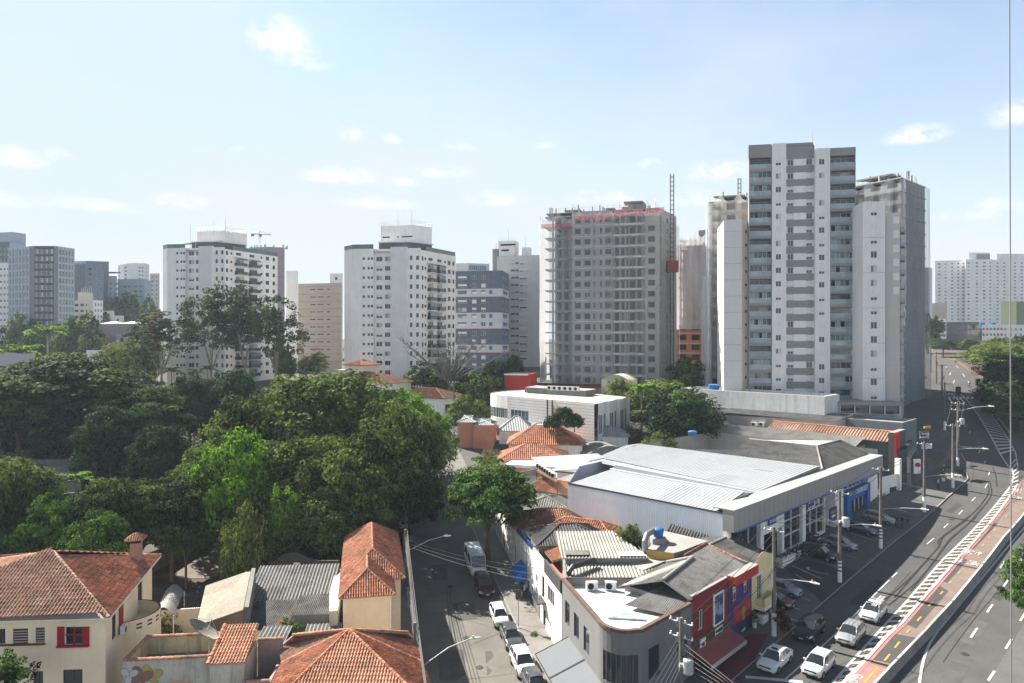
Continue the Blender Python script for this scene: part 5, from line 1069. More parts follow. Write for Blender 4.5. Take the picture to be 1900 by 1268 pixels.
# --------- car showroom on the avenue
def onf(f,px,w=0):
 """distance along frame f (at depth w) of the point seen at photo column px"""
 t=(px-CX)/F;o=f.o+f.n*w;return(t*o.y-o.x)/(f.d.x-t*f.d.y)
M_SHEETW=mk('white_cladding_sheet',(.72,.76,.80),.5,.05,.2,fine=1.5,streak=.08)
M_FASC=mk('grey_composite_panel',(.30,.295,.29),.55,.06,.3,fine=2,streak=.10)
M_BLUE=mk('signal_blue',(.02,.13,.42),.5,.08,.5);M_NAVY=mk('navy',(.015,.035,.16),.5,.1,.5)
fD=Frame((23.4,74.5),(57.9,109));LD=fD.L
def ground_line(f,u,w=0):v=f(u,w);return gz(*v)
def showroom():
 f=fD;b=Bldg('car_showroom','long white metal roofed car showroom with a grey fascia and glazed front','building',f.p(LD/2,10,2.2));z0=1.8
 u=lambda px:onf(f,px)
 m=MB();n=92;W0=22.6
 for i in range(n):
  w0,w1=W0*i/n,W0*(i+1)/n;zt0=11.0-.25*(w0/W0);a=[(w0,0),(w0+(w1-w0)*.5,0),(w0+(w1-w0)*.62,-.05),(w0+(w1-w0)*.88,-.05),(w1,0)]
  for(x0,o0),(x1,o1) in zip(a,a[1:]):m.face([f.p(o1,x1,z0),f.p(o0,x0,z0),f.p(o0,x0,zt0),f.p(o1,x1,zt0)],M_SHEETW)
 m.prism([f(-.08,0),f(.02,0),f(.02,W0),f(-.08,W0)],10.85,11.05,M_ALUD,bottom=True)
 m.build('side_cladding',b.root)
 b.wall(f(10,29),f(0,W0),z0,10.8,(),M_SHEETW);b.wall(f(31,30),f(10,29),z0,11,(),M_SHEETW);b.wall(f(LD,0),f(LD,13),z0,11,(),M_WHITEW);b.wall(f(LD,13),f(31,30),z0,11,(),M_WHITEW)
 q=[u(x) for x in(1350,1406,1412,1446,1450,1485,1491,1527,1530,1543,1558,1603,1606,1621)]
 b.mb.prism([f(q[0]-.3,-.3),f(q[0]+.25,-.3),f(q[0]+.25,.3),f(q[0]-.3,.3)],z0,9.2,M_WHITE)
 def glaz(u0,u1,zlo,zhi,nx,nz,name='glazing',plinth=True):
  m=MB();m.face([f.p(u0,.12,zlo),f.p(u1,.12,zlo),f.p(u1,.12,zhi),f.p(u0,.12,zhi)],M_GL)
  for i in range(nx+1):m.box(f.p(u0+(u1-u0)*i/nx,.05,zlo),(.08,.2,zhi-zlo),M_ALU,f.ang)
  for i in range(nz+1):m.box(f.p((u0+u1)/2,.05,zlo+(zhi-zlo-.1)*i/nz),(u1-u0,.16,.1),M_ALU,f.ang)
  m.build(name,b.root)
  if plinth:b.mb.prism([f(u0,-.15),f(u1,-.15),f(u1,.4),f(u0,.4)],z0,zlo,M_WHITE)
 glaz(q[0]+.25,q[1],4.3,9.2,3,1)
 b.mb.prism([f(q[1],-.35),f(q[2],-.35),f(q[2],.3),f(q[1],.3)],z0,9.2,M_WHITE);b.mb.prism([f(q[3],-.35),f(q[4],-.35),f(q[4],.3),f(q[3],.3)],z0,9.2,M_WHITE);b.mb.prism([f(q[2],-.35),f(q[3],-.35),f(q[3],.3),f(q[2],.3)],7.0,9.2,M_WHITE,bottom=True)
 b.mb.face([f.p(q[2],4,z0),f.p(q[3],4,z0),f.p(q[3],4,7),f.p(q[2],4,7)],M_DARK)
 glaz(q[4],q[5],3.6,9.2,2,3);b.mb.prism([f(q[5],-.3),f(q[6],-.3),f(q[6],.4),f(q[5],.4)],z0,9.2,M_WHITE);glaz(q[6],q[7],3.7,9.2,3,3)
 b.mb.prism([f(q[7],-.2),f(q[7]+.25,-.2),f(q[7]+.25,4),f(q[7],4)],z0,9.2,M_WHITE);b.mb.prism([f(q[7]+.2,3.0),f(q[8]+3,3.0),f(q[8]+3,3.2),f(q[7]+.2,3.2)],z0,9.2,M_DARK)
 b.mb.prism([f(q[9],-.5),f(q[10],-.5),f(q[10],3),f(q[9],3)],z0,9.2,M_WHITE)
 glaz(q[10],q[11],8.0,9.2,6,1,'clerestory',False);b.mb.prism([f(q[10],.6),f(q[11]+.5,.6),f(q[11]+.5,2),f(q[10],2)],z0,9.2,M_DARK)
 m=MB();ug0,ug1=q[10]+.6,q[11]+.1
 m.prism([f(ug0,-.9),f(ug1,-.9),f(ug1,.5),f(ug0,.5)],7.1,8.0,M_BLUE,bottom=True)
 for a,c in((ug0,ug0+1.5),(ug1-1.2,ug1)):m.prism([f(a,-.9),f(c,-.9),f(c,.5),f(a,.5)],z0,7.1,M_BLUE)
 m.prism([f(ug0+1.5,-.6),f(ug1-1.2,-.6),f(ug1-1.2,.5),f(ug0+1.5,.5)],6.4,7.1,M_BLUE,bottom=True)
 o=m.build('entrance_portal',b.root)
 m=MB();m.face([f.p(ug0+1.5,-.1,z0),f.p(ug1-1.2,-.1,z0),f.p(ug1-1.2,-.1,6.4),f.p(ug0+1.5,-.1,6.4)],M_GL)
 for i in range(5):m.box(f.p(ug0+1.5+(ug1-ug0-2.7)*i/4,-.15,z0),(.12,.12,6.4-z0),M_ALU,f.ang)
 m.build('door',o)
 text_mesh('CHEVROLET',.95,M_WHITE,'lettering',frame_from((*f.d,0),(0,0,1),Vector(f.p((ug0+ug1)/2+.9,-.93,7.55))),o)
 m=MB();c=ug0+1.35
 for(x0,x1,z_,h) in((-.75,.75,7.55,.2),(-.3,.3,7.55,.42)):m.mesh([f.p(c+x0-.07,-.94,z_-h/2),f.p(c+x1-.07,-.94,z_-h/2),f.p(c+x1+.07,-.94,z_+h/2),f.p(c+x0+.07,-.94,z_+h/2)],[(0,1,2,3)],mk('gold_emblem',(.55,.38,.06),.4,.1,1,metal=.4))
 m.build('emblem',o)
 b.mb.prism([f(q[11]+.3,-.5),f(q[13]+.2,-.5),f(q[13]+.2,.3),f(q[11]+.3,.3)],z0,9.2,M_WHITE)
 m=MB();m.prism([f(-.5,-1.1),f(LD+.3,-1.1),f(LD+.3,.2),f(-.5,.2)],9.2,11.5,M_FASC,M_WHITE,bottom=True);m.prism([f(-.55,-1.15),f(LD+.35,-1.15),f(LD+.35,1.3),f(-.55,1.3)],11.5,11.62,mk('cap_grey',(.30,.30,.30),.6,.08,.4,spots=.1),bottom=True)
 m.prism([f(.3,-1.14),f(LD+.2,-1.14),f(LD+.2,-.2),f(.3,-.2)],9.02,9.19,M_BLUE,bottom=True)
 for i in range(40):uu=-.5+(LD+.8)*i/40;m.prism([f(uu,-1.106),f(uu+.035,-1.106),f(uu+.035,-1.1),f(uu,-1.1)],9.25,11.45,mk('panel_joint',(.16,.16,.16),.8))
 m.build('fascia',b.root)
 m=MB();e=f.n;E=(e.x,e.y,0)
 roof_plane(m,[f.p(.05,1.2,10.95),f.p(6.5,1.2,11.9),f.p(7.2,21,11.9),f.p(.05,22.4,10.75)],T_METAL,'trap',E);roof_plane(m,[f.p(6.5,1.2,11.9),f.p(10.6,1.2,11.3),f.p(14.5,25.5,11.0),f.p(7.2,21,11.9)],T_METAL,'trap',E)
 o=m.build('roof',b.root);m=MB();ridge(m,f.p(6.5,1.2,11.9),f.p(7.2,21,11.9),T_METAL,.2,False);m.build('ridge_caps',o)
 m=MB();roof_plane(m,[f.p(10.4,1.2,11.5),f.p(29.5,1.2,11.9),f.p(29.0,31,12.0),f.p(15,28.5,11.5)],T_METAL,'trap',E);roof_plane(m,[f.p(15,28.5,11.5),f.p(29,31,12.0),f.p(29,34,11.4),f.p(14.2,30.5,10.9)],T_METAL,'trap',E)
 m.prism([f(10.4,1.2),f(10.5,1.2),f(15,28.5),f(14.9,28.5)],[11.0,11.0,10.9,10.9],[11.56,11.56,11.56,11.56],M_SHEETW)
 for(w0,uu) in((6,22),(16,24)):m.box(f.p(uu,w0,11.85),(.5,2.6,.12),M_STEEL,f.ang)
 o=m.build('roof',b.root);m=MB();m.tube([f.p(20,2,11.8),f.p(21.5,30,11.83)],.05,mk('fixing_line',(.32,.33,.34),.7),4);m.build('fixing_line',o)
 m=MB();A,B_,C_,D_=f.p(29.6,.9,11.6),f.p(LD-.2,.9,11.6),f.p(LD-.2,15,11.6),f.p(29.6,15.5,11.8);q1,q2,q3=f.p(38,4.9,13.5),f.p(47,4.7,13.5),f.p(37,15.3,13.6)
 roof_plane(m,[A,q1,q3,D_],T_FIBRE,'big',E);roof_plane(m,[A,B_,q2,q1],T_FIBRED,'big',(f.d.x,f.d.y,0));roof_plane(m,[B_,C_,q2],T_FIBRE,'big',E);roof_plane(m,[q1,q2,C_,q3],T_FIBRED,'big',E)
 o=m.build('roof',b.root);m=MB()
 for p_,q_ in((A,q1),(q1,q3),(q1,q2),(q2,B_)):ridge(m,p_,q_,T_FIBREL,.16,False)
 m.build('ridge_caps',o)
 b.wall(f(LD+1.4,0),f(LD+1.4,30),z0,12.3,(),M_CONC);b.wall(f(42,31),f(30,31),z0,12,(),M_CONC);b.wall(f(LD+1.4,30),f(42,31),z0,12,(),M_CONC)
 b.finish()
 def sign(px0,px1,y0,y1,w,label,mat,txts,cat='sign'):
  u0,u1=onf(f,px0,w),onf(f,px1,w);Z=f(u0,w)[1];za,zb_=zz(y1,Z),zz(y0,Z);t=thing('sign',label,cat,f.p((u0+u1)/2,w,za));m=MB();m.box(f.p((u0+u1)/2,w,za),(u1-u0,.12,zb_-za),mat,f.ang);m.build('board',t)
  for(s,size,fu,fz,tm) in txts:text_mesh(s,size,tm,'lettering',frame_from((*f.d,0),(0,0,1),Vector(f.p(u0+(u1-u0)*fu,w-.08,za+(zb_-za)*fz))),t)
 sign(1426,1440,963,976,-.5,'small navy service sign on the white portal of the showroom',M_NAVY,[('SERVIÇO',.5,.5,.5,M_WHITE)])
 sign(1500,1509,929,948,-.35,'white and blue sale banner hung on the showroom glass',M_WHITE,[('~6',.32,.5,.82,M_NAVY),('~4',.62,.5,.5,M_NAVY),('~7',.22,.5,.2,M_NAVY)])
 sign(1510,1519.5,923,942,-.35,'white and yellow sale banner right of the blue one',M_WHITE,[('~6',.32,.5,.82,M_NAVY),('~3',.6,.5,.5,mk('ochre_paint',(.45,.30,.03),.6)),('~4',.4,.5,.2,M_NAVY)])
 sign(1539,1552,945,971,-2.0,'blue panel sign standing beside the showroom pier',M_NAVY,[('~5',.45,.5,.7,MATS['ochre_paint']),('~4',.45,.5,.4,M_WHITE)])
 for(a,c,lab) in((1449,1489,'long white planter with a clipped hedge under the first showroom glass'),(1491,1527,'long white planter with a clipped hedge under the second showroom glass')):
  u0,u1=onf(f,a,-1),onf(f,c,-1);t=thing('planter',lab,'planter',f.p((u0+u1)/2,-1,2.4));m=MB();m.box(f.p((u0+u1)/2,-.75,2.2),(u1-u0,.9,1.35),M_WHITE,f.ang);m.build('box',t)
  m=MB();rs=random.Random(3)
  for i in range(int((u1-u0)*22)):
   c_=Vector(f.p(u0+rs.random()*(u1-u0),-.75+rs.uniform(-.4,.4),3.55+rs.random()*.4));d1=Vector((rs.gauss(0,1),rs.gauss(0,1),rs.gauss(0,1))).normalized()*.16;d2=d1.cross(Vector((rs.gauss(0,1),rs.gauss(0,1),1))).normalized()*.1
   m.face([c_-d1,c_+d2,c_+d1,c_-d2],mk('hedge_leaf',(.035,.06,.022),.6,.3,3))
  m.build('hedge',t)
showroom()
# --------- air conditioners (one mesh, many copies)
def ac_proto():
 m=MB();m.box((0,0,0),(.85,.34,.62),M_ALU);n=16
 for r0,r1,mt,y in((.0,.24,M_DARK,-.176),(.24,.28,M_STEEL,-.185)):
  for i in range(n):
   a,c=2*math.pi*i/n,2*math.pi*(i+1)/n;p=lambda r,t:(-.12+r*math.cos(t),y,.31+r*math.sin(t));m.face([p(r0,a),p(r1,a),p(r1,c),p(r0,c)],mt)
 m.box((-.3,0,-.06),(.06,.3,.06),M_STEEL);m.box((.3,0,-.06),(.06,.3,.06),M_STEEL);return m.data('air_conditioner')
AC=ac_proto()
def ac(p,ang,label,group=None,s=1.0):
 o=bpy.data.objects.new('air_conditioner',AC);C.objects.link(o);o.location=p;o.rotation_euler.z=ang;o.scale=(s,s,s);return tag(o,label,'air conditioner',group)
def wtank(p,label,r=.75,h=.9):
 t=thing('water_tank',label,'water tank',p);B_=mk('blue_tank',(.03,.13,.32),.5);m=MB();m.lathe(p,[(r*.8,0),(r*.98,h*.8),(r,h*.85),(r,h)],B_,20);m.build('tank',t);m=MB();m.lathe((p[0],p[1],p[2]+h),[(r*1.04,0),(r*1.04,.08),(r*.75,.22),(r*.2,.3)],B_,20);m.build('lid',t)
# --------- row of shops: red, blue and cream fronts
fC=Frame((15.7,59.4),(27.6,72.1));LC=fC.L;M_DKRED=mk('dark_red_render',(.20,.018,.022),.8,.1,.4,fine=3,streak=.15)
uR,uB=onf(fC,1351),onf(fC,1393)
def shops():
 f=fC;z0=-.2
 b=Bldg('red_house','dark red two storey bar with a framed picture and an old fibre cement roof','building',f.p(uR/2,3,1))
 b.wall(f(0,0),f(uR,0),z0,7.55,[(1.0,.85,4.3,1.75,'slide'),(.6,1.6,z0+.9,2.2,'dark'),(3.2,1.2,z0+.9,2.4,'dark')],M_DKRED)
 b.wall(f(0,7),f(0,0),z0,6.9,(),M_CONC);b.wall(f(uR,0),f(uR,7),z0,7.55,(),M_CONC);b.wall(f(uR,7),f(0,7),z0,7.2,(),M_CONC)
 b.mb.prism([f(0,0),f(uR,0),f(uR,.3),f(0,.3)],7.55,7.62,M_CONC);b.mb.prism([f(-.02,-.05),f(uR+.02,-.05),f(uR+.02,0),f(-.02,0)],2.4,3.9,mk('brown_boards',(.10,.042,.025),.8,.2,.8))
 b.finish();m=MB();roof_plane(m,[f.p(.1,.3,7.1),f.p(uR-.1,.3,7.3),f.p(uR-.1,3.6,8.6),f.p(.1,3.0,8.2)],T_FIBRE,'corr',(f.d.x,f.d.y,0));roof_plane(m,[f.p(.1,3.0,8.2),f.p(uR-.1,3.6,8.6),f.p(uR-.6,7.4,7.2),f.p(-1,7,7.0)],T_FIBRED,'big',(f.d.x,f.d.y,0));o=m.build('roof',b.root)
 m=MB();ridge(m,f.p(.1,3,8.2),f.p(uR-.1,3.6,8.6),M_CONC,.17,False);ridge(m,f.p(uR-.1,3.6,8.6),f.p(uR-.6,7.4,7.2),M_CONC,.17,False);m.build('ridge_caps',o)
 m=MB();m.prism([f(0.1,-1.7),f(uR+.2,-1.7),f(uR+.2,0),f(.1,0)],[2.0,2.0,2.7,2.7],[2.1,2.1,2.8,2.8],mk('awning_maroon',(.24,.065,.065),.8,.1,.6),bottom=True);m.prism([f(.1,-1.75),f(uR+.2,-1.75),f(uR+.2,-1.68),f(.1,-1.68)],1.75,2.1,mk('awning_edge',(.5,.47,.42),.8));m.build('awning',b.root)
 def board(name,lab,u0,u1,za,zb_,mat,frame=None,cat='sign',texts=(),par=None):
  t=thing(name,lab,cat,f.p((u0+u1)/2,-.1,za));m=MB();m.box(f.p((u0+u1)/2,-.11,za),(u1-u0,.06,zb_-za),mat,f.ang);m.build('board',t)
  if frame:
   m=MB();w=.13
   for(a,c,d,e) in((u0-w,u0,za-w,zb_+w),(u1,u1+w,za-w,zb_+w),(u0,u1,za-w,za),(u0,u1,zb_,zb_+w)):m.box(f.p((a+c)/2,-.12,d),(c-a,.14,e-d),frame,f.ang)
   m.build('frame',t)
  for(s,size,fu,fz,mt) in texts:text_mesh(s,size,mt,'lettering',frame_from((*f.d,0),(0,0,1),Vector(f.p(u0+(u1-u0)*fu,-.16,za+(zb_-za)*fz))),t)
  return t
 t=board('poster','white framed dark blue picture on the red bar wall',onf(f,1323),onf(f,1339),4.0,6.6,mk('poster_blue',(.035,.06,.16),.6,.3,1.2),M_WHITE,'picture')
 m=MB();rs=random.Random(5);M_PF=mk('poster_pale',(.30,.38,.50),.7,.3,2)
 for i in range(9):a=onf(f,1324.5)+i*.19;h=rs.uniform(.5,1.1);m.box(f.p(a,-.145,4.5+rs.uniform(0,.5)),(.13,.02,h),M_PF,f.ang)
 m.build('print',t)
 board('sign','small white lettered sign board on the brown boards of the red bar',onf(f,1325),onf(f,1339),3.0,3.55,M_WHITE,None,'sign',[('~6',.34,.5,.5,M_DARK)])
 board('sign','square white sign with a green foot near the grey building corner',onf(f,1297),onf(f,1307),2.2,3.5,M_WHITE,None,'sign',[('~3',.3,.5,.6,M_DARK)])
 t=board('menu_board','blue and orange menu board below the maroon awning',onf(f,1322),onf(f,1346),.6,1.7,mk('teal_board',(.06,.22,.24),.7),M_WHITE,'sign',[('~3',.5,.25,.5,M_WHITE)])
 b=Bldg('blue_house','narrow blue brick house with a red parapet and a lion emblem panel','building',f.p((uR+uB)/2,3,1));w=uB-uR;M_BB=mk('blue_brick',(.03,.055,.26),.8,.15,.5,fine=5)
 b.wall(f(uR,-.05),f(uB,-.05),z0,7.3,[(.7,1.0,5.0,1.5,'half'),(3.1,.95,5.1,1.5,'half')],M_BB)
 for u_ in(.7,3.1):
  for(a,c,d,e) in((u_-.12,u_,4.9,6.7),(u_+1.0,u_+1.12,4.9,6.7),(u_,u_+1.0,6.55,6.7),(u_,u_+1.0,4.86,4.98)):b.mb.box(f.p(uR+(a+c)/2,-.08,d),(c-a,.08,e-d),M_RED,f.ang)
 for i in range(14):b.mb.box(f.p(uR+w/2,-.055,3.0+i*.31),(w,.012,.05),M_NAVY,f.ang)
 b.wall(f(uB,0),f(uB,9),z0,7.3,(),M_CONC);b.wall(f(uR,9),f(uR,0),z0,7.3,(),M_CONC);b.wall(f(uB,9),f(uR,9),z0,7,(),M_OCHW:=mk('ochre_render',(.50,.30,.09),.85,.1,.4,streak=.2))
 b.finish();m=MB();m.prism([f(uR-.1,-.75),f(uB+.1,-.75),f(uB+.1,.1),f(uR-.1,.1)],6.85,7.75,mk('orange_red_paint',(.42,.035,.02),.7,.1),M_CONC,bottom=True);m.build('parapet',b.root)
 m=MB();m.box(f.p(uR+w/2+.3,-.1,2.75),(w-1.0,.08,1.75),M_RED,f.ang);o=m.build('emblem_panel',b.root)
 m=MB();c=Vector(f.p(uR+w/2+.5,-.16,3.6));du=Vector((*f.d,0));up=Vector((0,0,1));rs=random.Random(8);GO=mk('gold_paint',(.45,.30,.05),.5)
 for i in range(14):
  a=2*math.pi*i/14;a2=a+.30;m.face([c+(du*math.cos(a)+up*math.sin(a))*.28,c+(du*math.cos((a+a2)/2)+up*math.sin((a+a2)/2))*.62,c+(du*math.cos(a2)+up*math.sin(a2))*.28],GO)
 m.face([c+(du*math.cos(2*math.pi*i/18)*.3+up*math.sin(2*math.pi*i/18)*.38) for i in range(18)],GO);m.face([c-du*.18-up*.35,c+du*.18-up*.35,c+du*.3-up*.85,c-du*.3-up*.85],GO)
 for s in(-.1,.1):m.face([c+du*(s-.05)+up*.08+Vector((*f.n,0))*-.01,c+du*(s+.05)+up*.08+Vector((*f.n,0))*-.01,c+du*s+up*.16+Vector((*f.n,0))*-.01],M_DARK)
 m.build('emblem',o)
 m=MB();m.box(f.p(uR+w/2+.2,-.02,z0),(w-.5,.06,2.9),mk('shutter_grey',(.13,.13,.135),.6,.2,1.5,fine=8),f.ang)
 for i in range(16):m.box(f.p(uR+w/2+.2,-.06,z0+.1+i*.17),(w-.5,.03,.05),M_ALUD,f.ang)
 o=m.build('roller_shutter',b.root)
 for k in range(5):text_mesh('~4',.32,M_CREAM,'graffiti',frame_from((*f.d,.1),(0,0,1),Vector(f.p(uR+.9+k*.75,-.1,1.2+(k%2)*.5))),o) if k in(2,3) else None
 m=MB();roof_plane(m,[f.p(uR,.3,7.25),f.p(uB,.3,7.3),f.p(uB,4.8,8.6),f.p(uR,4.6,8.5)],T_FIBRE,'corr',(f.d.x,f.d.y,0));m.build('roof',b.root);m=MB();roof_plane(m,[f.p(uR-3.5,7.2,7.3),f.p(uB,4.8,8.6),f.p(uB-.2,9.3,8.4),f.p(uR-3,10.2,7.5)],T_FIBREL,'flat',(f.d.x,f.d.y,0));m.build('roof',b.root)
 m=MB();ridge(m,f.p(uR,4.6,8.5),f.p(uB,4.8,8.6),T_OLD,.15);m.prism([f(uB-.12,.3),f(uB+.12,.3),f(uB+.12,9),f(uB-.12,9)],7.3,[7.75,7.75,8.8,8.8],M_CONCD);m.build('party_wall',b.root)
 b=Bldg('cream_house','cream house with an arched parapet, small balcony and bright blue ground floor','building',f.p((uB+LC)/2,3,1.2));w=LC-uB;M_YC=mk('butter_render',(.74,.62,.36),.85,.08,.4,streak=.12)
 zc=lambda u:7.35+.75*math.exp(-((u-w*.55)/(w*.28))**2)+(.15 if u>w*.9 or u<w*.08 else 0)
 us=[w*i/24 for i in range(25)]
 b.wall(f(uB,-.1),f(LC,-.1),3.0,7.3,[(1.3,1.1,3.6,2.5,'slide'),(w-1.5,.6,4.9,1.3,'half')],M_YC);b.wall(f(uB,-.1),f(LC,-.1),z0,3.0,[(.7,1.2,0.9,2.0,'dark'),(2.9,1.2,.9,2.0,'slide')],mk('bright_blue_render',(.02,.13,.33),.8,.1,.5))
 for a,c in zip(us,us[1:]):b.mb.prism([f(uB+a,-.1),f(uB+c,-.1),f(uB+c,.15),f(uB+a,.15)],7.3,[zc(a),zc(c),zc(c),zc(a)],M_YC,T_OLD)
 b.mb.prism([f(uB+1.15,-.14),f(uB+2.55,-.14),f(uB+2.55,-.1),f(uB+1.15,-.1)],6.1,6.35,M_WHITE)
 b.wall(f(LC,-.1),f(LC,9.5),z0,7.3,(),M_YC);b.wall(f(LC,9.5),f(uB,9.5),z0,7.3,(),M_CONC)
 b.finish();m=MB();m.prism([f(uB+.7,-1.1),f(uB+3.6,-1.1),f(uB+3.6,-.1),f(uB+.7,-.1)],2.95,3.3,M_CREAM,bottom=True)
 for(a,c) in(((.7,-1.1),(3.6,-1.1)),((.7,-1.1),(.7,-.1)),((3.6,-1.1),(3.6,-.1))):m.prism([f(uB+a[0],a[1]),f(uB+c[0]+.1,c[1]),f(uB+c[0]+.1,c[1]+.1),f(uB+a[0],a[1]+.1)],3.3,4.1,M_YC)
 m.build('balcony',b.root)
 m=MB();roof_plane(m,[f.p(uB+.1,.2,7.25),f.p(LC-.1,.2,7.25),f.p(LC-.1,4.8,8.3),f.p(uB+.1,4.8,8.3)],T_FIBRED,'corr',(f.d.x,f.d.y,0));roof_plane(m,[f.p(uB+.1,4.8,8.3),f.p(LC-.1,4.8,8.3),f.p(LC-.3,10.2,7.4),f.p(uB+.1,10.2,7.4)],T_FIBRED,'big',(f.d.x,f.d.y,0));o=m.build('roof',b.root)
 m=MB();ridge(m,f.p(uB+.1,.2,7.4),f.p(uB+.1,4.8,8.5),T_TERRA,.15);ridge(m,f.p(uB+.1,4.8,8.3),f.p(LC,4.8,8.3),T_FIBREL,.14,False);m.build('ridge_caps',o)
shops()
# --------- grey rounded corner building
def corner():
 b=Bldg('corner_building','grey two storey corner building with a rounded front and a bright white flat roof','building',(9,60,-1));M_G=mk('corner_grey',(.17,.17,.168),.85,.06,.3,fine=2,streak=.12);z0,zt=-2.4,7.0
 A=(4.8,65.6);B_=(6.9,56.4);Cc=(10.3,54.0);D=(15.6,59.4);E=(13.2,65.6)
 arc=smooth([B_,(7.35,55.0),(8.6,53.9),Cc],5) if False else[B_]+[(6.9+3.4*(1-math.cos(t))*.62+.55*math.sin(t)*0+(math.sin(t)**3)*1.3*.62,56.4-2.9*math.sin(t)+.5*(1-math.cos(t))) for t in[math.pi/2*i/8 for i in range(1,8)]]+[Cc]
 arc=smooth([(6.9,56.4),(7.3,54.9),(8.6,53.8),(10.3,54.0)],4)
 hl=[(1.0,1.4,3.2,2.2,'plain'),(3.7,1.4,3.1,2.2,'plain'),(6.4,1.5,3.0,2.2,'plain')]
 b.wall(A,B_,z0,zt,hl,M_G,.3)
 for p,q in zip(arc,arc[1:]):
  L=(Vector(q)-Vector(p)).length;k=arc.index(p)
  b.wall(p,q,z0,zt,[(.01,L-.02,2.7,2.4,'plain')] if 4<=k<=10 else(),M_G,.25)
 fr=Frame(Cc,D);b.wall(Cc,D,z0,zt,[(.9,1.6,2.7,2.5,'plain'),(5.2,.5,3.4,.9,'dark'),(6.4,.5,3.6,1.0,'dark')],M_G,.25)
 b.wall(D,E,z0,zt,(),M_G);b.wall(E,A,z0,zt,(),M_CONC)
 ring=[A,B_]+list(arc[1:])+[D,E]
 b.finish()
 m=MB();M_CAP=mk('brick_cap',(.12,.075,.06),.9,.25,1.5,fine=9);pl=[A,B_]+list(arc[1:])+[D]
 inn=[];k=len(pl)
 for i,p in enumerate(pl):
  a,c=Vector(pl[max(i-1,0)]),Vector(pl[min(i+1,k-1)]);d=(c-a).normalized();n=Vector((-d.y,d.x));inn.append((Vector(p)+n*.3,Vector(p)-n*.05))
 for(i0,o0),(i1,o1) in zip(inn,inn[1:]):m.prism([tuple(o0),tuple(o1),tuple(i1),tuple(i0)],zt-.18,zt+.1,M_CAP,bottom=True)
 m.build('parapet_cap',b.root)
 M_WH=mk('white_waterproofing',(.55,.55,.545),.75,.16,.9,fine=5,spots=.12,bump=.5,bscale=6)
 m=MB();m.face([(p[0],p[1],6.35) for p in ring],M_WH);m.build('flat_roof',b.root)
 m=MB();q=[pz(1160,1123,6.75),pz(1262,1147,6.6),pz(1280,1105,6.95),pz(1228,1086,7.1)];roof_plane(m,q,T_FIBRE,'corr',(q[1]-q[0]).normalized(),.05);m.build('roof',b.root)
 m=MB();q=[pz(1128,1146,6.5),pz(1200,1150,6.5),pz(1160,1124,6.6)];m.mesh([tuple(v) for v in q]+[(v.x,v.y,6.36) for v in q],[(0,1,2),(0,3,4,1),(1,4,5,2),(2,5,3,0)],mk('foil_membrane',(.36,.40,.44),.5,.25,2,fine=7,metal=.3));m.build('foil_patch',b.root)
 for i,(y0,y1) in enumerate(((63.6,59.2),(59.0,54.6))):
  xa,xb=4.8+(65.6-y0)*.228,4.8+(65.6-y1)*.228;m=MB();M_AW=mk('grey_awning',(.095,.105,.12),.7,.05,.5)
  v=[(xa,y0,2.3),(xb,y1,2.3),(xb-3.1,y1-.5,.9),(xa-3.1,y0-.5,.9)]
  m.mesh(v+[(x,y,z-.07) for x,y,z in v],[(0,3,2,1),(4,5,6,7),(0,4,7,3),(3,7,6,2),(2,6,5,1)],M_AW);m.tube([v[0],v[3]],.06,M_BLACK);m.tube([v[2],v[3]],.05,M_BLACK)
  m.build('awning',b.root)
 m=MB();q=[pz(1238,1190,1.6),pz(1300,1166,1.6),pz(1325,1218,.9),pz(1262,1262,.9)];m.mesh([tuple(v) for v in q]+[(v.x,v.y,v.z-.15) for v in q],[(0,1,2,3),(7,6,5,4),(3,2,6,7),(2,1,5,6),(0,3,7,4)],mk('black_canopy',(.02,.022,.026),.6,.2,1))
 for v in q[2:]:m.tube([tuple(v),(v.x,v.y,-1.2)],.06,M_BLACK)
 m.build('canopy',b.root)
 m=MB();m.mesh([(8.0,53.6,.9),(10.6,53.2,.9),(12.6,55.2,.9),(12.6,50.6,.2),(8.6,49.6,.2),(5.4,51.6,.2),(6.4,54.6,.9)],[(0,1,3,4),(1,2,3),(6,0,4,5)],mk('dark_awning',(.09,.10,.11),.7));m.build('corner_awning',b.root)
 for i,x in enumerate((1098,1133)):
  q=pz(x,1091,6.6);ac((q.x,q.y,6.42),.15-.3*i,('left' if i==0 else 'right')+' one of the two air conditioners standing on the bright white roof',None,1.25)
corner()
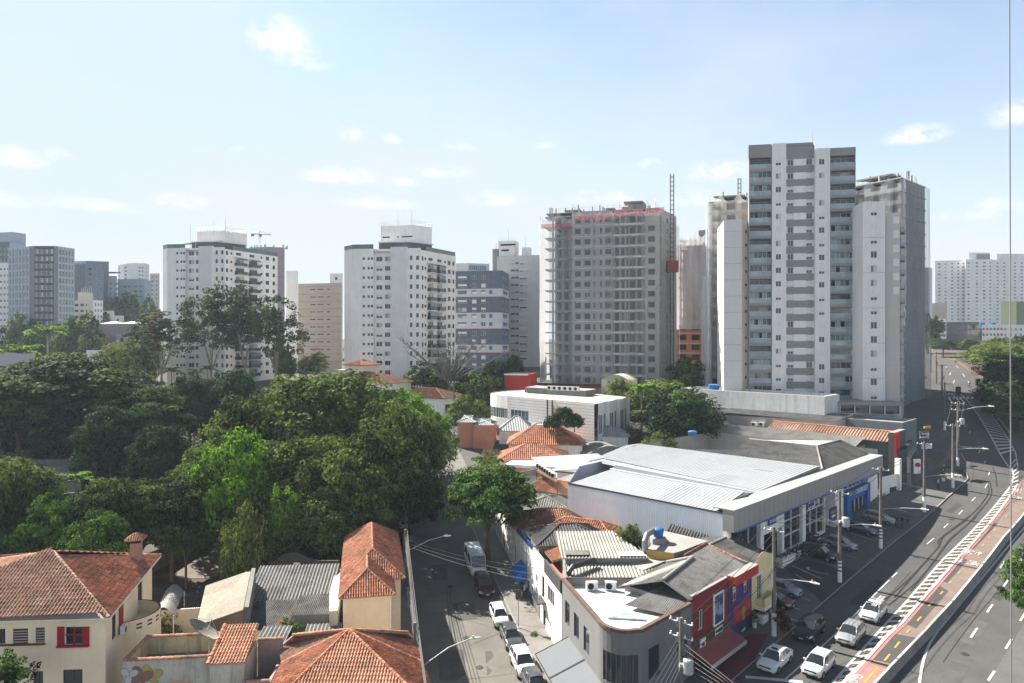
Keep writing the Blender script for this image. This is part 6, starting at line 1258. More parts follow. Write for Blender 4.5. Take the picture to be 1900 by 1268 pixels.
def houses_mid():
 b=Bldg('rear_annexe','low annexe with a perforated brick wall under a pale corrugated roof','building',(9.5,67,6));f=Frame((5.6,65.7),(13.4,65.7));L=f.L
 b.wall(f(0,0),f(L,0),-1,7.1,(),M_CONC);M_HB=mk('hollow_brick',(.33,.12,.07),.9,.25,1.2,fine=6)
 for(u0,u1) in((.4,3.6),(4.9,7.6)):
  b.mb.box(f.p((u0+u1)/2,-.02,6.5),(u1-u0,.05,.6),M_DARK)
  k=int((u1-u0)/.25)
  for i in range(k+1):b.mb.box(f.p(u0+i*.25,-.05,6.5),(.07,.06,.6),M_HB)
  for j in range(3):b.mb.box(f.p((u0+u1)/2,-.05,6.5+j*.27),(u1-u0,.06,.06),M_HB)
 b.finish();shed(b.root,f,-.4,L+.5,-.35,3.0,7.15,7.45,T_FIBREL,'big')
 b=Bldg('upper_room','raised room with a broad weathered pale corrugated roof behind the annexe','building',(9,72,4));f=Frame((5.4,68.6),(13.6,68.8));L=f.L
 box_walls(b,f,0,L,0,7.4,-.5,8.0,M_CONC,{'left':[(.8,1.4,5.6,1.8,'tint'),(3.2,1.4,5.6,1.8,'tint')]});b.finish()
 m=MB();roof_plane(m,[f.p(-.4,-.3,8.0),f.p(L+.2,-.3,8.0),f.p(L-2.2,7.6,8.5),f.p(-.5,7.6,8.5)],T_FIBREL,'big',(1,0,0));m.build('roof',b.root)
 m=MB();m.box(f.p(1.2,.9,8.25),(2.4,1.5,.06),T_FIBRE,.02);m.box(f.p(6.7,.5,8.2),(2.6,1.2,.07),M_CREAM,.02);m.build('patch_sheets',b.root)
 t=thing('flue','fat black flue pipe bent along the edge of the pale corrugated roof','flue',(5.4,66.3,6.5));m=MB();m.tube([(5.5,65.9,6.4),(5.5,65.9,7.6),(5.9,66.1,8.0),(8.2,67.9,8.05)],.28,M_BLACK,10);m.build('pipe',t)
 b=Bldg('white_street_house','white two storey house on the side street with a small iron balcony','building',(4,71,-1));p0,p1=(2.35,77.0),(4.75,65.65);f=Frame(p0,p1);L=f.L
 b.wall(p0,p1,-1.6,6.5,[(1.3,1.0,3.2,1.7,'half'),(4.2,1.0,2.6,2.3,'dark'),(6.4,2.6,3.0,1.7,'slide'),(1.0,1.2,-1.0,2.3,'dark'),(4.6,1.1,-1.2,2.7,'dark'),(7.2,.5,.6,.6,'dark')],M_WHITE)
 b.mb.prism([f(0,-.06),f(3.3,-.06),f(3.3,0),f(0,0)],-1.6,2.0,M_CONCD)
 b.wall(p1,f(L,1.2),-1.6,6.5,(),M_WHITE);b.wall(f(0,7),p0,-1.6,6.5,(),M_WHITE)
 b.mb.face([f.p(0,0,5.4),f.p(L,0,5.4),f.p(L,3.5,5.4),f.p(0,7,5.4)],mk('terrace_tiles',(.36,.13,.08),.85,.2,.6,fine=8));b.mb.prism([f(0,.2),f(L,.2),f(L,0),f(0,0)],6.5,6.58,M_CONC)
 b.finish();m=MB();m.prism([f(3.6,-1.0),f(5.9,-1.0),f(5.9,0),f(3.6,0)],2.35,2.5,M_ALUD,bottom=True);rail(m,[f.p(3.6,0,2.5),f.p(3.6,-.95,2.5),f.p(5.9,-.95,2.5),f.p(5.9,0,2.5)],1.0,M_ALUD,.2,.018);m.build('balcony',b.root)
 m=MB();m.prism([f(5.4,-.12),f(L,-.12),f(L,.12),f(5.4,.12)],5.6,6.9,M_ALUD);m.build('terrace_screen',b.root)
 m=MB();roof_plane(m,[f.p(.1,1.0,6.3),f.p(4.8,1.0,6.3),f.p(4.8,3.8,6.9),f.p(.1,3.8,6.9)],T_ORANGE,'tile',(f.d.x,f.d.y,0));m.build('roof',b.root)
 q=f.p(1.6,-.2,1.9);ac((q[0],q[1],2.2),f.ang,'single air conditioner hung on the white side street house')
 b=Bldg('street_wall_house','long pale street front with flaking paint and a blue trimmed top','building',(0,85,0));p0,p1=(-2.2,96.5),(2.3,77.1);f=Frame(p0,p1);L=f.L
 b.wall(p0,p1,-1.2,6.7,[(4.5,1.0,2.2,1.7,'dark'),(11.2,1.0,2.4,1.8,'dark'),(16.4,1.1,3.2,1.7,'half'),(17.6,.8,.0,2.1,'dark')],mk('flaking_white',(.62,.60,.57),.9,.22,.6,fine=3,spots=.5,streak=.3));b.mb.prism([f(8,-.05),f(L,-.05),f(L,.1),f(8,.1)],6.2,6.75,M_NAVY);b.mb.prism([f(11,-.03),f(L,-.03),f(L,0),f(11,0)],-1.2,1.1,mk('blue_dado',(.03,.09,.26),.8,.15,.6))
 b.wall(p1,f(L,3),-1.2,6.7,(),M_WHITE);b.wall(f(0,5),p0,-1.2,6.7,(),M_CONC);b.finish()
 t=thing('street_awning','small blue pointed awning over a door on the side street','awning',f.p(16,-.8,2));m=MB();a=[f.p(14.6,0,3.5),f.p(17.6,0,3.5),f.p(17.4,-1.3,2.6),f.p(14.8,-1.3,2.6),f.p(17.4,-1.3,1.7),f.p(14.8,-1.3,1.7),f.p(17.6,0,2.0),f.p(14.6,0,2.0)];m.mesh(a,[(3,2,1,0),(5,4,2,3),(4,6,1,2),(7,5,3,0)],M_BLUE);m.build('cover',t)
 def house(lab,a,c,dep,z0,ze,rise,mat,kind,rmat,nm='house',over=.4,along='u',holes={},scale=1.0,gable=(False,False)):
  f=Frame(a,c);b=Bldg(nm,lab,'house',f.p(f.L/2,dep/2,z0));box_walls(b,f,0,f.L,0,dep,z0,ze,mat,holes);b.finish();hip(b.root,f,0,f.L,0,dep,ze,rise,rmat,kind,over,along,scale,gable);return b,f
 house('house with a dark corrugated hip roof behind the white street house',(3.0,76.4),(11.2,78.0),6.6,-.5,6.9,1.3,M_CONC,'big',T_FIBRED,over=.3)
 house('house with an old dark terracotta hip roof behind the flaking street wall',(.6,84.4),(9.8,85.6),7.0,0,6.5,1.5,M_WHITE,'tile',T_OLD,over=.3,scale=1.25)
 house('small house with a narrow terracotta roof against the white warehouse wall',(4.5,85.0),(11.6,81.4),3.4,0,6.6,1.0,M_CONC,'tile',T_TERRA,over=.3,scale=1.25)
 b,f=house('pale shed with a ribbed grey roof beside the corner of the white warehouse',(1.6,95.6),(7.4,94.6),7,0,6.6,.9,M_WHITE,'big',T_FIBRE,over=.3)
 b,f=house('outhouse with an orange sheet roof and white verges beside the warehouse',(2.6,104.0),(8.4,99.5),6.4,1,7.2,1.1,mk('mossy_wall',(.42,.42,.38),.9,.15,.4,spots=.4,streak=.4),'big',T_ORANGE,over=.3,gable=(True,True),along='u')
 b,f=house('grey roofed workshop carrying a row of air conditioners beside the orange roof',(1.6,110),(6.6,106),6,1,8.4,.8,M_WHITE,'big',T_FIBRE,over=.3)
 for i in range(7):q=pz(1000+i*4.6,868+i*3.0,9.6);ac((q.x,q.y,9.55),-.6,'one of the air conditioners crowded along the edge of the grey workshop roof','air conditioners on the workshop roof',1.1)
 t=thing('steel_platform','rusty platform under the crowded air conditioners','platform',tuple(pz(1015,880,9.3)));m=MB();q=[pz(996,874,9.5),pz(1034,894,9.5),pz(1034,884,9.5),pz(1003,864,9.5)];m.mesh([tuple(v) for v in q]+[(v.x,v.y,v.z-.2) for v in q],[(0,1,2,3),(0,4,5,1),(1,5,6,2),(3,2,6,7),(7,6,5,4)],mk('rust',(.16,.075,.045),.9,.2,1))
 for v in(q[0],q[1]):m.tube([tuple(v),(v.x,v.y,v.z-2)],.08,MATS['rust'])
 m.build('deck',t)
 b=Bldg('flat_white_shed','shed with a stained white metal roof between the tiled house and the warehouse','building',(10,114,3));f=Frame((6.2,108.8),(17.6,112.6));box_walls(b,f,0,f.L,0,8.4,1,9.0,M_WHITE);b.finish();shed(b.root,f,-.2,f.L+.2,-.3,8.7,9.0,9.7,T_METAL,'trap')
 b=Bldg('salmon_annexe','salmon annexe with a white parapet in front of the tiled house','building',(0,117,3));f=Frame((-1.0,114.5),(5.2,112.5));box_walls(b,f,0,f.L,0,5,2,8.6,mk('salmon_render',(.56,.24,.155),.85,.1,.4,streak=.15));b.mb.prism([f(-.1,-.1),f(f.L+.1,-.1),f(f.L+.1,5),f(-.1,5)],8.6,9.1,M_WHITE);b.finish()
 house('tiled house in front, with the lower broad terracotta hip roof',(-2.2,118.2),(9.4,117.6),9,2,8.9,2.3,M_WHITE,'tile',T_TERRA,scale=1.5)
 house('tiled house behind, with the higher terracotta hip roof and cream shutters',(-.6,127),(13.0,126.2),9,3,10.4,2.9,M_WHITE,'tile',T_TERRA,scale=1.6,holes={'front':[(9.8,1.3,7.6,2.0,'blank')]})
 b=Bldg('grey_gable_shed','shed with a stained grey curved gable beside the tiled houses','building',(18,124,4));f=Frame((13.6,122.6),(21.6,124.8));box_walls(b,f,0,f.L,0,6,3,9.2,M_CONCD);b.mb.prism([f(0,-.1),f(f.L,-.1),f(f.L,.25),f(0,.25)],3,6.2,mk('red_brick',(.20,.06,.045),.9,.2,.8))
 for i in range(10):a,c=i/10,(i+1)/10;h=lambda t:9.2+1.5*math.sin(math.pi*t)**.8;b.mb.prism([f(f.L*a,0),f(f.L*c,0),f(f.L*c,6),f(f.L*a,6)],9.2,[h(a),h(c),h(c),h(a)],M_CONCD)
 b.finish()
 house('small white corrugated hip roof right of the curved gable shed',(15.0,134),(22.6,133),6,4,11.0,1.6,M_WHITE,'big',T_METAL)
 house('white corrugated pyramid roof between the salmon block and the tiled house',(-2.6,138.0),(4.0,137.4),6,5,11.5,2.6,M_WHITE,'big',T_METAL)
 house('long low white corrugated roof just in front of the clinic',(2,138.5),(14.5,137.5),6,5,11.3,1.3,M_WHITE,'big',T_METAL)
 b=Bldg('salmon_block','plain salmon block with small white corrugated roofs left of the clinic','house',(-7,139,6));M_SAL=MATS['salmon_render'];f=Frame((-10.9,135.8),(-3.8,135.0));box_walls(b,f,0,3.2,.4,6,5,13.4,M_SAL);box_walls(b,f,3.2,f.L,0,6,5,12.9,M_SAL);b.finish();hip(b.root,f,0,3.6,.4,6,13.4,1.0,T_METAL,'big',.2);hip(b.root,f,3.6,f.L,.2,6,12.9,.8,T_METAL,'big',.2)
houses_mid()
def block_core():
 b=Bldg('ochre_room','small room with a bright ochre wall under a blue water tank','building',(14.5,71,4));q=pz(1190,1060,6.6),pz(1242,1040,7.4);b.wall((13.7,69.4),(16.2,68.4),2,8.6,(),MATS['ochre_render']);b.wall((16.2,68.4),(20.5,71.5),2,[8.6][0],(),M_CONC);b.mb.face([(13.7,69.4,8.5),(16.2,68.4,8.5),(20.5,71.5,8.9),(16.5,75.5,8.9)],M_CONC);b.wall((13.9,74),(13.7,69.4),2,8.6,(),M_CONC);b.finish()
 m=MB();m.box((15.4,71.9,8.5),(1.5,1.5,.7),M_CONC);m.build('tank_base',b.root);wtank((15.4,71.9,9.2),'blue water tank above the ochre wall behind the shops',.58,.75)
 t=thing('duct','fat steel kitchen duct bent over the ochre wall','duct',(14,70,6));m=MB();m.tube([(13.6,69.9,5.5),(13.6,69.9,9.4),(13.9,70.3,9.9),(15.0,72.0,9.9)],.3,mk('dull_duct',(.20,.20,.20),.5,.15,1.5,metal=.3),12);m.build('pipe',t)
 b=Bldg('ribbed_hall','low hall with a dark ribbed roof right against the white warehouse wall','building',(20,77,3));f=Frame((17.0,76.6),(24.0,73.0));box_walls(b,f,0,f.L,0,4.5,1,7.6,M_CONC);b.finish();shed(b.root,f,0,f.L,-.2,4.5,7.6,8.8,T_FIBRED,'big')
block_core()
# --------- buildings between the showroom and the towers
def rear_buildings():
 W_=Vector((-.711,.703));U_=Vector((.703,.711))
 def fr(p,L):p=Vector(p);return Frame(p+W_*L,p)
 M_SL=mk('slate_render',(.16,.185,.215),.85,.08,.3,fine=2,streak=.2);M_DG=mk('charcoal_render',(.085,.09,.10),.85,.1,.3,streak=.12)
 f=fr((69.8,122),15);b=Bldg('slate_building','plain slate grey flat roofed building beside the long wall with air conditioners','building',f.p(7,4,6));box_walls(b,f,0,15,0,9,4,15,M_SL);b.mb.face([f.p(0,0,14.4),f.p(15,0,14.4),f.p(15,9,14.4),f.p(0,9,14.4)],M_ROOFM)
 b.mb.prism([f(0,0),f(15,0),f(15,.25),f(0,.25)],15,15.12,M_CONC);b.mb.prism([f(14.75,.25),f(15,.25),f(15,9),f(14.75,9)],15,15.12,M_CONC)
 for u in(6.5,9.8):b.mb.box(f.p(u,-.05,11.5),(.9,.1,.35),M_ALU,f.ang)
 b.finish()
 f=fr((64.3,115),22);b=Bldg('charcoal_building','charcoal building with a strip of terracotta tiles and a red end pier','building',f.p(11,3,5));box_walls(b,f,0,22,0,6,3,12.6,M_DG);b.finish()
 m=MB();roof_plane(m,[f.p(0,-.2,12.6),f.p(21.2,-.2,12.6),f.p(21.2,3,14.0),f.p(0,3,14.0)],T_PALE,'big',(f.d.x,f.d.y,0),scale=1.5);roof_plane(m,[f.p(0,3,14),f.p(21.2,3,14),f.p(21.2,6,12.8),f.p(0,6,12.8)],T_PALE,'big',(f.d.x,f.d.y,0),scale=1.5);o=m.build('roof',b.root);m=MB();ridge(m,f.p(0,3,14),f.p(21.2,3,14),T_ORANGE,.16);m.build('ridge_caps',o)
 m=MB();m.prism([f(21.2,-.25),f(22.2,-.25),f(22.2,6),f(21.2,6)],3,14.3,M_DG,M_CONC);m.prism([f(22.15,-.3),f(22.45,-.3),f(22.45,1.6),f(22.15,1.6)],3,14.2,mk('bright_red',(.50,.012,.025),.6,.06,.4));m.build('end_pier',b.root)
 f=fr((59.4,125.2),23.4);b=Bldg('cream_long_wall','long stained cream building carrying a row of air conditioners','building',f.p(11,4,5));box_walls(b,f,0,23.4,0,9,4,[14.4,15,15,14.4],mk('cream_stained',(.46,.42,.37),.9,.1,.4,streak=.35,spots=.15));b.mb.prism([f(11.6,-.4),f(12.6,-.4),f(12.6,0),f(11.6,0)],11.8,14.3,mk('salmon_pale',(.46,.30,.23),.85))
 b.finish();shed(b.root,f,-.1,23.5,-.25,9,14.9,15.5,T_FIBRE,'corr')
 for i,x in enumerate((1401,1415)):q=f.p(onf(f,x),-.35,zz(791,f(onf(f,x))[1]));ac(q,f.ang,('left' if i==0 else 'right')+' one of the pair of air conditioners on the long cream wall',None,1.3)
 for i in range(7):x=1464+i*12.6;q=f.p(onf(f,x),-.35,zz(794+i*.9,f(onf(f,x))[1]));ac(q,f.ang,'one of the seven air conditioners in a row on the long cream wall','row of seven air conditioners on the cream wall',1.25)
 m=MB()
 for(x0,x1,y) in((1400,1400,812),(1428,1540,797),(1498,1498,812),(1535,1535,808)):u0,u1=onf(f,x0),onf(f,x1);Z=f(u0)[1];m.tube([f.p(u0,-.1,zz(y,Z)),f.p(u1,-.1,zz(y if x0!=x1 else 795,Z))],.07,M_BLACK,5)
 m.build('drain_pipe',b.root)
 f=fr((60.4,132),31.6);b=Bldg('long_white_building','long stained white building with a parapet and a blue water tank below the tower','building',f.p(15,5,6));M_SW=mk('stained_white',(.62,.62,.61),.9,.1,.3,streak=.38,spots=.2);box_walls(b,f,0,31.6,0,8,5,18.4,M_SW);b.mb.prism([f(-.1,-.25),f(31.7,-.25),f(31.7,0),f(-.1,0)],14.9,15.3,M_CONCD,bottom=True)
 for a in((0,0,31.6,.3),(0,7.7,31.6,8),(0,.3,.3,7.7),(31.3,.3,31.6,7.7)):b.mb.prism([f(a[0],a[1]),f(a[2],a[1]),f(a[2],a[3]),f(a[0],a[3])],18.4,19.0,M_SW,M_WHITE)
 b.mb.face([f.p(0,0,18.35),f.p(31.6,0,18.35),f.p(31.6,8,18.35),f.p(0,8,18.35)],M_ROOFM);b.finish();u=onf(f,1324,1.5);wtank(f.p(u,1.6,18.4),'blue water tank on the flat roof of the long white building',1.25,1.5)
 b=Bldg('long_fibre_shed','long low shed with a pale ribbed roof beside the charcoal building','building',(52,130,5));f=fr((57.0,113.5),27);box_walls(b,f,0,27,0,5,3,12.0,M_CONCD);b.finish();shed(b.root,f,-.1,27,-.2,5,12.0,13.2,T_FIBREL,'big')
 q=pz(1285,806,13.0);wtank((q.x,q.y,12.7),'low blue water tank at the far end of the pale ribbed shed roof',.8,.7)
 f=Frame((58.6,108.2),(66.5,113.5));b=Bldg('white_yard_wall','white rendered yard wall with tall gate posts beyond the showroom','wall',f.p(3,0,4));b.wall(f(0,0),f(5.0,0),3,8.2,[(2.4,2.2,4.6,1.6,'dark')],M_WHITE);b.mb.prism([f(4.9,-.3),f(5.5,-.3),f(5.5,.5),f(4.9,.5)],3,10.6,M_WHITE);b.mb.prism([f(8.6,-.2),f(9.1,-.2),f(9.1,.4),f(8.6,.4)],3,10.4,M_DG);b.finish()
 m=MB()
 for i in range(16):m.tube([f.p(5.6+i*.2,0,4.2),f.p(5.6+i*.2,0,8.0)],.03,M_ALUD,4)
 m.tube([f.p(5.5,0,7.9),f.p(8.7,0,7.9)],.04,M_ALUD,4);m.build('gate',b.root)
 f=Frame((66.8,113.8),(84.5,141));b=Bldg('dark_shop','dark low shop front with illuminated looking white signs below the netted slab','shop',f.p(8,3,6));box_walls(b,f,0,f.L,.8,8,5,11.5,M_DG,{'front':[(1.5,3,6.0,3,'dark'),(6,4,6.5,3,'dark'),(12,4,7,3,'dark')]});b.mb.face([f.p(0,.8,11.5),f.p(f.L,.8,11.5),f.p(f.L,8,11.5),f.p(0,8,11.5)],M_DARK);b.mb.prism([f(.2,.2),f(8,.2),f(8,1),f(.2,1)],10.2,10.8,M_CONC);b.finish()
 for(px0,px1,y0,y1,Z,lab,mt,tx,tm) in((1694,1709,852,879,113,'white poster panel with a red figure at the dark shop',M_WHITE,None,None),(1704.5,1727,800.5,815,119,'dark sign with white lettering and a running figure above the dark shop',M_DG,'keep\nrunning',M_WHITE),(1708,1731,823,833,122,'pale sign board under the lettered one at the dark shop',M_GREYL,None,None),(1713,1728,791,795.5,125,'small yellow sign board beyond the lettered dark sign',mk('sign_yellow',(.55,.36,.03),.6),None,None)):
  a,c=P(px0,y1,Z),P(px1,y0,Z);t=thing('sign',lab,'sign',(a.x,a.y,a.z));m=MB();m.box(((a.x+c.x)/2,Z,a.z),(c.x-a.x,.15,c.z-a.z),mt,.25);m.tube([((a.x+c.x)/2,Z+.15,a.z-3),((a.x+c.x)/2,Z+.15,a.z)],.07,M_ALUD,5);m.build('board',t)
  if tx:text_mesh(tx,.62,tm,'lettering',frame_from((math.cos(.25),math.sin(.25),0),(0,0,1),Vector(((a.x+c.x)/2-.15,Z-.16,(a.z+c.z)/2))),t)
  if tx:
   m=MB();e=Vector((math.cos(.25),math.sin(.25),0));k=Vector(((a.x+c.x)/2,Z-.14,(a.z+c.z)/2))+e*.62;pt=lambda u,w:k+e*u+Vector((0,0,w))
   for q_,r_ in(([pt(.05,.1),pt(.0,.36)],.09),([pt(0,.12),pt(.18,-.05),pt(.1,-.3)],.06),([pt(0,.12),pt(-.12,-.12),pt(-.34,-.14)],.06),([pt(.02,.34),pt(.2,.22),pt(.32,.32)],.045),([pt(.0,.34),pt(-.18,.3),pt(-.22,.14)],.045),([pt(.06,.44),pt(.08,.54)],.08)):m.tube(q_,r_,M_WHITE,5)
   m.build('emblem',t)
  elif px0==1694:m=MB();m.lathe(((a.x+c.x)/2,Z-.12,a.z+1.2),[(.35,0),(.5,.3),(.3,.6)],MATS['bright_red'],8);m.build('print',t)
 A,B_,D=Vector((-4.9,159)),Vector((15.9,132)),Vector((24.6,147));b=Bldg('clinic','white tiled clinic with a curved left end, flat roof and blue strip windows','building',(10,148,8));M_TL=mk('clinic_tiles',(.68,.67,.64),.7,.06,.3,fine=2,streak=.12);g0,zt=7,17.6
 arc=smooth([(-3.0,164),(-4.9,159),(-4.2,154),(-1,149.6)],4);pl=arc+[(15.9,132)]
 for p,q in zip(pl,pl[1:]):
  L=(Vector(q)-Vector(p)).length;big=L>10
  b.wall(p,q,g0,zt,([(1.0,5.5,12.6,2.2,'blue')] if big else[(.02,L-.04,12.6,2.2,'blue'),(.02,L-.04,8.6,1.8,'blue')] if p[1]<160 else()),M_TL)
 f=Frame(B_,D)
 for i in range(6):s=f.L/6;b.wall(f(i*s,-.5*(i%2==0)-.3),f(i*s+s*.9,-.5*(i%2==0)-.3),g0,zt,[(.25,s*.9-.5,11.5,3.8,'tint'),(.25,s*.9-.5,7.4,3.0,'tint')],M_TL);b.wall(f(i*s+s*.9,-.5*(i%2==0)-.3),f(i*s+s,-.5*((i+1)%2==0)-.3),g0,zt,(),M_TL)
 b.wall(tuple(D),(8,172),g0,zt,(),M_TL);b.wall((8,172),pl[0],g0,zt,(),M_TL)
 fl=Frame((-1,149.6),(15.9,132));
 for i in range(16):b.mb.prism([fl(0,-.012),fl(fl.L,-.012),fl(fl.L,0),fl(0,0)],8+i*.6,8.05+i*.6,mk('tile_joint',(.33,.32,.30),.8))
 ring=pl+[tuple(f(f.L,-.3)),tuple(D),(8,172)];b.mb.face([(p[0],p[1],zt-.15) for p in ring],mk('clinic_roof',(.36,.36,.35),.8,.12,.3,spots=.2,streak=0));b.finish()
 for u in(12.2,13.6):m=MB();m.tube([fl.p(u,-.25,g0),fl.p(u,-.25,zt)],.16,M_ALUD,6);m.build('downpipe',b.root)
 m=MB();m.prism([(3,160),(16,149),(19,154),(6,166)],zt,zt+1.2,M_CONCD,M_ROOFM);m.build('roof_well',b.root)
 for i in range(6):q=pz(1021+i*9.8,722.5+i*.4,18.9);ac((q.x,q.y,18.75),-.6,'one of the six large white air conditioners lined up on the clinic roof','air conditioners on the clinic roof',1.45)
 m=MB();q=[pz(1070,726,17.6),pz(1116,722,17.6)];m.prism([(22,168),(28,164),(31,169),(25,173)],15,20.2,M_CREAM)
 for i in range(8):a,c=i/8,(i+1)/8;h=lambda t:20.2+1.3*math.sin(math.pi*t);p0,p1,p2,p3=Vector((22,168)),Vector((28,164)),Vector((31,169)),Vector((25,173));m.prism([tuple(p0.lerp(p1,a)),tuple(p0.lerp(p1,c)),tuple(p3.lerp(p2,c)),tuple(p3.lerp(p2,a))],20.2,[h(a),h(c),h(c),h(a)],mk('vault_cream',(.52,.48,.38),.7))
 m.build('vaulted_storey',b.root)
 f=Frame(X(936,172),X(985,170));b=Bldg('red_tiled_tower','red tiled box with a white rim standing behind the clinic','building',f.p(3,3,11));M_RT=mk('red_tiles',(.46,.03,.022),.6,.1,.5,fine=4);box_walls(b,f,0,f.L*.92,0,6,10,21.0,M_RT);b.mb.prism([f(f.L*.92,-.4),f(f.L,-.4),f(f.L,6),f(f.L*.92,6)],10,21.4,M_RT)
 for i in range(14):b.mb.prism([f(0,-.012),f(f.L*.92,-.012),f(f.L*.92,0),f(0,0)],12+i*.65,12.05+i*.65,M_DKRED)
 b.mb.prism([f(-.1,-.1),f(f.L*.92,-.1),f(f.L*.92,6.1),f(-.1,6.1)],21.0,21.35,M_WHITE,M_DARK);b.finish()
 f=Frame(X(566,186),X(700,172));b=Bldg('red_roofed_school','long white building with several red tiled roofs behind the big trees','building',f.p(9,6,12));box_walls(b,f,0,f.L,0,13,8,18.6,M_WHITE,{'right':[(1,6,14.5,2.4,'dark'),(8,3,14.8,1.8,'half')],'front':[(f.L-6,3,15,2,'dark')]});box_walls(b,f,10,16,5,12,18,23.0,M_CREAM,{'front':[(1,1.6,19.6,1.2,'dark'),(3.6,1.2,19.6,1.2,'dark')]});box_walls(b,f,6,10.5,4,9,18,21.4,M_CREAM);b.mb.prism([f(5.8,3.8),f(10.5,3.8),f(10.5,9.2),f(5.8,9.2)],21.4,21.7,M_TAUPE);b.finish();hip(b.root,f,0,f.L,0,13,18.6,2.6,T_OLD,'tile',.6,scale=1.8);hip(b.root,f,10,16,5,12,23.0,1.4,T_TERRA,'tile',.5,scale=1.8)
 f=Frame(X(757,160),X(822,156));b=Bldg('white_gable_house','white house with a brown tiled roof below the middle white tower','house',f.p(4,4,10));box_walls(b,f,0,f.L,0,9,8,16.4,M_WHITE,{'right':[(1,3,13,2,'dark'),(5,2.5,13,2,'dark')]});b.finish();hip(b.root,f,0,f.L,0,9,16.4,1.9,T_OLD,'tile',.6,scale=1.8,gable=(True,False))
 b=block('white_annexe','low white annexe with a thin flat roof in front of the eucalyptus tower',[(250,205),(345,196)],712,M_WHITE,3.5,{0:[(.86,1.8,-.8,1.6,'dark')]},nfl=1,top=.4,roof=MATS['pale_roof']);b.finish()
 b=block('grey_park_wall','long grey concrete wall under the dark trees on the left',[(-10,118),(180,121)],(852,120),M_CONCD,5,{0:[]},cat='wall',nfl=1);b.finish()
 f=Frame(X(60,109),X(150,112));b=Bldg('park_pavilion','low pavilion with a blue grey sheet roof among the park trees','building',f.p(4,3,2));box_walls(b,f,0,f.L,0,7,1,7.0,M_CONC);b.finish();shed(b.root,f,-.3,f.L+.3,-.5,7,7.0,8.2,T_METAL,'big')
 f=Frame(X(112,100),X(137,101));b=Bldg('green_kiosk','small turquoise roofed kiosk between the park trees','kiosk',f.p(1,1,3));M_TQ=mk('turquoise_sheet',(.06,.33,.28),.5,.1,.6);box_walls(b,f,0,f.L,0,3,1,6.6,M_TQ);b.finish();shed(b.root,f,-.4,f.L+.2,-.6,2.5,7.4,6.8,mk('pale_green_sheet',(.42,.58,.54),.5),'corr','w')
rear_buildings()
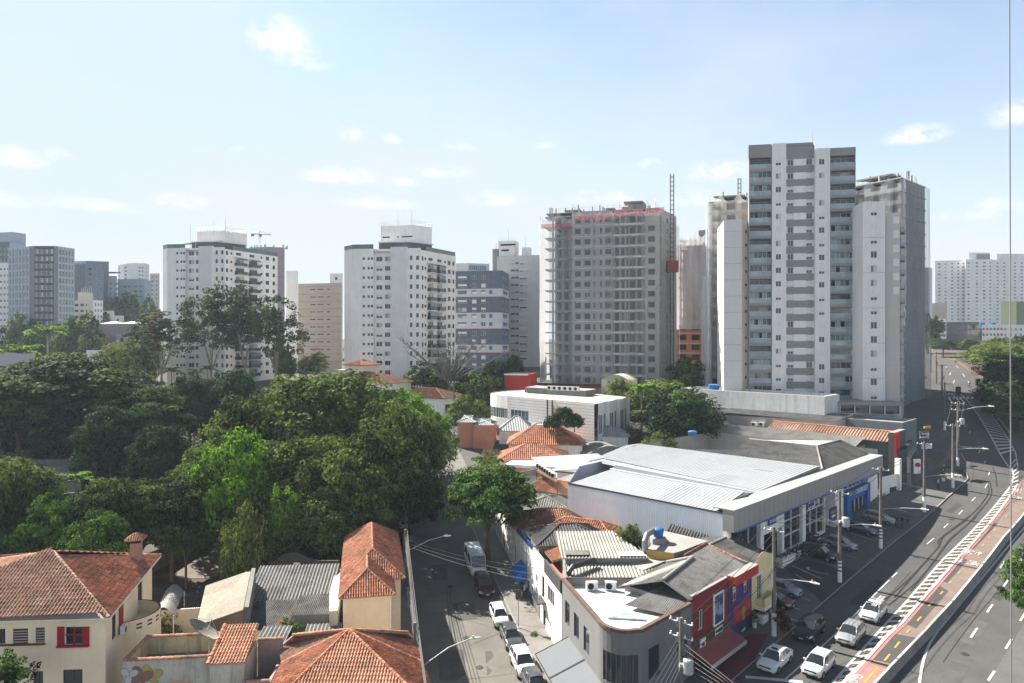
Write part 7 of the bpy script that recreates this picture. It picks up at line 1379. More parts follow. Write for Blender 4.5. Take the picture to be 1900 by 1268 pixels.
# --------- houses on the left
M_HC=mk('house_cream',(.86,.70,.50),.88,.07,.3,fine=3,streak=.08);M_SHR=mk('shutter_red',(.36,.008,.02),.5,.12,1.2);M_BR=mk('blind_brown',(.10,.045,.04),.6,.2,1.5,fine=9)
def left_house():
 c0,c1,c2,c3=(-47,49.8),(-30.3,50.9),(-33.9,64.3),(-49,62);b=Bldg('cream_house_red_shutters','cream two storey house with red shutters and a red tiled pyramid roof','house',(-40,56,-2));z0,ze=-3,9.4
 f=Frame(c0,c1);L=f.L;px=lambda x:onf(f,x);zy=lambda x,y:zz(y,f(px(x))[1])
 hs=[];ws=[(-2,10,1167,1195),(24,52,1167,1195),(66,83,1165,1193),(120,154,1163,1198)]
 for(x0,x1,y0,y1) in ws:hs.append((px(x0),px(x1)-px(x0),zy(x0,y1),zy(x0,y0)-zy(x0,y1),'dark' if x0<110 else 'slide'))
 for(x0,x1,y0,y1) in((62,80,1246,1290),(117,153,1243,1290)):hs.append((px(x0),px(x1)-px(x0),zy(x0,y1),zy(x0,y0)-zy(x0,y1),'dark'))
 b.wall(c0,c1,z0,ze,hs,M_HC,.16);g=Frame(c1,c2)
 b.wall(c1,c2,z0,ze,[(1.0,1.5,.9,1.9,'dark'),(1.6,1.0,6.8,2.2,'dark'),(9.0,1.4,6.8,2.2,'dark')],M_HC,.16);b.wall(c2,c3,z0,ze,(),M_HC);b.wall(c3,c0,z0,ze,(),M_HC);b.finish()
 m=MB();m.box(f.p(px(137),-.1,zy(120,1200)),(2.3,.3,.12),M_SHR,f.ang);m.build('sill',b.root)
 m=MB();m.box(f.p(px(40),-.07,zy(40,1197)),(3.4,.2,.1),M_BR,f.ang);m.build('sill',b.root)
 for x0,x1 in((107,120),(154,166)):m=MB();a,c=px(x0),px(x1);m.box(f.p((a+c)/2,-.05,zy(x0,1198)),(c-a,.07,zy(x0,1163)-zy(x0,1198)),M_SHR,f.ang);[m.box(f.p((a+c)/2,-.09,zy(x0,1197)+.08+k*.1),(c-a-.1,.03,.05),M_SHR,f.ang) for k in range(12)];m.build('shutter',b.root)
 for(x0,x1,y0,y1) in ws[1:3]:m=MB();a,c=px(x0),px(x1);m.box(f.p((a+c)/2,.06,zy(x0,y1)),(c-a-.1,.05,zy(x0,y0)-zy(x0,y1)),M_BR,f.ang);[m.box(f.p((a+c)/2,.02,zy(x0,y1)+.1+k*.2),(c-a-.1,.04,.03),M_GREYL,f.ang) for k in range(5)];m.build('blind',b.root)
 m=MB();m.box(f.p(px(137),.08,zy(120,1197)),(.1,.1,1.4),M_SHR,f.ang);m.box(f.p(px(137),.08,zy(120,1180)),(1.4,.1,.08),M_SHR,f.ang);m.build('glazing_bar',b.root)
 for(u,w,z,h) in((1.0,1.5,.9,1.9),(3.3,1.0,6.6,2.2)):m=MB();m.box(g.p(u+w/2,-.05,z),(w,.08,h),M_SHR,g.ang);m.build('shutter',b.root)
 cx,cy=g(7.0,.4);m=MB();n=18;r=2.6;a0=g.ang-math.pi
 P_=[(cx+r*math.cos(g.ang+math.pi+math.pi*i/n),cy+r*math.sin(g.ang+math.pi+math.pi*i/n)) for i in range(n+1)]
 m.prism(P_,z0,6.0,M_HC);Q_=[(cx+(r-.18)*math.cos(g.ang+math.pi+math.pi*i/n),cy+(r-.18)*math.sin(g.ang+math.pi+math.pi*i/n)) for i in range(n+1)]
 for i in range(n):m.prism([P_[i],P_[i+1],Q_[i+1],Q_[i]],6.0,7.1,M_HC,mk('coping_brown',(.12,.07,.06),.8))
 for i in range(3,n-3,2):
  for z in(6.35,6.65):q=Vector(P_[i]).lerp(Vector(P_[i+1]),.5);d=(Vector(P_[i+1])-Vector(P_[i]));m.box((q.x,q.y,z),(.42,.06,.12),M_DARK,math.atan2(d.y,d.x))
 for i in(4,8):q=Vector(P_[i]).lerp(Vector(P_[i+1]),.5);d=(Vector(P_[i+1])-Vector(P_[i]));m.box((q.x,q.y,2.4),(.85,.12,2.1),M_SHR,math.atan2(d.y,d.x))
 m.build('bay',b.root)
 ap,ap2=(-36.6,55.0,12.4),(-37.7,56.2,12.4);o_=.55
 A,B_,Cc,D=(-47.6,49.1,9.4),(-29.7,50.3,9.4),(-33.4,64.9,9.4),(-49.6,62.6,9.4);m=MB()
 roof_plane(m,[A,B_,ap,ap2],T_PALE,'tile',(1,.07,0),scale=1.15);roof_plane(m,[Cc,D,ap2,ap],T_ORANGE,'tile',(1,.1,0),scale=1.15);roof_plane(m,[D,A,ap2],T_ORANGE,'tile',(0,1,0),scale=1.15)
 roof_plane(m,[B_,Cc,ap],T_TERRA,'tile',(-.25,.97,0),scale=1.15);o=m.build('roof',b.root);m=MB()
 for p,q in((A,ap2),(B_,ap),(Cc,ap),(D,ap2),(ap,ap2)):ridge(m,p,q,T_PALE if p!=Cc else T_TERRA,.14)
 m.build('ridge_caps',o);m=MB();m.tube([B_,Cc],.09,M_WHITE,6);m.tube([A,B_],.07,M_HC,6);m.build('gutter',o)
 c=(-33.9,61.6);m=MB();m.box((*c,9.6),(.95,.8,2.1),mk('chimney_brick',(.34,.22,.165),.9,.2,1,fine=8),g.ang);m.box((*c,11.75),(.6,.82,.25),M_DARK,g.ang)
 for k in range(4):a=g.ang+k*math.pi/2;ex=Vector((math.cos(a),math.sin(a)));ey=Vector((-ex.y,ex.x));roof_plane(m,[(c[0]+ex.x*.75-ey.x*.75,c[1]+ex.y*.75-ey.y*.75,12.0),(c[0]+ex.x*.75+ey.x*.75,c[1]+ex.y*.75+ey.y*.75,12.0),(c[0],c[1],12.55)],T_TERRA,'tile',(ey.x,ey.y,0),.05,.8)
 m.build('chimney',o)
 for i,(u,z,lab) in enumerate(((3.4,6.7,'air conditioner on the upper side of the cream house by the balcony'),(2.4,1.3,'upper of two air conditioners on the lower side wall of the cream house'),(2.0,.2,'lower of two air conditioners on the lower side wall of the cream house'))):q=g.p(u,-.35,z);ac(q,g.ang,lab,None,1.0)
left_house()
def mural_yard():
 f=Frame((-28.6,50.2),(-22.4,50.9));L=f.L;M_OW=mk('mouldy_wall',(.50,.47,.40),.92,.14,.5,streak=.6,spots=.35);M_YW=mk('mouldy_yellow_wall',(.50,.43,.27),.92,.14,.5,streak=.6,spots=.3)
 b=Bldg('mural_terrace','walled roof terrace with mouldy tile capped walls and a painted flower mural','building',f.p(L/2,2,-2));b.mb.prism([f(0,0),f(L,0),f(L,4.2),f(0,4.2)],-2.5,5.0,M_OW,mk('terrace_floor',(.20,.20,.20),.9,.2,.5,spots=.3))
 for(a,c,d,e,mt) in((0,0,L,.22,M_OW),(0,4.0,L,4.22,M_YW),(0,.22,.22,4.0,M_YW),(L-.22,.22,L,4.0,M_OW)):b.mb.prism([f(a,c),f(d,c),f(d,e),f(a,e)],5.0,6.3,mt)
 b.finish();m=MB()
 for(p,q) in(((0,.1),(L,.1)),((0,4.1),(L,4.1)),((.1,0),(.1,4.2)),((L-.1,0),(L-.1,4.2))):ridge(m,f.p(*p,6.22),f.p(*q,6.22),T_ORANGE,.17)
 m.build('coping',b.root)
 m=MB();cols=[mk('mural_brown',(.24,.13,.10),.85),mk('mural_yellow',(.42,.31,.10),.85),mk('mural_white',(.48,.47,.45),.85),mk('mural_pale_yellow',(.42,.39,.22),.85),mk('mural_orange',(.52,.30,.17),.85)];k=[0]
 def pet(u,z,r,mt,n=4,rot=.4):
  r*=.82
  for i in range(n):
   a=rot+2*math.pi*i/n;cu,cz=u+math.cos(a)*r*.62,z+math.sin(a)*r*.62;k[0]+=1;y=-.02-.002*k[0]
   pts=[(math.cos(t)*r*.6,math.sin(t)*r*.42) for t in[2*math.pi*j/12 for j in range(12)]];V=[f.p(cu+x*math.cos(a)-q*math.sin(a),y,cz+x*math.sin(a)+q*math.cos(a)) for x,q in pts];m.face(V,mt)
   m.face([f.p(cu+(x*math.cos(a)-q*math.sin(a))*1.06,y+.001,cz+(x*math.sin(a)+q*math.cos(a))*1.06) for x,q in pts],mk('mural_line',(.12,.11,.10),.9))
 pet(1.9,5.1,.95,cols[1]);pet(1.2,5.0,1.0,cols[0]);pet(.75,3.9,1.0,cols[0]);pet(1.4,3.9,.9,cols[3]);pet(2.0,3.9,.95,cols[2])
 pet(.45,5.3,.7,cols[2],3);m.face([f.p(2.7+2.3*t,-.015,4.2+.55*math.sin(math.pi*t)**.5) for t in[i/10 for i in range(11)]]+[f.p(5.0,-.015,3.3),f.p(2.7,-.015,3.3)],cols[4]);m.build('mural',b.root)
 f=Frame((-22.3,50.4),(-19.9,50.7));b=Bldg('tiled_stairwell','small tiled lean to beside the mural terrace','building',f.p(1,2,-2));box_walls(b,f,0,f.L,0,4,-2.5,5.9,M_OW);b.finish();m=MB();roof_plane(m,[f.p(-.1,-.2,6.0),f.p(f.L+.1,-.2,6.0),f.p(f.L+.1,4.2,7.1),f.p(-.1,4.2,7.1)],T_ORANGE,'tile',(1,.1,0));o=m.build('roof',b.root);m=MB();ridge(m,f.p(-.1,-.2,6.0),f.p(-.1,4.2,7.1),T_ORANGE,.15);m.build('ridge_caps',o)
 f=Frame((-19.8,50.2),(-17.9,50.4));b=Bldg('sunken_yard_walls','pinkish yard walls with tile capping beside the big hipped roof','wall',f.p(1.5,2,-2));M_PK=mk('pink_render',(.36,.27,.25),.9,.12,.5,streak=.3)
 for(a,c,d,e,z) in((0,0,f.L,.2,4.7),(0,4.2,f.L,4.4,6.0),(f.L-.2,.2,f.L,4.2,4.6)):b.mb.prism([f(a,c),f(d,c),f(d,e),f(a,e)],-2.5,z,M_PK)
 b.mb.face([f.p(0,0,3.2),f.p(f.L,0,3.2),f.p(f.L,4.3,3.2),f.p(0,4.3,3.2)],M_CONCD);b.finish();m=MB();ridge(m,f.p(0,.1,4.62),f.p(f.L,.1,4.62),T_ORANGE,.16);ridge(m,f.p(0,4.3,5.92),f.p(f.L,4.3,5.92),T_ORANGE,.16);m.build('coping',b.root)
 shed(b.root,Frame((-21,55.2),(-18.6,55.4)),0,2.4,0,3.4,5.0,5.3,T_FIBRE,'big',name='yard_roof')
 c=Vector((-23.6,53.2,0));t=thing('satellite_dish','large pale mesh satellite dish on a post on the mural terrace','satellite dish',(c.x,c.y,5));m=MB();m.tube([(c.x,c.y,5),(c.x,c.y,6.9)],.06,M_STEEL);m.build('post',t)
 m=MB();ax=Vector((.55,.25,.8)).normalized();e1=ax.cross(Vector((0,0,1))).normalized();e2=ax.cross(e1);o=Vector((c.x-.6,c.y,7.1));n=20;rr=[0,.5,1.0,1.35]
 ring=[[o+(e1*math.cos(2*math.pi*j/n)+e2*math.sin(2*math.pi*j/n))*r+ax*(r*r*.22) for j in range(n)] for r in rr];DM=mk('dish_mesh',(.20,.18,.15),.8,.15,1)
 for A,B_ in zip(ring,ring[1:]):
  for j in range(n):m.face([A[j],A[(j+1)%n],B_[(j+1)%n],B_[j]],DM)
 m.tube([ring[3][0],o+ax*1.2],.025,M_STEEL,4);m.tube([ring[3][7],o+ax*1.2],.025,M_STEEL,4);m.tube([ring[3][13],o+ax*1.2],.025,M_STEEL,4);m.build('dish',t)
mural_yard()
def roofs_left():
 b=Bldg('hipped_house','foreground house with a broad many sided terracotta hip roof','house',(-12,48,-2));A,RL,RR=pz(648,1171,7.3),pz(543,1181,6.4),pz(757,1176,6.0);B0,L1,L2,R2,R1,R0=pz(519,1201,5.0),pz(523,1233,5.0),pz(470,1345,4.4),pz(828,1345,4.4),pz(782,1231,5.0),pz(769,1187,5.0);m=MB()
 for pl,e,mt in(([A,RL,B0],L1-B0,T_PALE),([A,B0,L1],L1-B0,T_PALE),([A,L1,L2],L2-L1,T_TERRA),([A,L2,R2],(1,0,0),T_ORANGE),([A,R2,R1],R2-R1,T_TERRA),([A,R1,R0],R1-R0,T_TERRA),([A,R0,RR],R1-R0,T_TERRA),([A,RR,R0,B0,RL],(1,0,0),T_TERRA)):roof_plane(m,[tuple(v) for v in pl],mt,'tile',e)
 o=m.build('roof',b.root);m=MB()
 for q in(RL,RR,L1,L2,R2,R1):ridge(m,q,A,T_TERRA,.13)
 m.build('ridge_caps',o);m=MB();m.tube([R0,R1,R2],.09,M_WHITE,6);m.build('gutter',o)
 gl=[(B0.x+.4,B0.y),(L1.x+.4,L1.y),(L2.x+.5,L2.y+.5),(R2.x-.5,R2.y+.5),(R1.x-.4,R1.y),(R0.x-.4,R0.y-.4)];b.mb.prism(gl,-3,[4.6,4.4,3.6,3.6,4.4,4.6],M_HC,lid=False);b.finish()
 f=Frame((-15.75,63.2),(-11.1,64.2));b=Bldg('street_tiled_house','cream house with two staggered terracotta hip roofs beside the shaded street','house',f.p(2,8,-1));z0=-3
 box_walls(b,f,.2,4.4,.2,6,z0,6.0,M_HC);box_walls(b,f,.2,5.6,4.4,20,z0,6.0,M_HC,{'right':[(3,1.2,2.6,2,'dark'),(8,1.2,2.6,2,'dark')]});b.finish();hip(b.root,f,0,4.6,0,9,6.0,1.75,T_TERRA,'tile',.25,'v',gable=(False,True));hip(b.root,f,-.02,5.75,4.2,20.2,6.02,2.2,T_TERRA,'tile',.25,'v')
 m=MB();m.tube([f.p(4.45,.1,z0),f.p(4.45,.1,5.9)],.06,M_WHITE,5);m.tube([f.p(.15,.1,z0),f.p(.15,.1,5.9)],.06,M_WHITE,5);m.build('downpipe',b.root)
 m=MB();m.box(f.p(6.2,1.2,z0),(.3,6,3.6),mk('pink_wall',(.30,.17,.15),.9,.15,.5,streak=.2),f.ang);m.box(f.p(5.4,2.8,z0),(1.4,1.2,2.4),M_CONCD,f.ang);m.build('porch_wall',b.root)
 def sh(nm,lab,a,c,dep,z0,zf,zb,rm,kind,wm=M_CONC,along='w',scale=1):
  f=Frame(a,c);b=Bldg(nm,lab,'shed',f.p(f.L/2,dep/2,z0));box_walls(b,f,.1,f.L-.1,.1,dep-.1,z0,[zf,zf,zb,zb] if along=='w' else[zf,zb,zb,zf],wm);b.finish();shed(b.root,f,0,f.L,0,dep,zf,zb,rm,kind,along);return b,f
 sh('ribbed_shed','long shed with a dark ribbed fibre cement roof left of the street house',(-26.2,66.8),(-18.0,67.6),6.0,-2,4.3,5.8,T_FIBRE,'big')
 Q=[pz(365,1163,4.0),pz(452,1133,6.0),pz(466,1060,6.3),pz(382,1088,4.2)];b=Bldg('sandy_shed','tilted shed with a sandy pale tiled roof dappled by tree shade','shed',(Q[0].x,Q[0].y,-2));b.mb.prism([(q.x,q.y) for q in Q],-2,[q.z-.05 for q in Q],mk('old_brick_wall',(.22,.15,.115),.9,.2,.7,spots=.3));b.finish();m=MB();roof_plane(m,[tuple(q) for q in Q],tilemat('sandy_sheets',[(.25,.225,.18),(.29,.26,.21),(.22,.195,.16)],mossamt=.25,moss=(.13,.115,.09)),'flat',Q[1]-Q[0]);m.build('roof',b.root)
 m=MB();m.prism([(Q[1].x+.05,Q[1].y),(Q[1].x+.45,Q[1].y),(Q[2].x+.45,Q[2].y),(Q[2].x+.05,Q[2].y)],-2,[6.3,6.3,6.6,6.6],M_CONCD);m.build('party_wall',b.root)
 sh('slate_shed','shed with a dark slate sheet roof and a cream end wall',(-24.6,61.0),(-20.6,61.2),5.4,-2,3.9,4.5,T_FIBRED,'corr',M_HC)
 sh('white_sheet_shed','narrow white sheeted roof between the two dark shed roofs',(-22.2,66.0),(-19.9,66.2),-2.4+3,-2,3.6,3.7,T_METAL,'big')
 sh('white_roofed_passage','narrow passage roofed with white ribbed sheets between the sheds',(-21.0,63.6),(-18.7,63.8),2.8,-2,3.5,3.9,T_METAL,'big')
 sh('dark_lean_to','dark sheet lean to against the street house',(-20.2,63.0),(-16.4,63.4),3.9,-2,4.5,4.9,T_FIBRED,'corr')
 sh('ribbed_lean_to','small lean to with a dark ribbed roof behind the foreground hip roof',(-18.3,59.4),(-15.2,59.8),3.0,-2,3.6,3.9,T_FIBRE,'big')
 t=thing('white_parapet','pale weathered parapet strip between the ribbed shed and the street house','wall',(-16.8,66,-2));m=MB();m.prism([(-17.9,67.0),(-16.6,62.0),(-15.9,62.2),(-18.0,73.5),(-18.9,73.3)],-2,5.3,mk('lime_wash',(.50,.47,.42),.9,.15,.5,streak=.3));m.build('wall',t)
 t=thing('arched_wall','dark garden wall with a rounded arch top and a small white notice','wall',(-22,78,0));m=MB();q=[P(500,1060,77),P(628,1060,77)];Z=77;M_DW=mk('dark_wall',(.06,.055,.05),.9,.3,.5);xs=[500,513,514]+[514+58*i/12 for i in range(13)]+[573,586,628];ys=[1042,1042,1037]+[1037-11*math.sin(math.pi*i/12) for i in range(13)]+[1037,1041,1041]
 top=[P(x,y,Z) for x,y in zip(xs,ys)]
 for a,c in zip(top,top[1:]):m.prism([(a.x,Z),(c.x,Z),(c.x,Z+.3),(a.x,Z+.3)],-1,[a.z,c.z,c.z,a.z],M_DW)
 m.build('wall',t);m=MB();a=P(551,1054,Z);m.box((a.x,Z-.05,a.z),(.7,.05,.6),M_WHITE);m.box((a.x,Z-.09,a.z+.1),(.5,.03,.4),M_GREYL);m.build('notice',t)
 t=thing('fabric_awning','grey barrel vaulted fabric awning on posts in the yard beside the cream house','awning',tuple(pz(310,1130,1.5)));m=MB();a,c=pz(285,1140,2.4),pz(322,1142,2.4);d=pz(308,1096,2.4)-a;M_FA=mk('awning_grey',(.24,.24,.225),.8,.1,.6);n=10
 R0_=[a.lerp(c,i/n)+Vector((0,0,.75*math.sin(math.pi*i/n))) for i in range(n+1)]
 for p,q in zip(R0_,R0_[1:]):m.face([p,q,q+d,p+d],M_FA)
 m.build('cover',t);m=MB()
 for p in(a,c,a+d,c+d):m.tube([p,(p.x,p.y,-1.5)],.05,M_WHITE,5)
 m.build('post',t)
 f=Frame((-36.5,70.4),(-25.8,72.5));t=thing('wire_fence','dark wire mesh fence on a low white wall behind the cream house','fence',f.p(5,0,0));m=MB();m.prism([f(0,0),f(f.L,0),f(f.L,.2),f(0,.2)],-1.5,2.0,M_CREAM);m.build('base_wall',t);m=MB()
 for i in range(56):m.tube([f.p(f.L*i/55,.1,2),f.p(f.L*min(1,(i+3)/55),.1,3.3)],.02,M_BLACK,3,False);m.tube([f.p(f.L*i/55,.1,3.3),f.p(f.L*min(1,(i+3)/55),.1,2)],.02,M_BLACK,3,False)
 m.build('mesh',t)
 t=thing('boundary_wall','long low dark boundary wall along the park path','wall',(-45,80,1));m=MB();q=GP([(262,1075),(350,1028),(440,990)]);m.prism(strip(q,.3),-1,3.2,M_CONCD);m.build('wall',t)
roofs_left()
# --------- trees
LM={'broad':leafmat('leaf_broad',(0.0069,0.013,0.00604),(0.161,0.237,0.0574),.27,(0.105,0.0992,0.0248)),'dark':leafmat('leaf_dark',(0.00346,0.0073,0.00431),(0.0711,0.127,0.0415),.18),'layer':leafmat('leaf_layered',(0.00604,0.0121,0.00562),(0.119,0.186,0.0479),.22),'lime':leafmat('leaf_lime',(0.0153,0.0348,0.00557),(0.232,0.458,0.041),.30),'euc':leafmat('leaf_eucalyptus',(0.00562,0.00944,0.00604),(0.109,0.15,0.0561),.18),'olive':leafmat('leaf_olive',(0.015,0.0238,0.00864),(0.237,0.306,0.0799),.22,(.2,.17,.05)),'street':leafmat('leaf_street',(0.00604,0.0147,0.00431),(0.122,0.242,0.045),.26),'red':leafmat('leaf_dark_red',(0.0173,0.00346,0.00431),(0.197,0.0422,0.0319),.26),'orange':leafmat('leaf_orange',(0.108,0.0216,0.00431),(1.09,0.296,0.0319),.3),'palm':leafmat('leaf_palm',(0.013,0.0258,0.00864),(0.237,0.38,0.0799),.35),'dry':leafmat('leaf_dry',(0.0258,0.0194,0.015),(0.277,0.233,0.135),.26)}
M_BARK=mk('bark',(.11,.085,.065),.95,.3,1.2,fine=6,bump=.4);M_BARKP=mk('pale_bark',(.30,.27,.235),.9,.25,.8,fine=5)
def quads(me_name,C_,N_,size,tint,mat,rg,elong=.62):
 n=len(C_);r=rg.normal(size=(n,3));N_=N_/np.linalg.norm(N_,axis=1,keepdims=True)
 a=np.cross(N_,r);a/=np.linalg.norm(a,axis=1,keepdims=True)+1e-9;b=np.cross(N_,a);s=(size*rg.uniform(.65,1.35,n))[:,None]*.5
 V=np.stack([C_-a*s,C_-b*s*elong+N_*s*.25,C_+a*s,C_+b*s*elong+N_*s*.25],1).reshape(-1,3)
 me=bpy.data.meshes.new(me_name);me.vertices.add(n*4);me.vertices.foreach_set('co',V.ravel());me.loops.add(n*4);me.loops.foreach_set('vertex_index',np.arange(n*4,dtype=np.int32));me.polygons.add(n)
 me.polygons.foreach_set('loop_start',np.arange(0,n*4,4,dtype=np.int32));me.materials.append(mat);at=me.attributes.new('tint','FLOAT','FACE');at.data.foreach_set('value',np.clip(tint,0,1).astype(np.float32));me.update();me.validate();return me
def crown(style,mat,R_,H,n_cl,n_lf,leaf,seed,z0=.35,rc=1.3):
 """leaf clumps over the outside of an uneven dome (base of the tree at the origin)"""
 rg=np.random.default_rng(seed);hc=H*(1-z0);cz=H*z0+hc*(.42 if style!='layer' else .30)
 nl=max(7,n_cl//(15 if style!='layer' else 9));lt=np.arange(nl)*2.39996+rg.normal(0,.25,nl);lp=np.clip(np.linspace(-.35 if style!='layer' else 0,.97,nl)+rg.normal(0,.06,nl),-.5,.98);li=rg.integers(0,nl,n_cl);sp=1.05*(4*np.pi*.7/nl)**.5
 dv=rg.normal(size=(n_cl,3));dv/=np.linalg.norm(dv,axis=1,keepdims=True);ls=np.sqrt(1-lp**2);base=np.stack([ls*np.cos(lt),ls*np.sin(lt),lp],1);lr=rg.uniform(.8,1.1,nl)
 u_=base[li]*(lr[li]*.80)[:,None]+dv*(sp*.52*rg.uniform(.75,1.1,n_cl))[:,None];rr_=np.linalg.norm(u_,axis=1);th=np.arctan2(u_[:,1],u_[:,0]);ph=np.clip(u_[:,2]/rr_,-.6,1);lob=rr_;dp=np.ones(n_cl);rr=np.sqrt(1-ph**2)*rr_;lt_=rg.normal(.45,.16,nl)[li]
 c=np.stack([R_*rr*np.cos(th)*dp,R_*rr*np.sin(th)*dp,cz+ph*hc*.58*lob*np.maximum(dp,.7)],1)
 if style=='euc':c[:,2]=H*z0+(c[:,2]-H*z0)*1.0+rg.normal(0,.6,n_cl)
 out=dv*.8+(c-np.array([0,0,cz-hc*.25]))/R_*.6;out/=np.linalg.norm(out,axis=1,keepdims=True)
 fl=.34 if style=='layer' else .72;k=n_lf;d=rg.normal(size=(n_cl,k,3));d/=np.linalg.norm(d,axis=2,keepdims=True);d*=rg.uniform(.45,1.0,(n_cl,k,1))**.6
 sz=(rc*rg.uniform(.65,1.4,n_cl))[:,None,None];d*=sz*np.array([1,1,fl])
 if style=='layer':d[...,2]=np.abs(d[...,2])*1.2-.15
 if style=='droop':d[...,2]-=np.abs(d[...,0])*.3
 P_=(c[:,None]+d).reshape(-1,3);up=np.array([0,0,1.0]);N_=(out[:,None]*.55+d/(sz+1e-6)*.9+up*(.9 if style=='layer' else .35)+rg.normal(0,.45,(n_cl,k,3))).reshape(-1,3)
 t=np.clip(lt_*.9+rg.normal(0,.16,n_cl),0,1);tint=(t[:,None]+rg.normal(0,.14,(n_cl,k))).ravel()
 return quads('crown',P_,N_,leaf,tint,mat,rg),c
def trunk_mesh(R_,H,c,seed,mat,r0=.45,lean=0,fork=.3,nl=9,bare=False):
 rs=random.Random(seed);m=MB();hf=H*fork;top=Vector((lean,0,hf));m.tube([(0,0,-1),(0,0,0),(lean*.4,.1,hf*.5),top],[r0*1.35,r0*1.1,r0*.9,r0*.75],mat,8)
 for q in rs.sample(range(len(c)),min(nl,len(c))):
  e=Vector(c[q]);mid=top.lerp(e,.5)+Vector((0,0,(.12 if not bare else .02)*H*.5));m.tube([top,top.lerp(mid,.5)+Vector((rs.uniform(-.3,.3),rs.uniform(-.3,.3),.3)),mid,e],[r0*.6,r0*.42,r0*.26,r0*.08],mat,5,False)
  for k in range(3 if not bare else 6):t=rs.uniform(.4,.95);s=mid.lerp(e,t);m.tube([s,s+Vector((rs.gauss(0,1),rs.gauss(0,1),rs.uniform(.2,1.4)))*R_*.16],[r0*.12,.02],mat,4,False)
 return m.data('trunk')
KIND={}
def kind(nm,style,mat,R_,H,ncl,nlf,leaf,seeds,z0=.35,rc=1.3,bark=M_BARK,**kw):
 KIND[nm]=[]
 for s in seeds:me,c=crown(style,LM[mat],R_,H,ncl,nlf,leaf,s,z0,rc);KIND[nm].append((me,trunk_mesh(R_,H,c,s,bark,**kw),R_,H))
kind('broad','dome','broad',10,18,420,62,.62,(1,2,3),.22,1.5,r0=.55)
kind('layer','layer','layer',10,16,300,70,.60,(4,5),.30,2.0,r0=.5,fork=.35,nl=14)
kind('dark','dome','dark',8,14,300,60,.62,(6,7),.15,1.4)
kind('lime','dome','lime',6,13,190,60,.56,(8,9),.25,1.2)
kind('street','layer','street',6,11,240,64,.40,(10,11),.30,1.25,r0=.35,nl=12)
kind('euc','euc','euc',6,24,112,54,.6,(12,13,14),.48,1.2,M_BARKP,r0=.36,fork=.24,nl=8)
kind('olive','dome','olive',7,12,220,55,.55,(15,16),.15,1.3)
kind('far','dome','broad',7,11,150,45,.95,(17,18),.12,1.5)
kind('fine','layer','olive',6,10,200,60,.34,(19,20),.2,1.2,r0=.22,nl=14)
kind('young','dome','street',1.6,4.2,60,45,.26,(21,),.3,.5,r0=.08)
kind('shrub','dome','olive',1.5,1.9,60,45,.22,(22,23),.05,.45,r0=.05)
kind('redshrub','dome','red',.5,2.8,26,30,.22,(24,),.35,.28,r0=.05)
def bare_tree():
 rg=np.random.default_rng(3);c=np.stack([rg.normal(0,3.6,60),rg.normal(0,3.6,60),rg.uniform(6,14,60)],1);m=trunk_mesh(6,14,c,5,mk('grey_bark',(.15,.14,.135),.95,.2,1),r0=.38,fork=.28,nl=60,bare=True);return m
def frond_mesh(n,L,seed,w=.55,mat='palm'):
 rg=np.random.default_rng(seed);Cs,Ns,T=[],[],[]
 for i in range(n):
  a=2*np.pi*i/n+rg.uniform(-.2,.2);e=rg.uniform(.2,1.1)
  for j in range(26):
   t=(j+1)/26;x=L*t*math.cos(e*(1-t*.4));z=L*t*math.sin(e)-1.6*t*t*L*.35;wd=w*math.sin(math.pi*min(1,t*1.02))**.6
   for s in(-1,1):Cs.append((x*math.cos(a)-s*wd*math.sin(a)*.6,x*math.sin(a)+s*wd*math.cos(a)*.6,z-wd*.25));Ns.append((-.3*math.cos(a)+s*.5*-math.sin(a),-.3*math.sin(a)+s*.5*math.cos(a),1));T.append(rg.uniform(.2,1))
 return quads('fronds',np.array(Cs),np.array(Ns)+rg.normal(0,.2,(len(Cs),3)),w*1.6,np.array(T),LM[mat],rg,.3)
def part_obj(name,me,parent,scale=None):o=bpy.data.objects.new(name,me);C.objects.link(o);o.parent=parent;return o
TN={}
def tree(kd,px,Z,ytop,wpx,label,name='tree',cat='tree',group=None,z=None):
 """tree whose crown tops out at photo row ytop and is wpx wide, standing on the terrain at depth Z"""
 v=KIND[kd];me,tr,R_,H=v[TN.get(kd,0)%len(v)];TN[kd]=TN.get(kd,0)+1;x,y=X(px,Z);g=gz(x,y) if z is None else z;h=zz(ytop,Z)-g;w=wpx*Z/F
 t=thing(name,label,cat,(x,y,g),group);t.scale=(w/(2*R_*1.05),w/(2*R_*1.05),h/(H*.985));t.rotation_euler.z=(TN[kd]*2.399+px)%6.28
 part_obj('crown',me,t);part_obj('trunk',tr,t);return t
PARK='trees of the park'
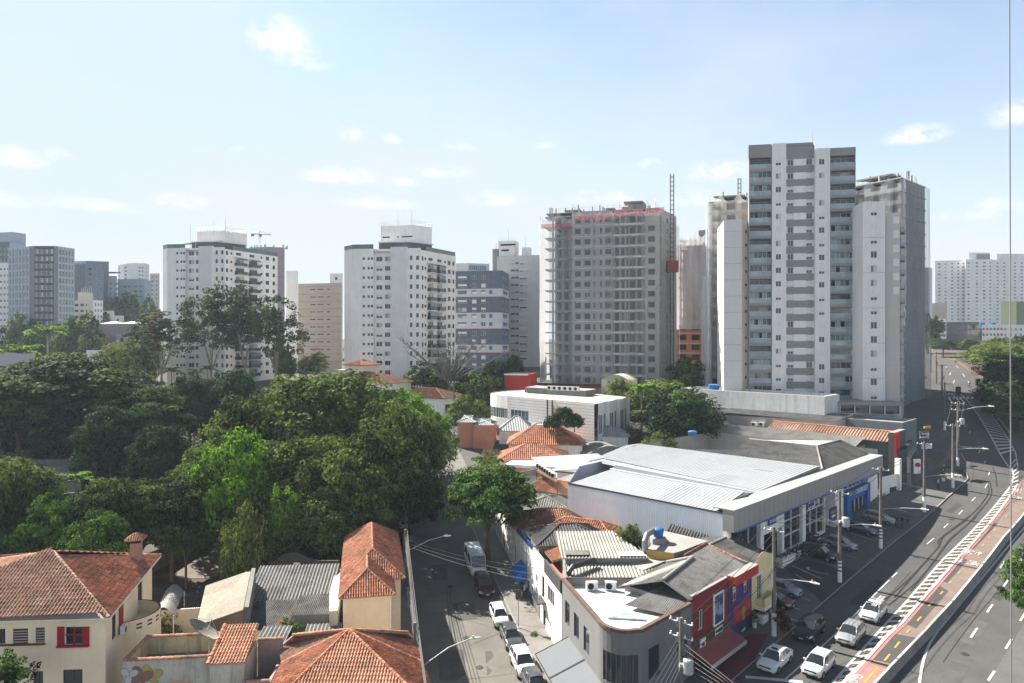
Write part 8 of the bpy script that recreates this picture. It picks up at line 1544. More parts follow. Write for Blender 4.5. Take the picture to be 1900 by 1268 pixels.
for row in(('broad',600,112,698,300,'broadest domed green tree in the middle of the park, rising just below the beige block'),('broad',470,104,742,190,'domed olive green park tree left of the broadest one, below the eucalyptus tower'),('broad',735,104,752,190,'domed green park tree with the lime green tree behind its right shoulder'),('broad',560,94,815,210,'dark front park tree directly under the broadest crown'),('broad',690,92,806,210,'dark front park tree overhanging the shaded side street'),('broad',395,94,838,170,'olive park tree left of the bright lime crown'),('lime',425,87,818,125,'bright lime green tree low in the left middle of the park'),('lime',752,122,742,110,'bright lime green tree behind the right side of the broadest park tree'),('lime',805,118,776,80,'smaller lime green tree at the right end of the park by the salmon block'),('broad',505,84,905,150,'dark park tree above the arched garden wall'),('lime',520,82,925,60,'small bright green tree in front of the dark tree above the arched wall'),('broad',620,86,905,160,'dark park tree just behind the street tiled house'),('layer',130,132,652,300,'wide flat topped dark tree on the far left of the park'),('dark',60,129,745,120,'dark understorey tree beneath the wide flat topped tree'),('dark',120,126,760,110,'second dark understorey tree right of the first beneath the flat topped one'),('layer',35,124,690,170,'layered dark tree at the left edge in front of the wide flat topped one'),('layer',262,128,714,180,'layered dark tree right of the wide flat topped one'),('dark',430,142,699,120,'dense dark mango like tree below the white eucalyptus tower'),('dark',352,138,708,90,'dense dark tree left of the mango like one'),('dark',205,118,768,120,'dark understorey tree behind the turquoise kiosk'),('dark',300,112,800,110,'dark understorey tree left of the olive park tree'),('layer',320,84,868,190,'layered light green tree above the park path'),('layer',215,80,886,170,'layered light green tree behind the chimney of the cream house'),('broad',30,92,858,150,'rounded green tree at the left edge above the cream house'),('street',85,76,912,110,'layered tree just behind the pale slope of the cream house roof'),('street',180,73,935,130,'low layered tree over the ridge of the cream house'),('dark',20,78,905,110,'dark tree at the left edge just behind the cream house'),('olive',455,79,950,85,'greyish green small tree beside the white van in the park'),('street',345,82,925,90,'thin layered tree over the upper end of the park path'),('dark',760,98,862,120,'dark tree leaning over the top of the shaded street'),('dark',640,124,760,160,'dark inner tree hidden behind the broadest crown'),('street',262,86,930,90,'pale green tree beside the chimney')):
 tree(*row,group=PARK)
tree('street',905,88,846,172,'spreading street tree standing on the pavement beside the white van','street_tree')
tree('dark',962,98,925,60,'small dark tree behind the flaking street wall')
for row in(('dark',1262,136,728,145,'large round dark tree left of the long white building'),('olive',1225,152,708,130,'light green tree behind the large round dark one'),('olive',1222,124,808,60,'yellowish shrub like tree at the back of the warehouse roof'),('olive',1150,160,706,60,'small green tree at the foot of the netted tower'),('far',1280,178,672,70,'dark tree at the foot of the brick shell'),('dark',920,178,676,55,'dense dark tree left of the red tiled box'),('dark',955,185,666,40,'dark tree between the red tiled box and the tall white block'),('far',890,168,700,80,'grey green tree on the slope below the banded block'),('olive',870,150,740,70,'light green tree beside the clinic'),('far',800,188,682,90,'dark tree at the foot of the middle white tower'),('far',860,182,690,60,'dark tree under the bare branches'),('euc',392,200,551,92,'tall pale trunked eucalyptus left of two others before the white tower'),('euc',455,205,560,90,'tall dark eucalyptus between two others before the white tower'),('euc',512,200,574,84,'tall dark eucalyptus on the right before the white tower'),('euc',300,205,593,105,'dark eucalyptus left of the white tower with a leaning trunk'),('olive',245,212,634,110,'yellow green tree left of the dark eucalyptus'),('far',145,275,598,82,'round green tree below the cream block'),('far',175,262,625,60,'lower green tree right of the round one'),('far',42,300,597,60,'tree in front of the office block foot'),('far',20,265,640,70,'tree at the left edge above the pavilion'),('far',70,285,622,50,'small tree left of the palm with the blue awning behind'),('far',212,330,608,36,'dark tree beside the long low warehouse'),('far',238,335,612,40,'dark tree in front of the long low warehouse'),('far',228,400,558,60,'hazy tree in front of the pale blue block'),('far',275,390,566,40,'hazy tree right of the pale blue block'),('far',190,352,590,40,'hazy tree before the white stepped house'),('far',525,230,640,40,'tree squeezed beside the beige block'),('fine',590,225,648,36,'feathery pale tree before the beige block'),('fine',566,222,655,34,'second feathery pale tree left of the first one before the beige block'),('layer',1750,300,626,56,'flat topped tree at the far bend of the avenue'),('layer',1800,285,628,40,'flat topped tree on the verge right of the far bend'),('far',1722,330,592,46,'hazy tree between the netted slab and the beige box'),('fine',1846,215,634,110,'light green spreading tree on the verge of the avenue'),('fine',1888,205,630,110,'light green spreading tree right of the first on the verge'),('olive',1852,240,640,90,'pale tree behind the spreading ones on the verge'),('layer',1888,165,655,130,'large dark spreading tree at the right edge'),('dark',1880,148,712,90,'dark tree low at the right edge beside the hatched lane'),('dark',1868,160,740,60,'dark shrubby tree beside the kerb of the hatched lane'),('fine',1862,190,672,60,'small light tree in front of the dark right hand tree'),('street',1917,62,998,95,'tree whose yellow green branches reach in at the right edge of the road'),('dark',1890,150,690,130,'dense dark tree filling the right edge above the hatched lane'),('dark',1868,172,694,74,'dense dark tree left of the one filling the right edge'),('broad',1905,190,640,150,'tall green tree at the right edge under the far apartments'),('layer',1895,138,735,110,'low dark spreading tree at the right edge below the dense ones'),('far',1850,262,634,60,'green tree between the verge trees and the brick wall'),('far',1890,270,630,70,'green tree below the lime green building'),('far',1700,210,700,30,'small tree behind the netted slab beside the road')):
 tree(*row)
tree('olive',1168,74,977,48,'small yellow green tree against the white warehouse wall',z=zz(1050,74))
v=X(835,176);t=thing('bare_tree','leafless grey tree in front of the banded apartment block','tree',(*v,gz(*v)));part_obj('trunk',bare_tree(),t);t.scale=(1.35,1.35,1.35)
v=X(1168,138);t=thing('dry_bush','brown leafless bush left of the large round dark tree','shrub',(*v,gz(*v)));me,c_=crown('dome',LM['dry'],2.4,3.6,60,40,.25,40,.05,.8);part_obj('crown',me,t)
v=X(912,124);t=thing('dry_bush','pinkish dry bush in front of the salmon block','shrub',(*v,gz(*v)));me,c_=crown('dome',LM['dry'],2.0,3.0,60,40,.25,41,.05,.7);part_obj('crown',me,t)
for i,(x,y,lab) in enumerate(((1027,773,'left ball of clipped dense green foliage before the clinic wall'),(1046,758,'highest ball of clipped dense green foliage before the clinic wall'),(1066,770,'right ball of clipped dense green foliage before the clinic wall'))):tree('dark',x,129,y,36,lab,'clipped_tree',z=zz(800 if i!=1 else 785,129))
fr_a,fr_b=frond_mesh(13,3.2,1),frond_mesh(9,4.6,2,.8)
for(x,Z,yt,s,fm,lab,nm) in((1190,146,722,1.0,fr_a,'palm with drooping fronds beside the clinic','palm'),(88,232,618,1.5,fr_b,'royal palm with few heavy fronds above the wide flat topped tree','palm'),(38,212,655,1.5,fr_b,'royal palm in front of the white pavilion','palm'),(385,193,684,.9,fr_a,'small palm at the foot of the eucalyptus tower','palm'),(318,196,688,.9,fr_a,'small palm left of the eucalyptus trunks','palm'),(364,198,690,.8,fr_a,'thin palm between the small ones below the white tower','palm'),(140,97,888,.8,fr_a,'yellowish palm beside the turquoise kiosk','palm'),(1190,139,768,.7,fr_a,'low yellowing palm below the drooping palm by the clinic','palm')):
 v=X(x,Z);g=gz(*v);top=zz(yt,Z);t=thing(nm,lab,'palm',(*v,g));m=MB();m.tube([(*v,g-.5),(v[0]+.1,v[1],(g+top)/2),(*v,top)],[.28*s,.2*s,.16*s],M_BARKP,7);m.build('trunk',t);o=part_obj('crown',fm,t);o.location.z=top-g;o.scale=(s,s,s)
def bush(kd,p,s,label,name='shrub',cat='shrub',mat=None):
 me,tr,R_,H=KIND[kd][0];t=thing(name,label,cat,p);t.scale=(s,s,s);part_obj('crown',me,t);part_obj('trunk',tr,t);return t
q=pz(536,1192,3.0);bush('young',(q.x,q.y,1.6),.75,'green bush growing between the slate shed and the foreground hip roof');q=pz(517,1180,3.0);t=thing('shrub','bright orange leaved shrub beside the slate shed','shrub',(q.x,q.y,2.0));me,c_=crown('dome',LM['orange'],.75,1.9,40,40,.2,50,.1,.35);part_obj('crown',me,t)
q=P(18,1250,47.5);bush('young',(q.x,q.y,q.z-2.4),.85,'leafy bush top at the bottom left corner before the cream house');q=pz(306,1162,0.5);bush('shrub',(q.x,q.y,-.8),1.1,'straggly shrub in the yard beside the fabric awning');q=pz(449,1247,3.4);bush('shrub',(q.x,q.y,3.2),.55,'small green plant in the sunken yard')
v=gp(1452,1190);bush('redshrub',(v.x,v.y,v.z+.15),1.0,'thin dark red leaved tree on the pavement by the painted pole','small_tree','tree');v=gp(975,1192);bush('shrub',(v.x+1.0,v.y+1,v.z+.1),.25,'small weed clump at the corner of the grey awning')
def undergrowth():
 rg=np.random.default_rng(9);n=2600;xs=rg.uniform(-128,-16,n);ys=rg.uniform(86,180,n);k=(xs<-19.5-.23*(ys-86)-2)&~((xs>-52)&(xs<-34)&(ys<97));xs,ys=xs[k],ys[k];n=len(xs);z=ground_arr(xs,ys);h=rg.uniform(.3,2.2,n);q=14
 P_=np.stack([xs,ys,z],1)[:,None]+rg.normal(0,1,(n,q,3))*np.array([1.1,1.1,0])+np.stack([np.zeros((n,q)),np.zeros((n,q)),rg.uniform(0,1,(n,q))*h[:,None]],2);N_=rg.normal(0,.6,(n*q,3))+np.array([0,0,.8])
 o=bpy.data.objects.new('undergrowth',quads('undergrowth',P_.reshape(-1,3),N_,.75,rg.uniform(0,1,n*q),LM['dark'],rg));C.objects.link(o);o['kind']='stuff'
undergrowth()
# --------- vehicles
M_TYRE=mk('tyre',(.018,.018,.019),.9,.2,3);M_RIM=mk('alloy',(.45,.46,.47),.35,.1,3,metal=.7);M_LAMP=glass('lamp_glass',(.42,.44,.46),.08);M_TAIL=mk('tail_lamp',(.30,.01,.012),.3,.1,2);M_CG=glass('car_glass',(.018,.024,.028),.03);M_PLATE=mk('plate',(.5,.5,.48),.6)
def paint(nm,c,metal=0):return mk('car_paint_'+nm,c,.3,.03,.5,metal=metal,spec=.45 if max(c)>.03 else .25,coat=.25 if max(c)>.03 else .05)
CARM={}
def car_meshes(st):
 if st in CARM:return CARM[st]
 L,Wd,H,belt,xs,rw,wb={'hatch':(3.95,1.72,1.48,.93,(.24,.06,-.36,-.47),.68,2.5),'sedan':(4.3,1.73,1.47,.93,(.23,.07,-.25,-.40),.68,2.55),'suv':(4.25,1.80,1.66,1.05,(.24,.08,-.40,-.48),.74,2.6),'mini':(3.7,1.6,1.5,.98,(.25,.07,-.40,-.48),.7,2.4),'wagon':(4.3,1.72,1.5,.93,(.23,.06,-.42,-.49),.7,2.55),'van':(5.6,2.0,2.5,1.25,(.44,.33,-.485,-.495),.90,3.4)}[st]
 h=Wd/2;k=belt/.93;PT='@'
 hood=.985 if st!='van' else 1.0
 S=[(.5,.36,.56,.70),(.475,.24,.70,.86),(.42,.2,.79,.96),(.27,.2,.90,1),(.05,.2,.94,1.0),(-.25,.2,.96,1),(-.42,.22,.96,.97),(-.485,.28,.92,.90),(-.5,.42,.78,.82)]
 if st=='van':S=[(.5,.32,.62,.80),(.485,.25,.82,.92),(.455,.22,.93,.98)]+S[3:]
 V=[];n=12
 for(x,zb,zt,w) in S:
  zb,zt,w=zb*k,zt*k,w*h;half=[(0,zb),(.86*w,zb),(w,zb+.22*(zt-zb)),(w*1.0,zb+.62*(zt-zb)),(.95*w,zt-.03),(.80*w,zt),(0,zt+.035)]
  V.append([(x*L,y,z) for y,z in half]+[(x*L,-y,z) for y,z in half[-2:0:-1]])
 b=MB();fl=[p for r in V for p in r];pa=paint('proto',(.5,.5,.5))
 b.mesh(fl,[(i*n+j,i*n+(j+1)%n,(i+1)*n+(j+1)%n,(i+1)*n+j) for i in range(len(S)-1) for j in range(n)]+[tuple(reversed(range(n))),tuple(range((len(S)-1)*n,len(S)*n))],pa)
 a,c,d,e=[q*L for q in xs];bw,r_=.90*h,rw*h;zb=belt-.02;zr=H-.05
 roof=[]
 for t in range(6):
  x=c+(d-c)*t/5;z=H-.07*(abs(t-1.8)/3.2)**2;roof.append([(x,y*r_,z-.05*(abs(y)**3)) for y in(-1,-.6,0,.6,1)])
 b.mesh([p for r in roof for p in r],[(i*5+j,(i+1)*5+j,(i+1)*5+j+1,i*5+j+1) for i in range(5) for j in range(4)],pa)
 for s in(-1,1):
  for(p,q,rr) in(((a,s*bw,zb),(c,s*r_,roof[0][0][2]),.045),((e,s*bw,zb),(d,s*r_,roof[5][0][2]),.075),(((a+e)/2,s*bw,zb),((c+d)/2-.05,s*r_,zr),.04),((c,s*r_,roof[0][0][2]),(d,s*r_,roof[5][0][2]),.045)):b.tube([p,q],rr,pa,5)
 g=MB();f0,f1=roof[0],roof[5]
 g.face([(a,-bw,zb),(a,bw,zb),f0[4],f0[0]],M_CG);g.face([(e,bw,zb),(e,-bw,zb),f1[0],f1[4]],M_CG)
 for s in(-1,1):g.face([(a,s*bw,zb),(e,s*bw,zb),(d,s*r_,f1[0][2]),(c,s*r_,f0[0][2])][::s],M_CG)
 R_=.31*(1.12 if st in('suv','van') else 1);w=MB();cyl=lambda m,r,y0,y1,mt:m.mesh([(r*math.cos(t),y,r*math.sin(t)) for y in(y0,y1) for t in[2*math.pi*i/16 for i in range(16)]],[(i,(i+1)%16,16+(i+1)%16,16+i) for i in range(16)]+[tuple(range(16)),tuple(range(31,15,-1))],mt)
 cyl(w,R_,-.1,.1,M_TYRE);rm=MB();cyl(rm,R_*.66,-.108,.108,M_RIM)
 for i in range(5):t=2*math.pi*i/5;rm.box((R_*.42*math.cos(t),0,R_*.42*math.sin(t)-.05),(.09,.222,.1),M_TYRE)
 hl,tl,mr,pl,gr=MB(),MB(),MB(),MB(),MB();hl.mesh([(.484*L,-.12,.0),(.497*L,.16,-.01),(.485*L,.16,.15),(.445*L,-.16,.19),(.37*L,-.26,.17),(.435*L,-.262,.02)],[(0,1,2,3),(5,0,3,4)],M_LAMP);tl.box((-.49*L,0,0),(.12,.26,.26),M_TAIL);mr.box((0,0,0),(.12,.2,.13),pa);pl.box((.503*L,0,.36*k),(.03,.42,.12),M_PLATE);gr.box((.488*L,0,.56*k),(.09,h*1.15,.13*k),M_BLACK);gr.box((.490*L,0,.25*k),(.09,h*1.45,.15),M_BLACK);gr.box((-.498*L,0,.3*k),(.04,h*1.4,.16),M_BLACK)
 for s in(-1,1):
  for x in(-wb/2,wb/2):gr.mesh([(x+(R_+.05)*math.cos(t),s*(h+.006),R_+(R_+.05)*math.sin(t)) for t in[math.pi*2*i/14 for i in range(14)]],[tuple(range(14))[::-s]],M_BLACK)
 CARM[st]=(L,h,k,wb,R_,a,belt,[q.data(nm) for q,nm in((b,'body'),(g,'windows'),(w,'tyre'),(rm,'rim'),(hl,'headlight'),(tl,'tail_light'),(mr,'mirror'),(pl,'number_plate'),(gr,'bumper'))],H);bm_=CARM[st][7][0];bm_.polygons.foreach_set('use_smooth',[True]*len(bm_.polygons));return CARM[st]
AVD=math.atan2(-.72,-.69);STD=math.atan2(-.97,.235);NOSE=math.atan2(-.70,.71)
def car(st,p,head,pm,label,cat='car',name='parked_car',group=None,lift=.06,dark=None):
 L,h,k,wb,R_,a,belt,ms,H=car_meshes(st);p=gp(*p) if len(p)==2 else Vector(p);t=thing(name,label,cat,(p.x,p.y,p.z+lift),group);d=Vector((math.cos(head),math.sin(head)))
 zf,zr=gz(p.x+d.x,p.y+d.y),gz(p.x-d.x,p.y-d.y);t.rotation_euler=(0,-math.atan2(zf-zr,2),head)
 def put(nm,me,loc=(0,0,0),par=None,sy=1):
  o=part_obj(nm,me,par or t);o.location=loc;o.scale=(1,sy,1);return o
 for i,nm in((0,'body'),(1,'windows'),(7,'number_plate'),(8,'bumper')):
  o=put(nm,ms[i])
  if i==0:o.material_slots[0].link='OBJECT';o.material_slots[0].material=pm
 for s in(-1,1):
  for x in(-wb/2,wb/2):w=put('wheel',ms[2],(x,s*(h-.085),R_));put('rim',ms[3],(0,0,0),w)
  put('headlight',ms[4],(0,-s*0+s*h*.74,.56*k),None,-s);put('tail_light',ms[5],(0,s*h*.78,.62*k));o=put('mirror',ms[6],(a-.25,s*(h+.08),belt-.02));o.material_slots[0].link='OBJECT';o.material_slots[0].material=pm
 return t
PW,PS,PK,PG=paint('white',(.55,.56,.57)),paint('silver',(.40,.405,.41),.5),paint('black',(.012,.013,.016)),paint('graphite',(.09,.10,.105),.4);PM,PN,PO,PSB=paint('maroon',(.06,.007,.011)),paint('dark_navy',(.018,.025,.045)),paint('olive_silver',(.25,.26,.24),.4),paint('steel_blue',(.22,.26,.30),.4)
RD='moving_car'
t=car('sedan',(1438,1236),AVD,PW,'white taxi sedan with a small roof light, nearest to the kerb on the avenue','car',RD);m=MB();m.box((0,0,1.46),(.18,.5,.1),M_BLACK);part_obj('roof_light',m.data('roof_light'),t)
car('hatch',(1519,1245),AVD,PW,'white hatchback without anything on its roof, beside the ladder marking','car',RD);car('hatch',(1579,1188),AVD,PS,'silver hatchback on the avenue behind the plain white hatchback','car',RD);car('suv',(1502,1180),AVD,PK,'black compact sport utility vehicle on the avenue','car',RD)
t=car('hatch',(1621,1146),AVD,PW,'white hatchback carrying an aluminium ladder on its roof','car',RD);m=MB()
for y in(-.2,.2):m.tube([(-1.9,y+.35,1.60),(1.3,y+.35,1.66)],.035,M_ALU,5)
for i in range(11):m.tube([(-1.8+i*.3,.15,1.60+i*.006),(-1.8+i*.3,.55,1.60+i*.006)],.022,M_ALU,4)
l_=bpy.data.objects.new('ladder',m.data('ladder'));C.objects.link(l_);l_.matrix_basis=Matrix.Translation(t.location)@t.rotation_euler.to_matrix().to_4x4();tag(l_,'aluminium ladder tied on the roof of a white hatchback','ladder')
m=MB();[m.box((x,0,1.5),(.06,1.2,.08),M_BLACK) for x in(-.8,.2)];part_obj('roof_bars',m.data('roof_bars'),t)
car('mini',(926,1153),STD,PW,'small white hatchback parked on the side street, farthest of the sunlit row');car('hatch',(948,1192),STD,PG,'dark grey hatchback parked between two white cars on the side street')
t=car('suv',(970,1243),STD,PW,'white compact sport utility vehicle with roof bars on the sunlit side street');m=MB();[m.tube([(-1.5,y,1.70),(.6,y,1.72)],.03,M_STEEL,5) for y in(-.6,.6)];part_obj('roof_bars',m.data('roof_bars'),t)
car('wagon',(994,1284),STD,PG,'dark car cut off by the bottom edge on the side street');car('suv',(898,1096),STD,PM,'dark red compact car parked in the shade in front of the white van');t=car('van',(881,1056),STD,PW,'white minibus with orange stripes on its nose under the street tree','van','parked_van');m=MB()
for i in range(3):m.box((2.792,.2+i*.16,.72),(.03,.07,.3),mk('orange_stripe',(.5,.10,.03),.6));m.box((2.792,-.1-i*.16,.6),(.03,.1,.06),MATS['orange_stripe'])
part_obj('stripes',m.data('stripes'),t)
car('wagon',(758,1003),STD+math.pi,PG,'dark car parked at the left kerb in the shade of the side street');car('hatch',(750,976),STD+math.pi,PW,'white car parked at the left kerb deeper in the shade');car('van',(455,1056),.1,PW,'white van parked under the park trees behind the sandy shed','van','parked_van')
car('wagon',(1632,970),NOSE,PO,'silver green estate car parked before the blue showroom portal');car('sedan',(1596,990),NOSE,PN,'dark blue sedan parked before the white showroom pier');car('suv',(1520,1037),NOSE,PK,'black car parked in front of the showroom planter');car('hatch',(1508,1012),NOSE,PK,'black hatchback close to the showroom glass behind another black car');car('hatch',(1560,1018),NOSE,PSB,'steel blue hatchback behind the painted pole on the showroom forecourt')
car('hatch',(1453,1103),NOSE,PSB,'steel blue car beside the cream house on the forecourt');car('hatch',(1438,1124),NOSE,PM,'maroon car tucked beside the cream house');q=fD.p(7.4,1.2,3.4);car('suv',q,fD.ang-1.57,PW,'white car standing inside the showroom doorway')
car('sedan',(1778,743),math.atan2(-.8,-.6),PS,'silver car waiting at the distant crosswalk','car',RD);car('hatch',(1771,637),.3,PM,'dark red car far away at the bend of the avenue');car('hatch',(1758,638),.3,PS,'grey car far away at the bend of the avenue')
def moto(p,head,label,pm):
 t=thing('motorcycle',label,'motorcycle',p);t.rotation_euler.z=head;
 for nm,x in(('front_wheel',.65),('rear_wheel',-.65)):
  m=MB();n=14;V=[(x+.3*math.cos(a),0,.3+.3*math.sin(a)) for a in[2*math.pi*i/n for i in range(n+1)]];m.tube(V,.06,M_TYRE,6,False);m.box((x,0,.26),(.4,.03,.08),M_RIM);part_obj(nm,m.data(nm),t)
 m=MB();m.tube([(.65,0,.3),(.42,0,.95),(.1,0,.78),(-.3,0,.74),(-.75,0,.82)],[.05,.05,.15,.13,.08],pm,7);m.tube([(.1,0,.7),(-.05,0,.4),(-.65,0,.32)],[.12,.17,.05],M_BLACK,6);part_obj('frame',m.data('frame'),t)
 m=MB();m.tube([(.42,-.33,1.02),(.45,0,.98),(.42,.33,1.02)],.03,M_BLACK,5);part_obj('handlebar',m.data('handlebar'),t);m=MB();m.box((-.35,0,.8),(.7,.24,.08),M_BLACK);part_obj('seat',m.data('seat'),t)
v=gp(1473,1039);moto((v.x,v.y,v.z+.2),2.2,'black motorcycle at the near end of the showroom planter',M_BLACK);v=gp(1482,1033);moto((v.x,v.y,v.z+.2),2.4,'motorcycle with a red tank beside the showroom planter',M_RED)
# --------- poles, lamps and cables
M_POLE=mk('pole_concrete',(.15,.14,.128),.9,.18,1,fine=5,streak=.3);M_TRF=mk('transformer_grey',(.38,.39,.40),.6,.1,2)
def pole(base,H,label,arms=1,lamp=None,white=2.4,band=0,trafo=False,r=.19,name='utility_pole',cut=None):
 b=gp(*base) if len(base)==2 else Vector(base);t=thing(name,label,'utility pole',tuple(b));m=MB();m.tube([b+Vector((0,0,-.5)),b+Vector((0,0,H))],[r*1.2,r*.72],M_POLE,10);m.build('shaft',t)
 if white:m=MB();m.tube([b+Vector((0,0,0)),b+Vector((0,0,white))],[r*1.2+.012,r*1.1+.012],M_WHITE,10,False);[m.tube([b+Vector((0,0,white-.35-i*.42)),b+Vector((0,0,white-.2-i*.42))],r*1.16+.016,M_BLACK,10,False) for i in range(band)];m.build('painted_base',t)
 u=Vector((.72,-.69,0)) if base[0]>1100 or len(base)==3 and base[0]>8 else Vector((.97,.235,0))
 for i in range(arms):
  z=H-.35-i*1.15;m=MB();c=b+Vector((0,0,z));m.tube([c-u*1.0,c+u*1.0],.06,M_STEEL,5);[m.lathe(tuple(c+u*s),[(.05,0),(.09,.08),(.05,.16),(.07,.24)],M_CREAM,7) for s in(-.9,-.3,.35,.95)];m.tube([c-u*.7,c-Vector((0,0,.6))],.03,M_STEEL,4);m.build('crossarm',t)
 m=MB();z=H*.68
 for i in range(4):m.tube([b+Vector((-.05,-.1,z-i*.22)),b+u*.3+Vector((0,-.15,z-i*.22))],.04,M_BLACK,4);m.box(tuple(b+u*.32+Vector((0,-.15,z-i*.22-.08))),(.12,.12,.16),M_BLACK)
 m.build('cable_bracket',t)
 if trafo:m=MB();m.lathe(tuple(b+u*.55+Vector((0,-.2,H-4.0))),[(.36,0),(.40,.1),(.40,1.0),(.30,1.1)],M_TRF,12);m.box(tuple(b+u*.1+Vector((0,-.3,H-3.6))),(.6,.3,.25),M_TRF);[m.tube([b+u*(.45+k*.15)+Vector((0,-.2,H-2.9)),b+u*(.4+k*.2)+Vector((0,-.2,H-2.2))],.03,M_BLACK,4) for k in range(3)];m.build('transformer',t)
 if lamp:
  L,z0,dz=lamp;m=MB();e=b+u*L+Vector((0,0,z0+dz));m.tube([b+Vector((0,0,z0)),b+u*L*.6+Vector((0,0,z0+dz*.75)),e],.045,M_STEEL,6);m.build('lamp_arm',t)
  m=MB();m.tube([e-u*.05,e+u*.35,e+u*.85],[.06,.13,.07],M_GREYL,8);m.box(tuple(e+u*.2+Vector((0,0,.1))),(.12,.12,.14),mk('lamp_sensor',(.5,.5,.05),.6));m.build('lamp_head',t)
 return b
A5=pole((13.0,52.5,.2),8.4,'cluttered utility pole at the corner of the grey rounded building',2,(4.6,3.2,.9),0,trafo=True)
A0=pole((1436,1183),10.6,'utility pole with a plain white base beside the cream house',1,(3.4,5.6,.55));A1=pole((1558,1083),10.6,'utility pole with a transformer and black rings on its white base',1,(3.5,6.6,.7),2.6,3,True);A2=pole((1634,1019.5),10.6,'utility pole with black rings on its white base near three pedestrians',1,(4.6,5.2,.8),2.6,3)
A3=pole((1715,952),10.6,'utility pole with a plain white base by the yard wall',1,(3.9,5.4,.8));A4=pole((1768,907),10.6,'utility pole with a plain white base near the curb bend',1,(4.0,6.4,.6),2.6);A6=pole((1777,866),11.5,'transformer pole with a square concrete foot near the curb bend',2,(4.5,9.8,1.2),1.6,trafo=True)
A7=pole((1753,800),10,'slim pole beside the netted slab along the avenue',1,None,2);pole((1748,745),9,'farther slim pole beyond the netted slab along the avenue',1,None,0);pole((1737,712),9,'slim pole next to the far stretch of the avenue',0,None,0);pole((1727,690),9,'farthest slim pole along the avenue',1,None,0)
S0=pole((-7.9,55.5,-2),9.0,'utility pole in front of the hipped house at the bottom of the side street',0,(4.6,5.0,2.2),0);S1=pole((-12.6,80.5,0),7.6,'utility pole beside the tiled street house',0,(4.6,4.9,1.6),0);S2=Vector((-18.5,112,4));
pole((842,790),10,'dark utility pole behind the salmon block',1,None,0);pole((774,800),10,'dark utility pole before the white gable house',1,None,0)
def cable(p,q,sag,label,grp,r=.032,n=10):
 p,q=Vector(p),Vector(q);m=MB();m.tube([p.lerp(q,i/n)-Vector((0,0,sag*4*(i/n)*(1-i/n))) for i in range(n+1)],r,mk('cable_grey',(.10,.10,.10),.6) if r<.034 else M_BLACK,4,False);o=m.build('power_cable');tag(o,label,'cable',grp)
PL=[A5,A0,A1,A2,A3,A4,A6,A7];HT=[8.4,10.6,10.6,10.6,10.6,10.6,11.5,10];NM=['from the corner pole to the pole by the cream house','from the pole by the cream house to the ringed transformer pole','between the two poles with ringed bases','from the ringed base pole to the pole by the yard wall','from the yard wall pole to the curb bend','between the two poles at the curb bend','from the curb bend towards the netted slab']
u=Vector((.72,-.69,0))
for i in range(7):
 a,c=PL[i],PL[i+1]
 for k,s in enumerate((-.9,.35,.95)):cable(a+u*s+Vector((0,0,HT[i]-.1)),c+u*s+Vector((0,0,HT[i+1]-.1)),.25,'thin high cable '+NM[i],'high cables '+NM[i])
 for k in range(4):cable(a+u*.3+Vector((0,0,HT[i]*.68-k*.25)),c+u*.3+Vector((0,0,HT[i+1]*.68-k*.25)),.45+.1*k,'sagging low cable '+NM[i],'low cables '+NM[i],.035 if k==1 else .022)
for k in range(9):cable(S0+Vector((.3-.12*(k%3),0,8.6-k*.27)),S1+Vector((.3-.12*(k%3),0,7.2-k*.22)),.2+.07*k,'cable of the bundle running along the left side of the shaded street','cables along the side street',.03);cable(S1+Vector((.3,0,7.2-k*.35)),S2+Vector((0,0,7-k*.3)),.4,'cable continuing under the park trees from the tiled street house','cables under the park trees',.025);cable(S0+Vector((.3,0,8.6-k*.45)),(-3.6,36,6-k*.5),.3,'cable leaving the frame at the bottom beside the hipped house','cables at the bottom of the side street',.03)
for k in range(6):cable(A5+Vector((0,0,7.2-k*.5)),(2.2+k*.4,36,5.2-k*.3),.5,'cable fanning from the corner pole across the grey awning','cables over the grey awning',.025);cable(A5+Vector((0,0,6.6-k*.45)),(26+k,30,3.5+k*.2),.5,'cable running from the corner pole over the avenue','cables over the avenue',.022)
for k in range(3):cable(S1+Vector((0,0,6.4-k*.3)),(3.0,76.5-k*3,4.4+k*.3),.5,'thin cable crossing the side street to the white house','cables crossing the side street',.02);cable(A1+Vector((0,0,7.4-k*.3)),fD.p(6+k*6,-1.2,9.3),.4,'thin cable from the ringed transformer pole to the showroom fascia','cables to the showroom',.02)
c=MB();c.tube([(8.72,12,44),(8.76,12,30),(8.79,12,18)],.010,mk('steel_cable',(.20,.20,.20),.6,.1,2),6);tag(c.build('steel_cable'),'vertical steel cable hanging down the right side of the view','cable')
for(x,y,H,lab) in((962,1168,4.2,'traffic sign on a thin post at the side street kerb, seen from behind'),(757,1128,3.4,'traffic sign on a thin post at the left kerb of the shaded street')):
 b=gp(x,y);t=thing('traffic_sign',lab,'traffic sign',tuple(b));m=MB();m.tube([b,b+Vector((0,0,H))],.05,M_STEEL,6);m.lathe(tuple(b+Vector((0,0,.12))),[(.35,0),(.3,.1),(.05,.12)],M_CONC,8);m.build('post',t);m=MB();m.box(tuple(b+Vector((0,-.05,H-1.0))),(.62,.05,1.0),mk('sign_back',(.06,.06,.065),.6));m.build('plate',t)
b=gp(1765,652);t=thing('traffic_sign','blue road sign far away at the bend of the avenue','traffic sign',tuple(b));m=MB();m.tube([b,b+Vector((0,0,5))],.09,M_STEEL);m.build('post',t);m=MB();m.box(tuple(b+Vector((0,-.1,2.6))),(3,.1,2.4),M_BLUE);m.build('plate',t)
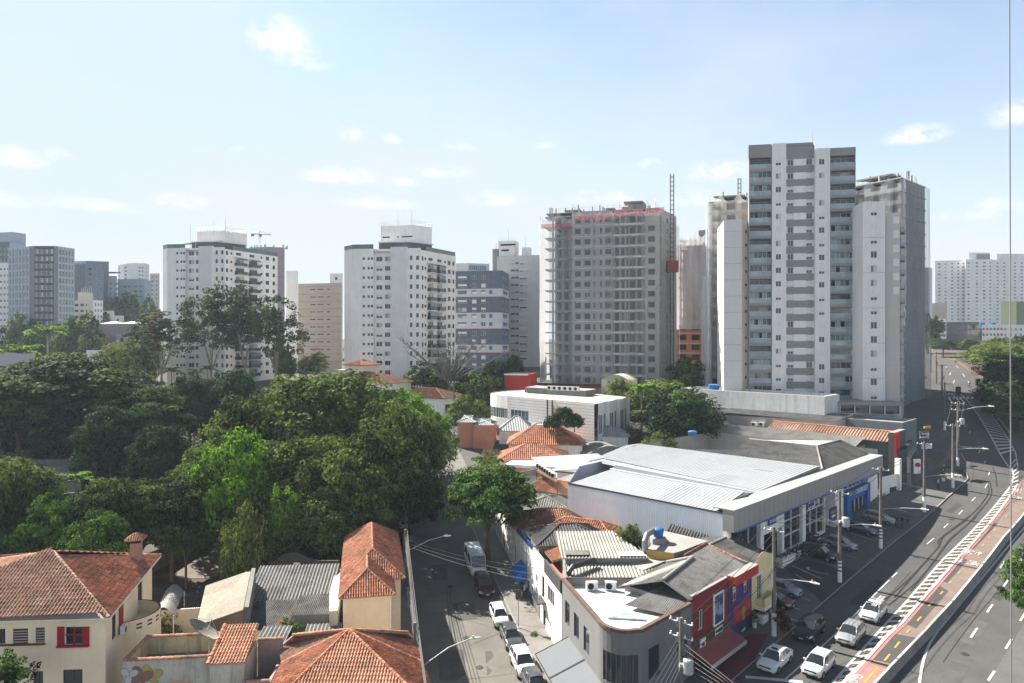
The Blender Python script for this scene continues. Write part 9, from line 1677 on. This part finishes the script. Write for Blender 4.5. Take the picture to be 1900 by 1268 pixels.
for(x,y,lab) in((1778,742,'black traffic light hanging over the distant crosswalk'),(1814,725,'black traffic light on a post right of the distant crosswalk'),(1839,752,'black traffic light post at the right kerb by the hatched lane')):
 b=gp(x,y+4);t=thing('traffic_light',lab,'traffic light',tuple(b));m=MB();m.tube([b,b+Vector((0,0,3.2))],.06,M_BLACK);m.build('post',t);m=MB();m.box(tuple(b+Vector((0,0,1.8))),(1.0,.5,1.9),M_BLACK);m.build('housing',t)
# --------- pedestrians
def person(p,head,label,shirt,trou,walk=.25,s=1.0,bag=False):
 J=[(0,0,.95),(0,0,1.15),(.01,0,1.38),(.02,0,1.50),(.04,0,1.62),(.05,0,1.73)];E=[(0,1),(1,2),(2,3),(3,4),(4,5)];Rr=[.135,.13,.15,.06,.09,.075]
 def add(pts,rs,root):
  i=root
  for q,r in zip(pts,rs):J.append(q);Rr.append(r);E.append((i,len(J)-1));i=len(J)-1
  return i
 hands=[]
 for sd in(-1,1):
  w=walk*sd;add([(0,.1*sd,.88),(w*.5+.04,.1*sd,.5),(w*.9-.03,.1*sd,.1),(w*.9+.12,.1*sd,.045)],[.095,.065,.05,.04],0)
  hands.append((-w*.55+.08,.25*sd,.86));add([(0,.19*sd,1.42),(-w*.3-.02,.24*sd,1.15),(-w*.5+.05,.25*sd,.93),hands[-1]],[.07,.048,.036,.032],2)
 me=bpy.data.meshes.new('person');me.from_pydata(J,E,[]);o=bpy.data.objects.new('person',me);C.objects.link(o);md=o.modifiers.new('s','SKIN');sk=me.skin_vertices[0].data
 for v_,r in zip(sk,Rr):v_.radius=(r,r)
 sk[0].use_root=True;o.modifiers.new('d','SUBSURF').levels=1;dg=bpy.context.evaluated_depsgraph_get();me2=bpy.data.meshes.new_from_object(o.evaluated_get(dg));o.modifiers.clear();o.data=me2;f=MB();SKN=mk('skin',(.33,.18,.12),.6)
 for hx,hy,hz in hands:
  for k in range(5):f.tube([(hx+.03-k*.016,hy,hz),(hx+.045-k*.017,hy-.01,hz-(.05,.085,.09,.085,.07)[k]),(hx+.04-k*.016,hy-.03,hz-(.07,.115,.125,.115,.095)[k])],[.011,.010,.007],SKN,5)
 bm=bmesh.new();bm.from_mesh(me2);fm=f.data('f');bm.from_mesh(fm);bm.to_mesh(me2);bm.free();me2.materials.clear()
 for q in(shirt,trou,SKN,M_BLACK):me2.materials.append(q)
 for pl in me2.polygons:z=pl.center.z;y=abs(pl.center.y);pl.material_index=2 if z>1.48 or(y>.2 and z<.95) else 3 if z<.08 else 1 if z<.97 and y<.21 else 0
 me2.polygons.foreach_set('use_smooth',[True]*len(me2.polygons));p=gp(*p);o.location=(p.x,p.y,p.z+.19);o.rotation_euler.z=head;o.scale=(s,s,s);tag(o,label,'person')
 m=MB();m.lathe((.035,0,1.66),[(.098,0),(.102,.06),(.075,.12),(.02,.145)],mk('dark_hair',(.02,.015,.012),.8),10);part_obj('hair',m.data('hair'),o)
MS={k:mk('cloth_'+k,c,.9,.15,3) for k,c in(('black',(.018,.018,.02)),('denim',(.04,.06,.11)),('grey',(.16,.16,.17)),('white',(.55,.55,.54)),('navy',(.02,.03,.07)))}
person((1664,981),-1.2,'person in black clothes, left of three walking on the forecourt',MS['black'],MS['black']);person((1674,982),-1.1,'person in dark top and jeans, middle of three walking on the forecourt',MS['navy'],MS['denim'],-.2);person((1685,983),-1.0,'person in black top and blue jeans, right of three walking on the forecourt',MS['black'],MS['denim'],.2,.93)
person((1752,883),-1.3,'person in black standing on the pavement near the dark shop',MS['black'],MS['black'],.1);person((1785,891),-1.4,'person in black, left of two walking at the curb bend',MS['black'],MS['black'],.2);person((1790,892),-1.4,'person in grey, right of two walking at the curb bend',MS['grey'],MS['denim'],-.2);person((1741,909),-.6,'person with white shirt near the yard wall pole',MS['white'],MS['black'],.15);person((1799,721),2.8,'person crossing the far stretch of the avenue',MS['black'],MS['navy'],.3);person((974,1113),2.6,'person with pale shirt beside the blue awning on the side street',MS['white'],MS['black'],.1)
# --------- small things on the pavements
def pot(px,py,label,square,w=.5):
 b=gp(px,py);b.z+=.18;t=thing('potted_plant',label,'potted plant',tuple(b));m=MB();(m.box(tuple(b),(w*1.5,w,w),M_WHITE,.8) if square else m.lathe(tuple(b),[(w*.35,0),(w*.5,w*1.5),(w*.44,w*1.5)],M_WHITE,12));m.build('pot',t);me,tr,R_,H=KIND['shrub'][0];o=part_obj('foliage',me,t);o.location.z=w*.9;o.scale=(.24,.24,.45)
pot(1400,1168,'white round pot with a small shrub at the cream house door',False,.55);pot(1414,1157,'white lattice planter box between the doors of the cream house',True,.8);pot(1430,1140,'small white pot at the far end of the blue ground floor',False,.4);pot(1750,895,'potted plant at the foot of the yard gate post',False,.6)
for i in range(3):
 b=Vector((3.6+i*.55,58.8-i*1.9,gz(3.6,58)+.18));t=thing('wooden_table',('farthest','middle','nearest')[i]+' wooden table under the edge of the grey awning','table',tuple(b));m=MB();WD=mk('table_wood',(.30,.12,.06),.6,.2,2);m.box((b.x,b.y,b.z+.7),(.75,.75,.05),WD,-.2);m.build('table_top',t)
 for sx in(-.3,.3):
  for sy in(-.3,.3):m=MB();m.box((b.x+sx,b.y+sy,b.z),(.05,.05,.7),WD);m.build('leg',t)
# --------- air between the viewer and the far blocks
def haze():
 bm=bmesh.new();bmesh.ops.create_cube(bm,size=1);me=bpy.data.meshes.new('haze');bm.to_mesh(me);bm.free();o=bpy.data.objects.new('haze',me);C.objects.link(o);o['kind']='stuff'
 o.location=(0,3990,30);o.scale=(11000,8050,130);m=bpy.data.materials.new('haze_air');m.use_nodes=True;N=m.node_tree.nodes;N.clear();out=N.new('ShaderNodeOutputMaterial');v=N.new('ShaderNodeVolumePrincipled')
 v.inputs['Color'].default_value=(.74,.87,1.0,1);v.inputs['Density'].default_value=HAZE;v.inputs['Anisotropy'].default_value=0;m.node_tree.links.new(v.outputs[0],out.inputs['Volume']);me.materials.append(m)
HAZE=.00018
haze()
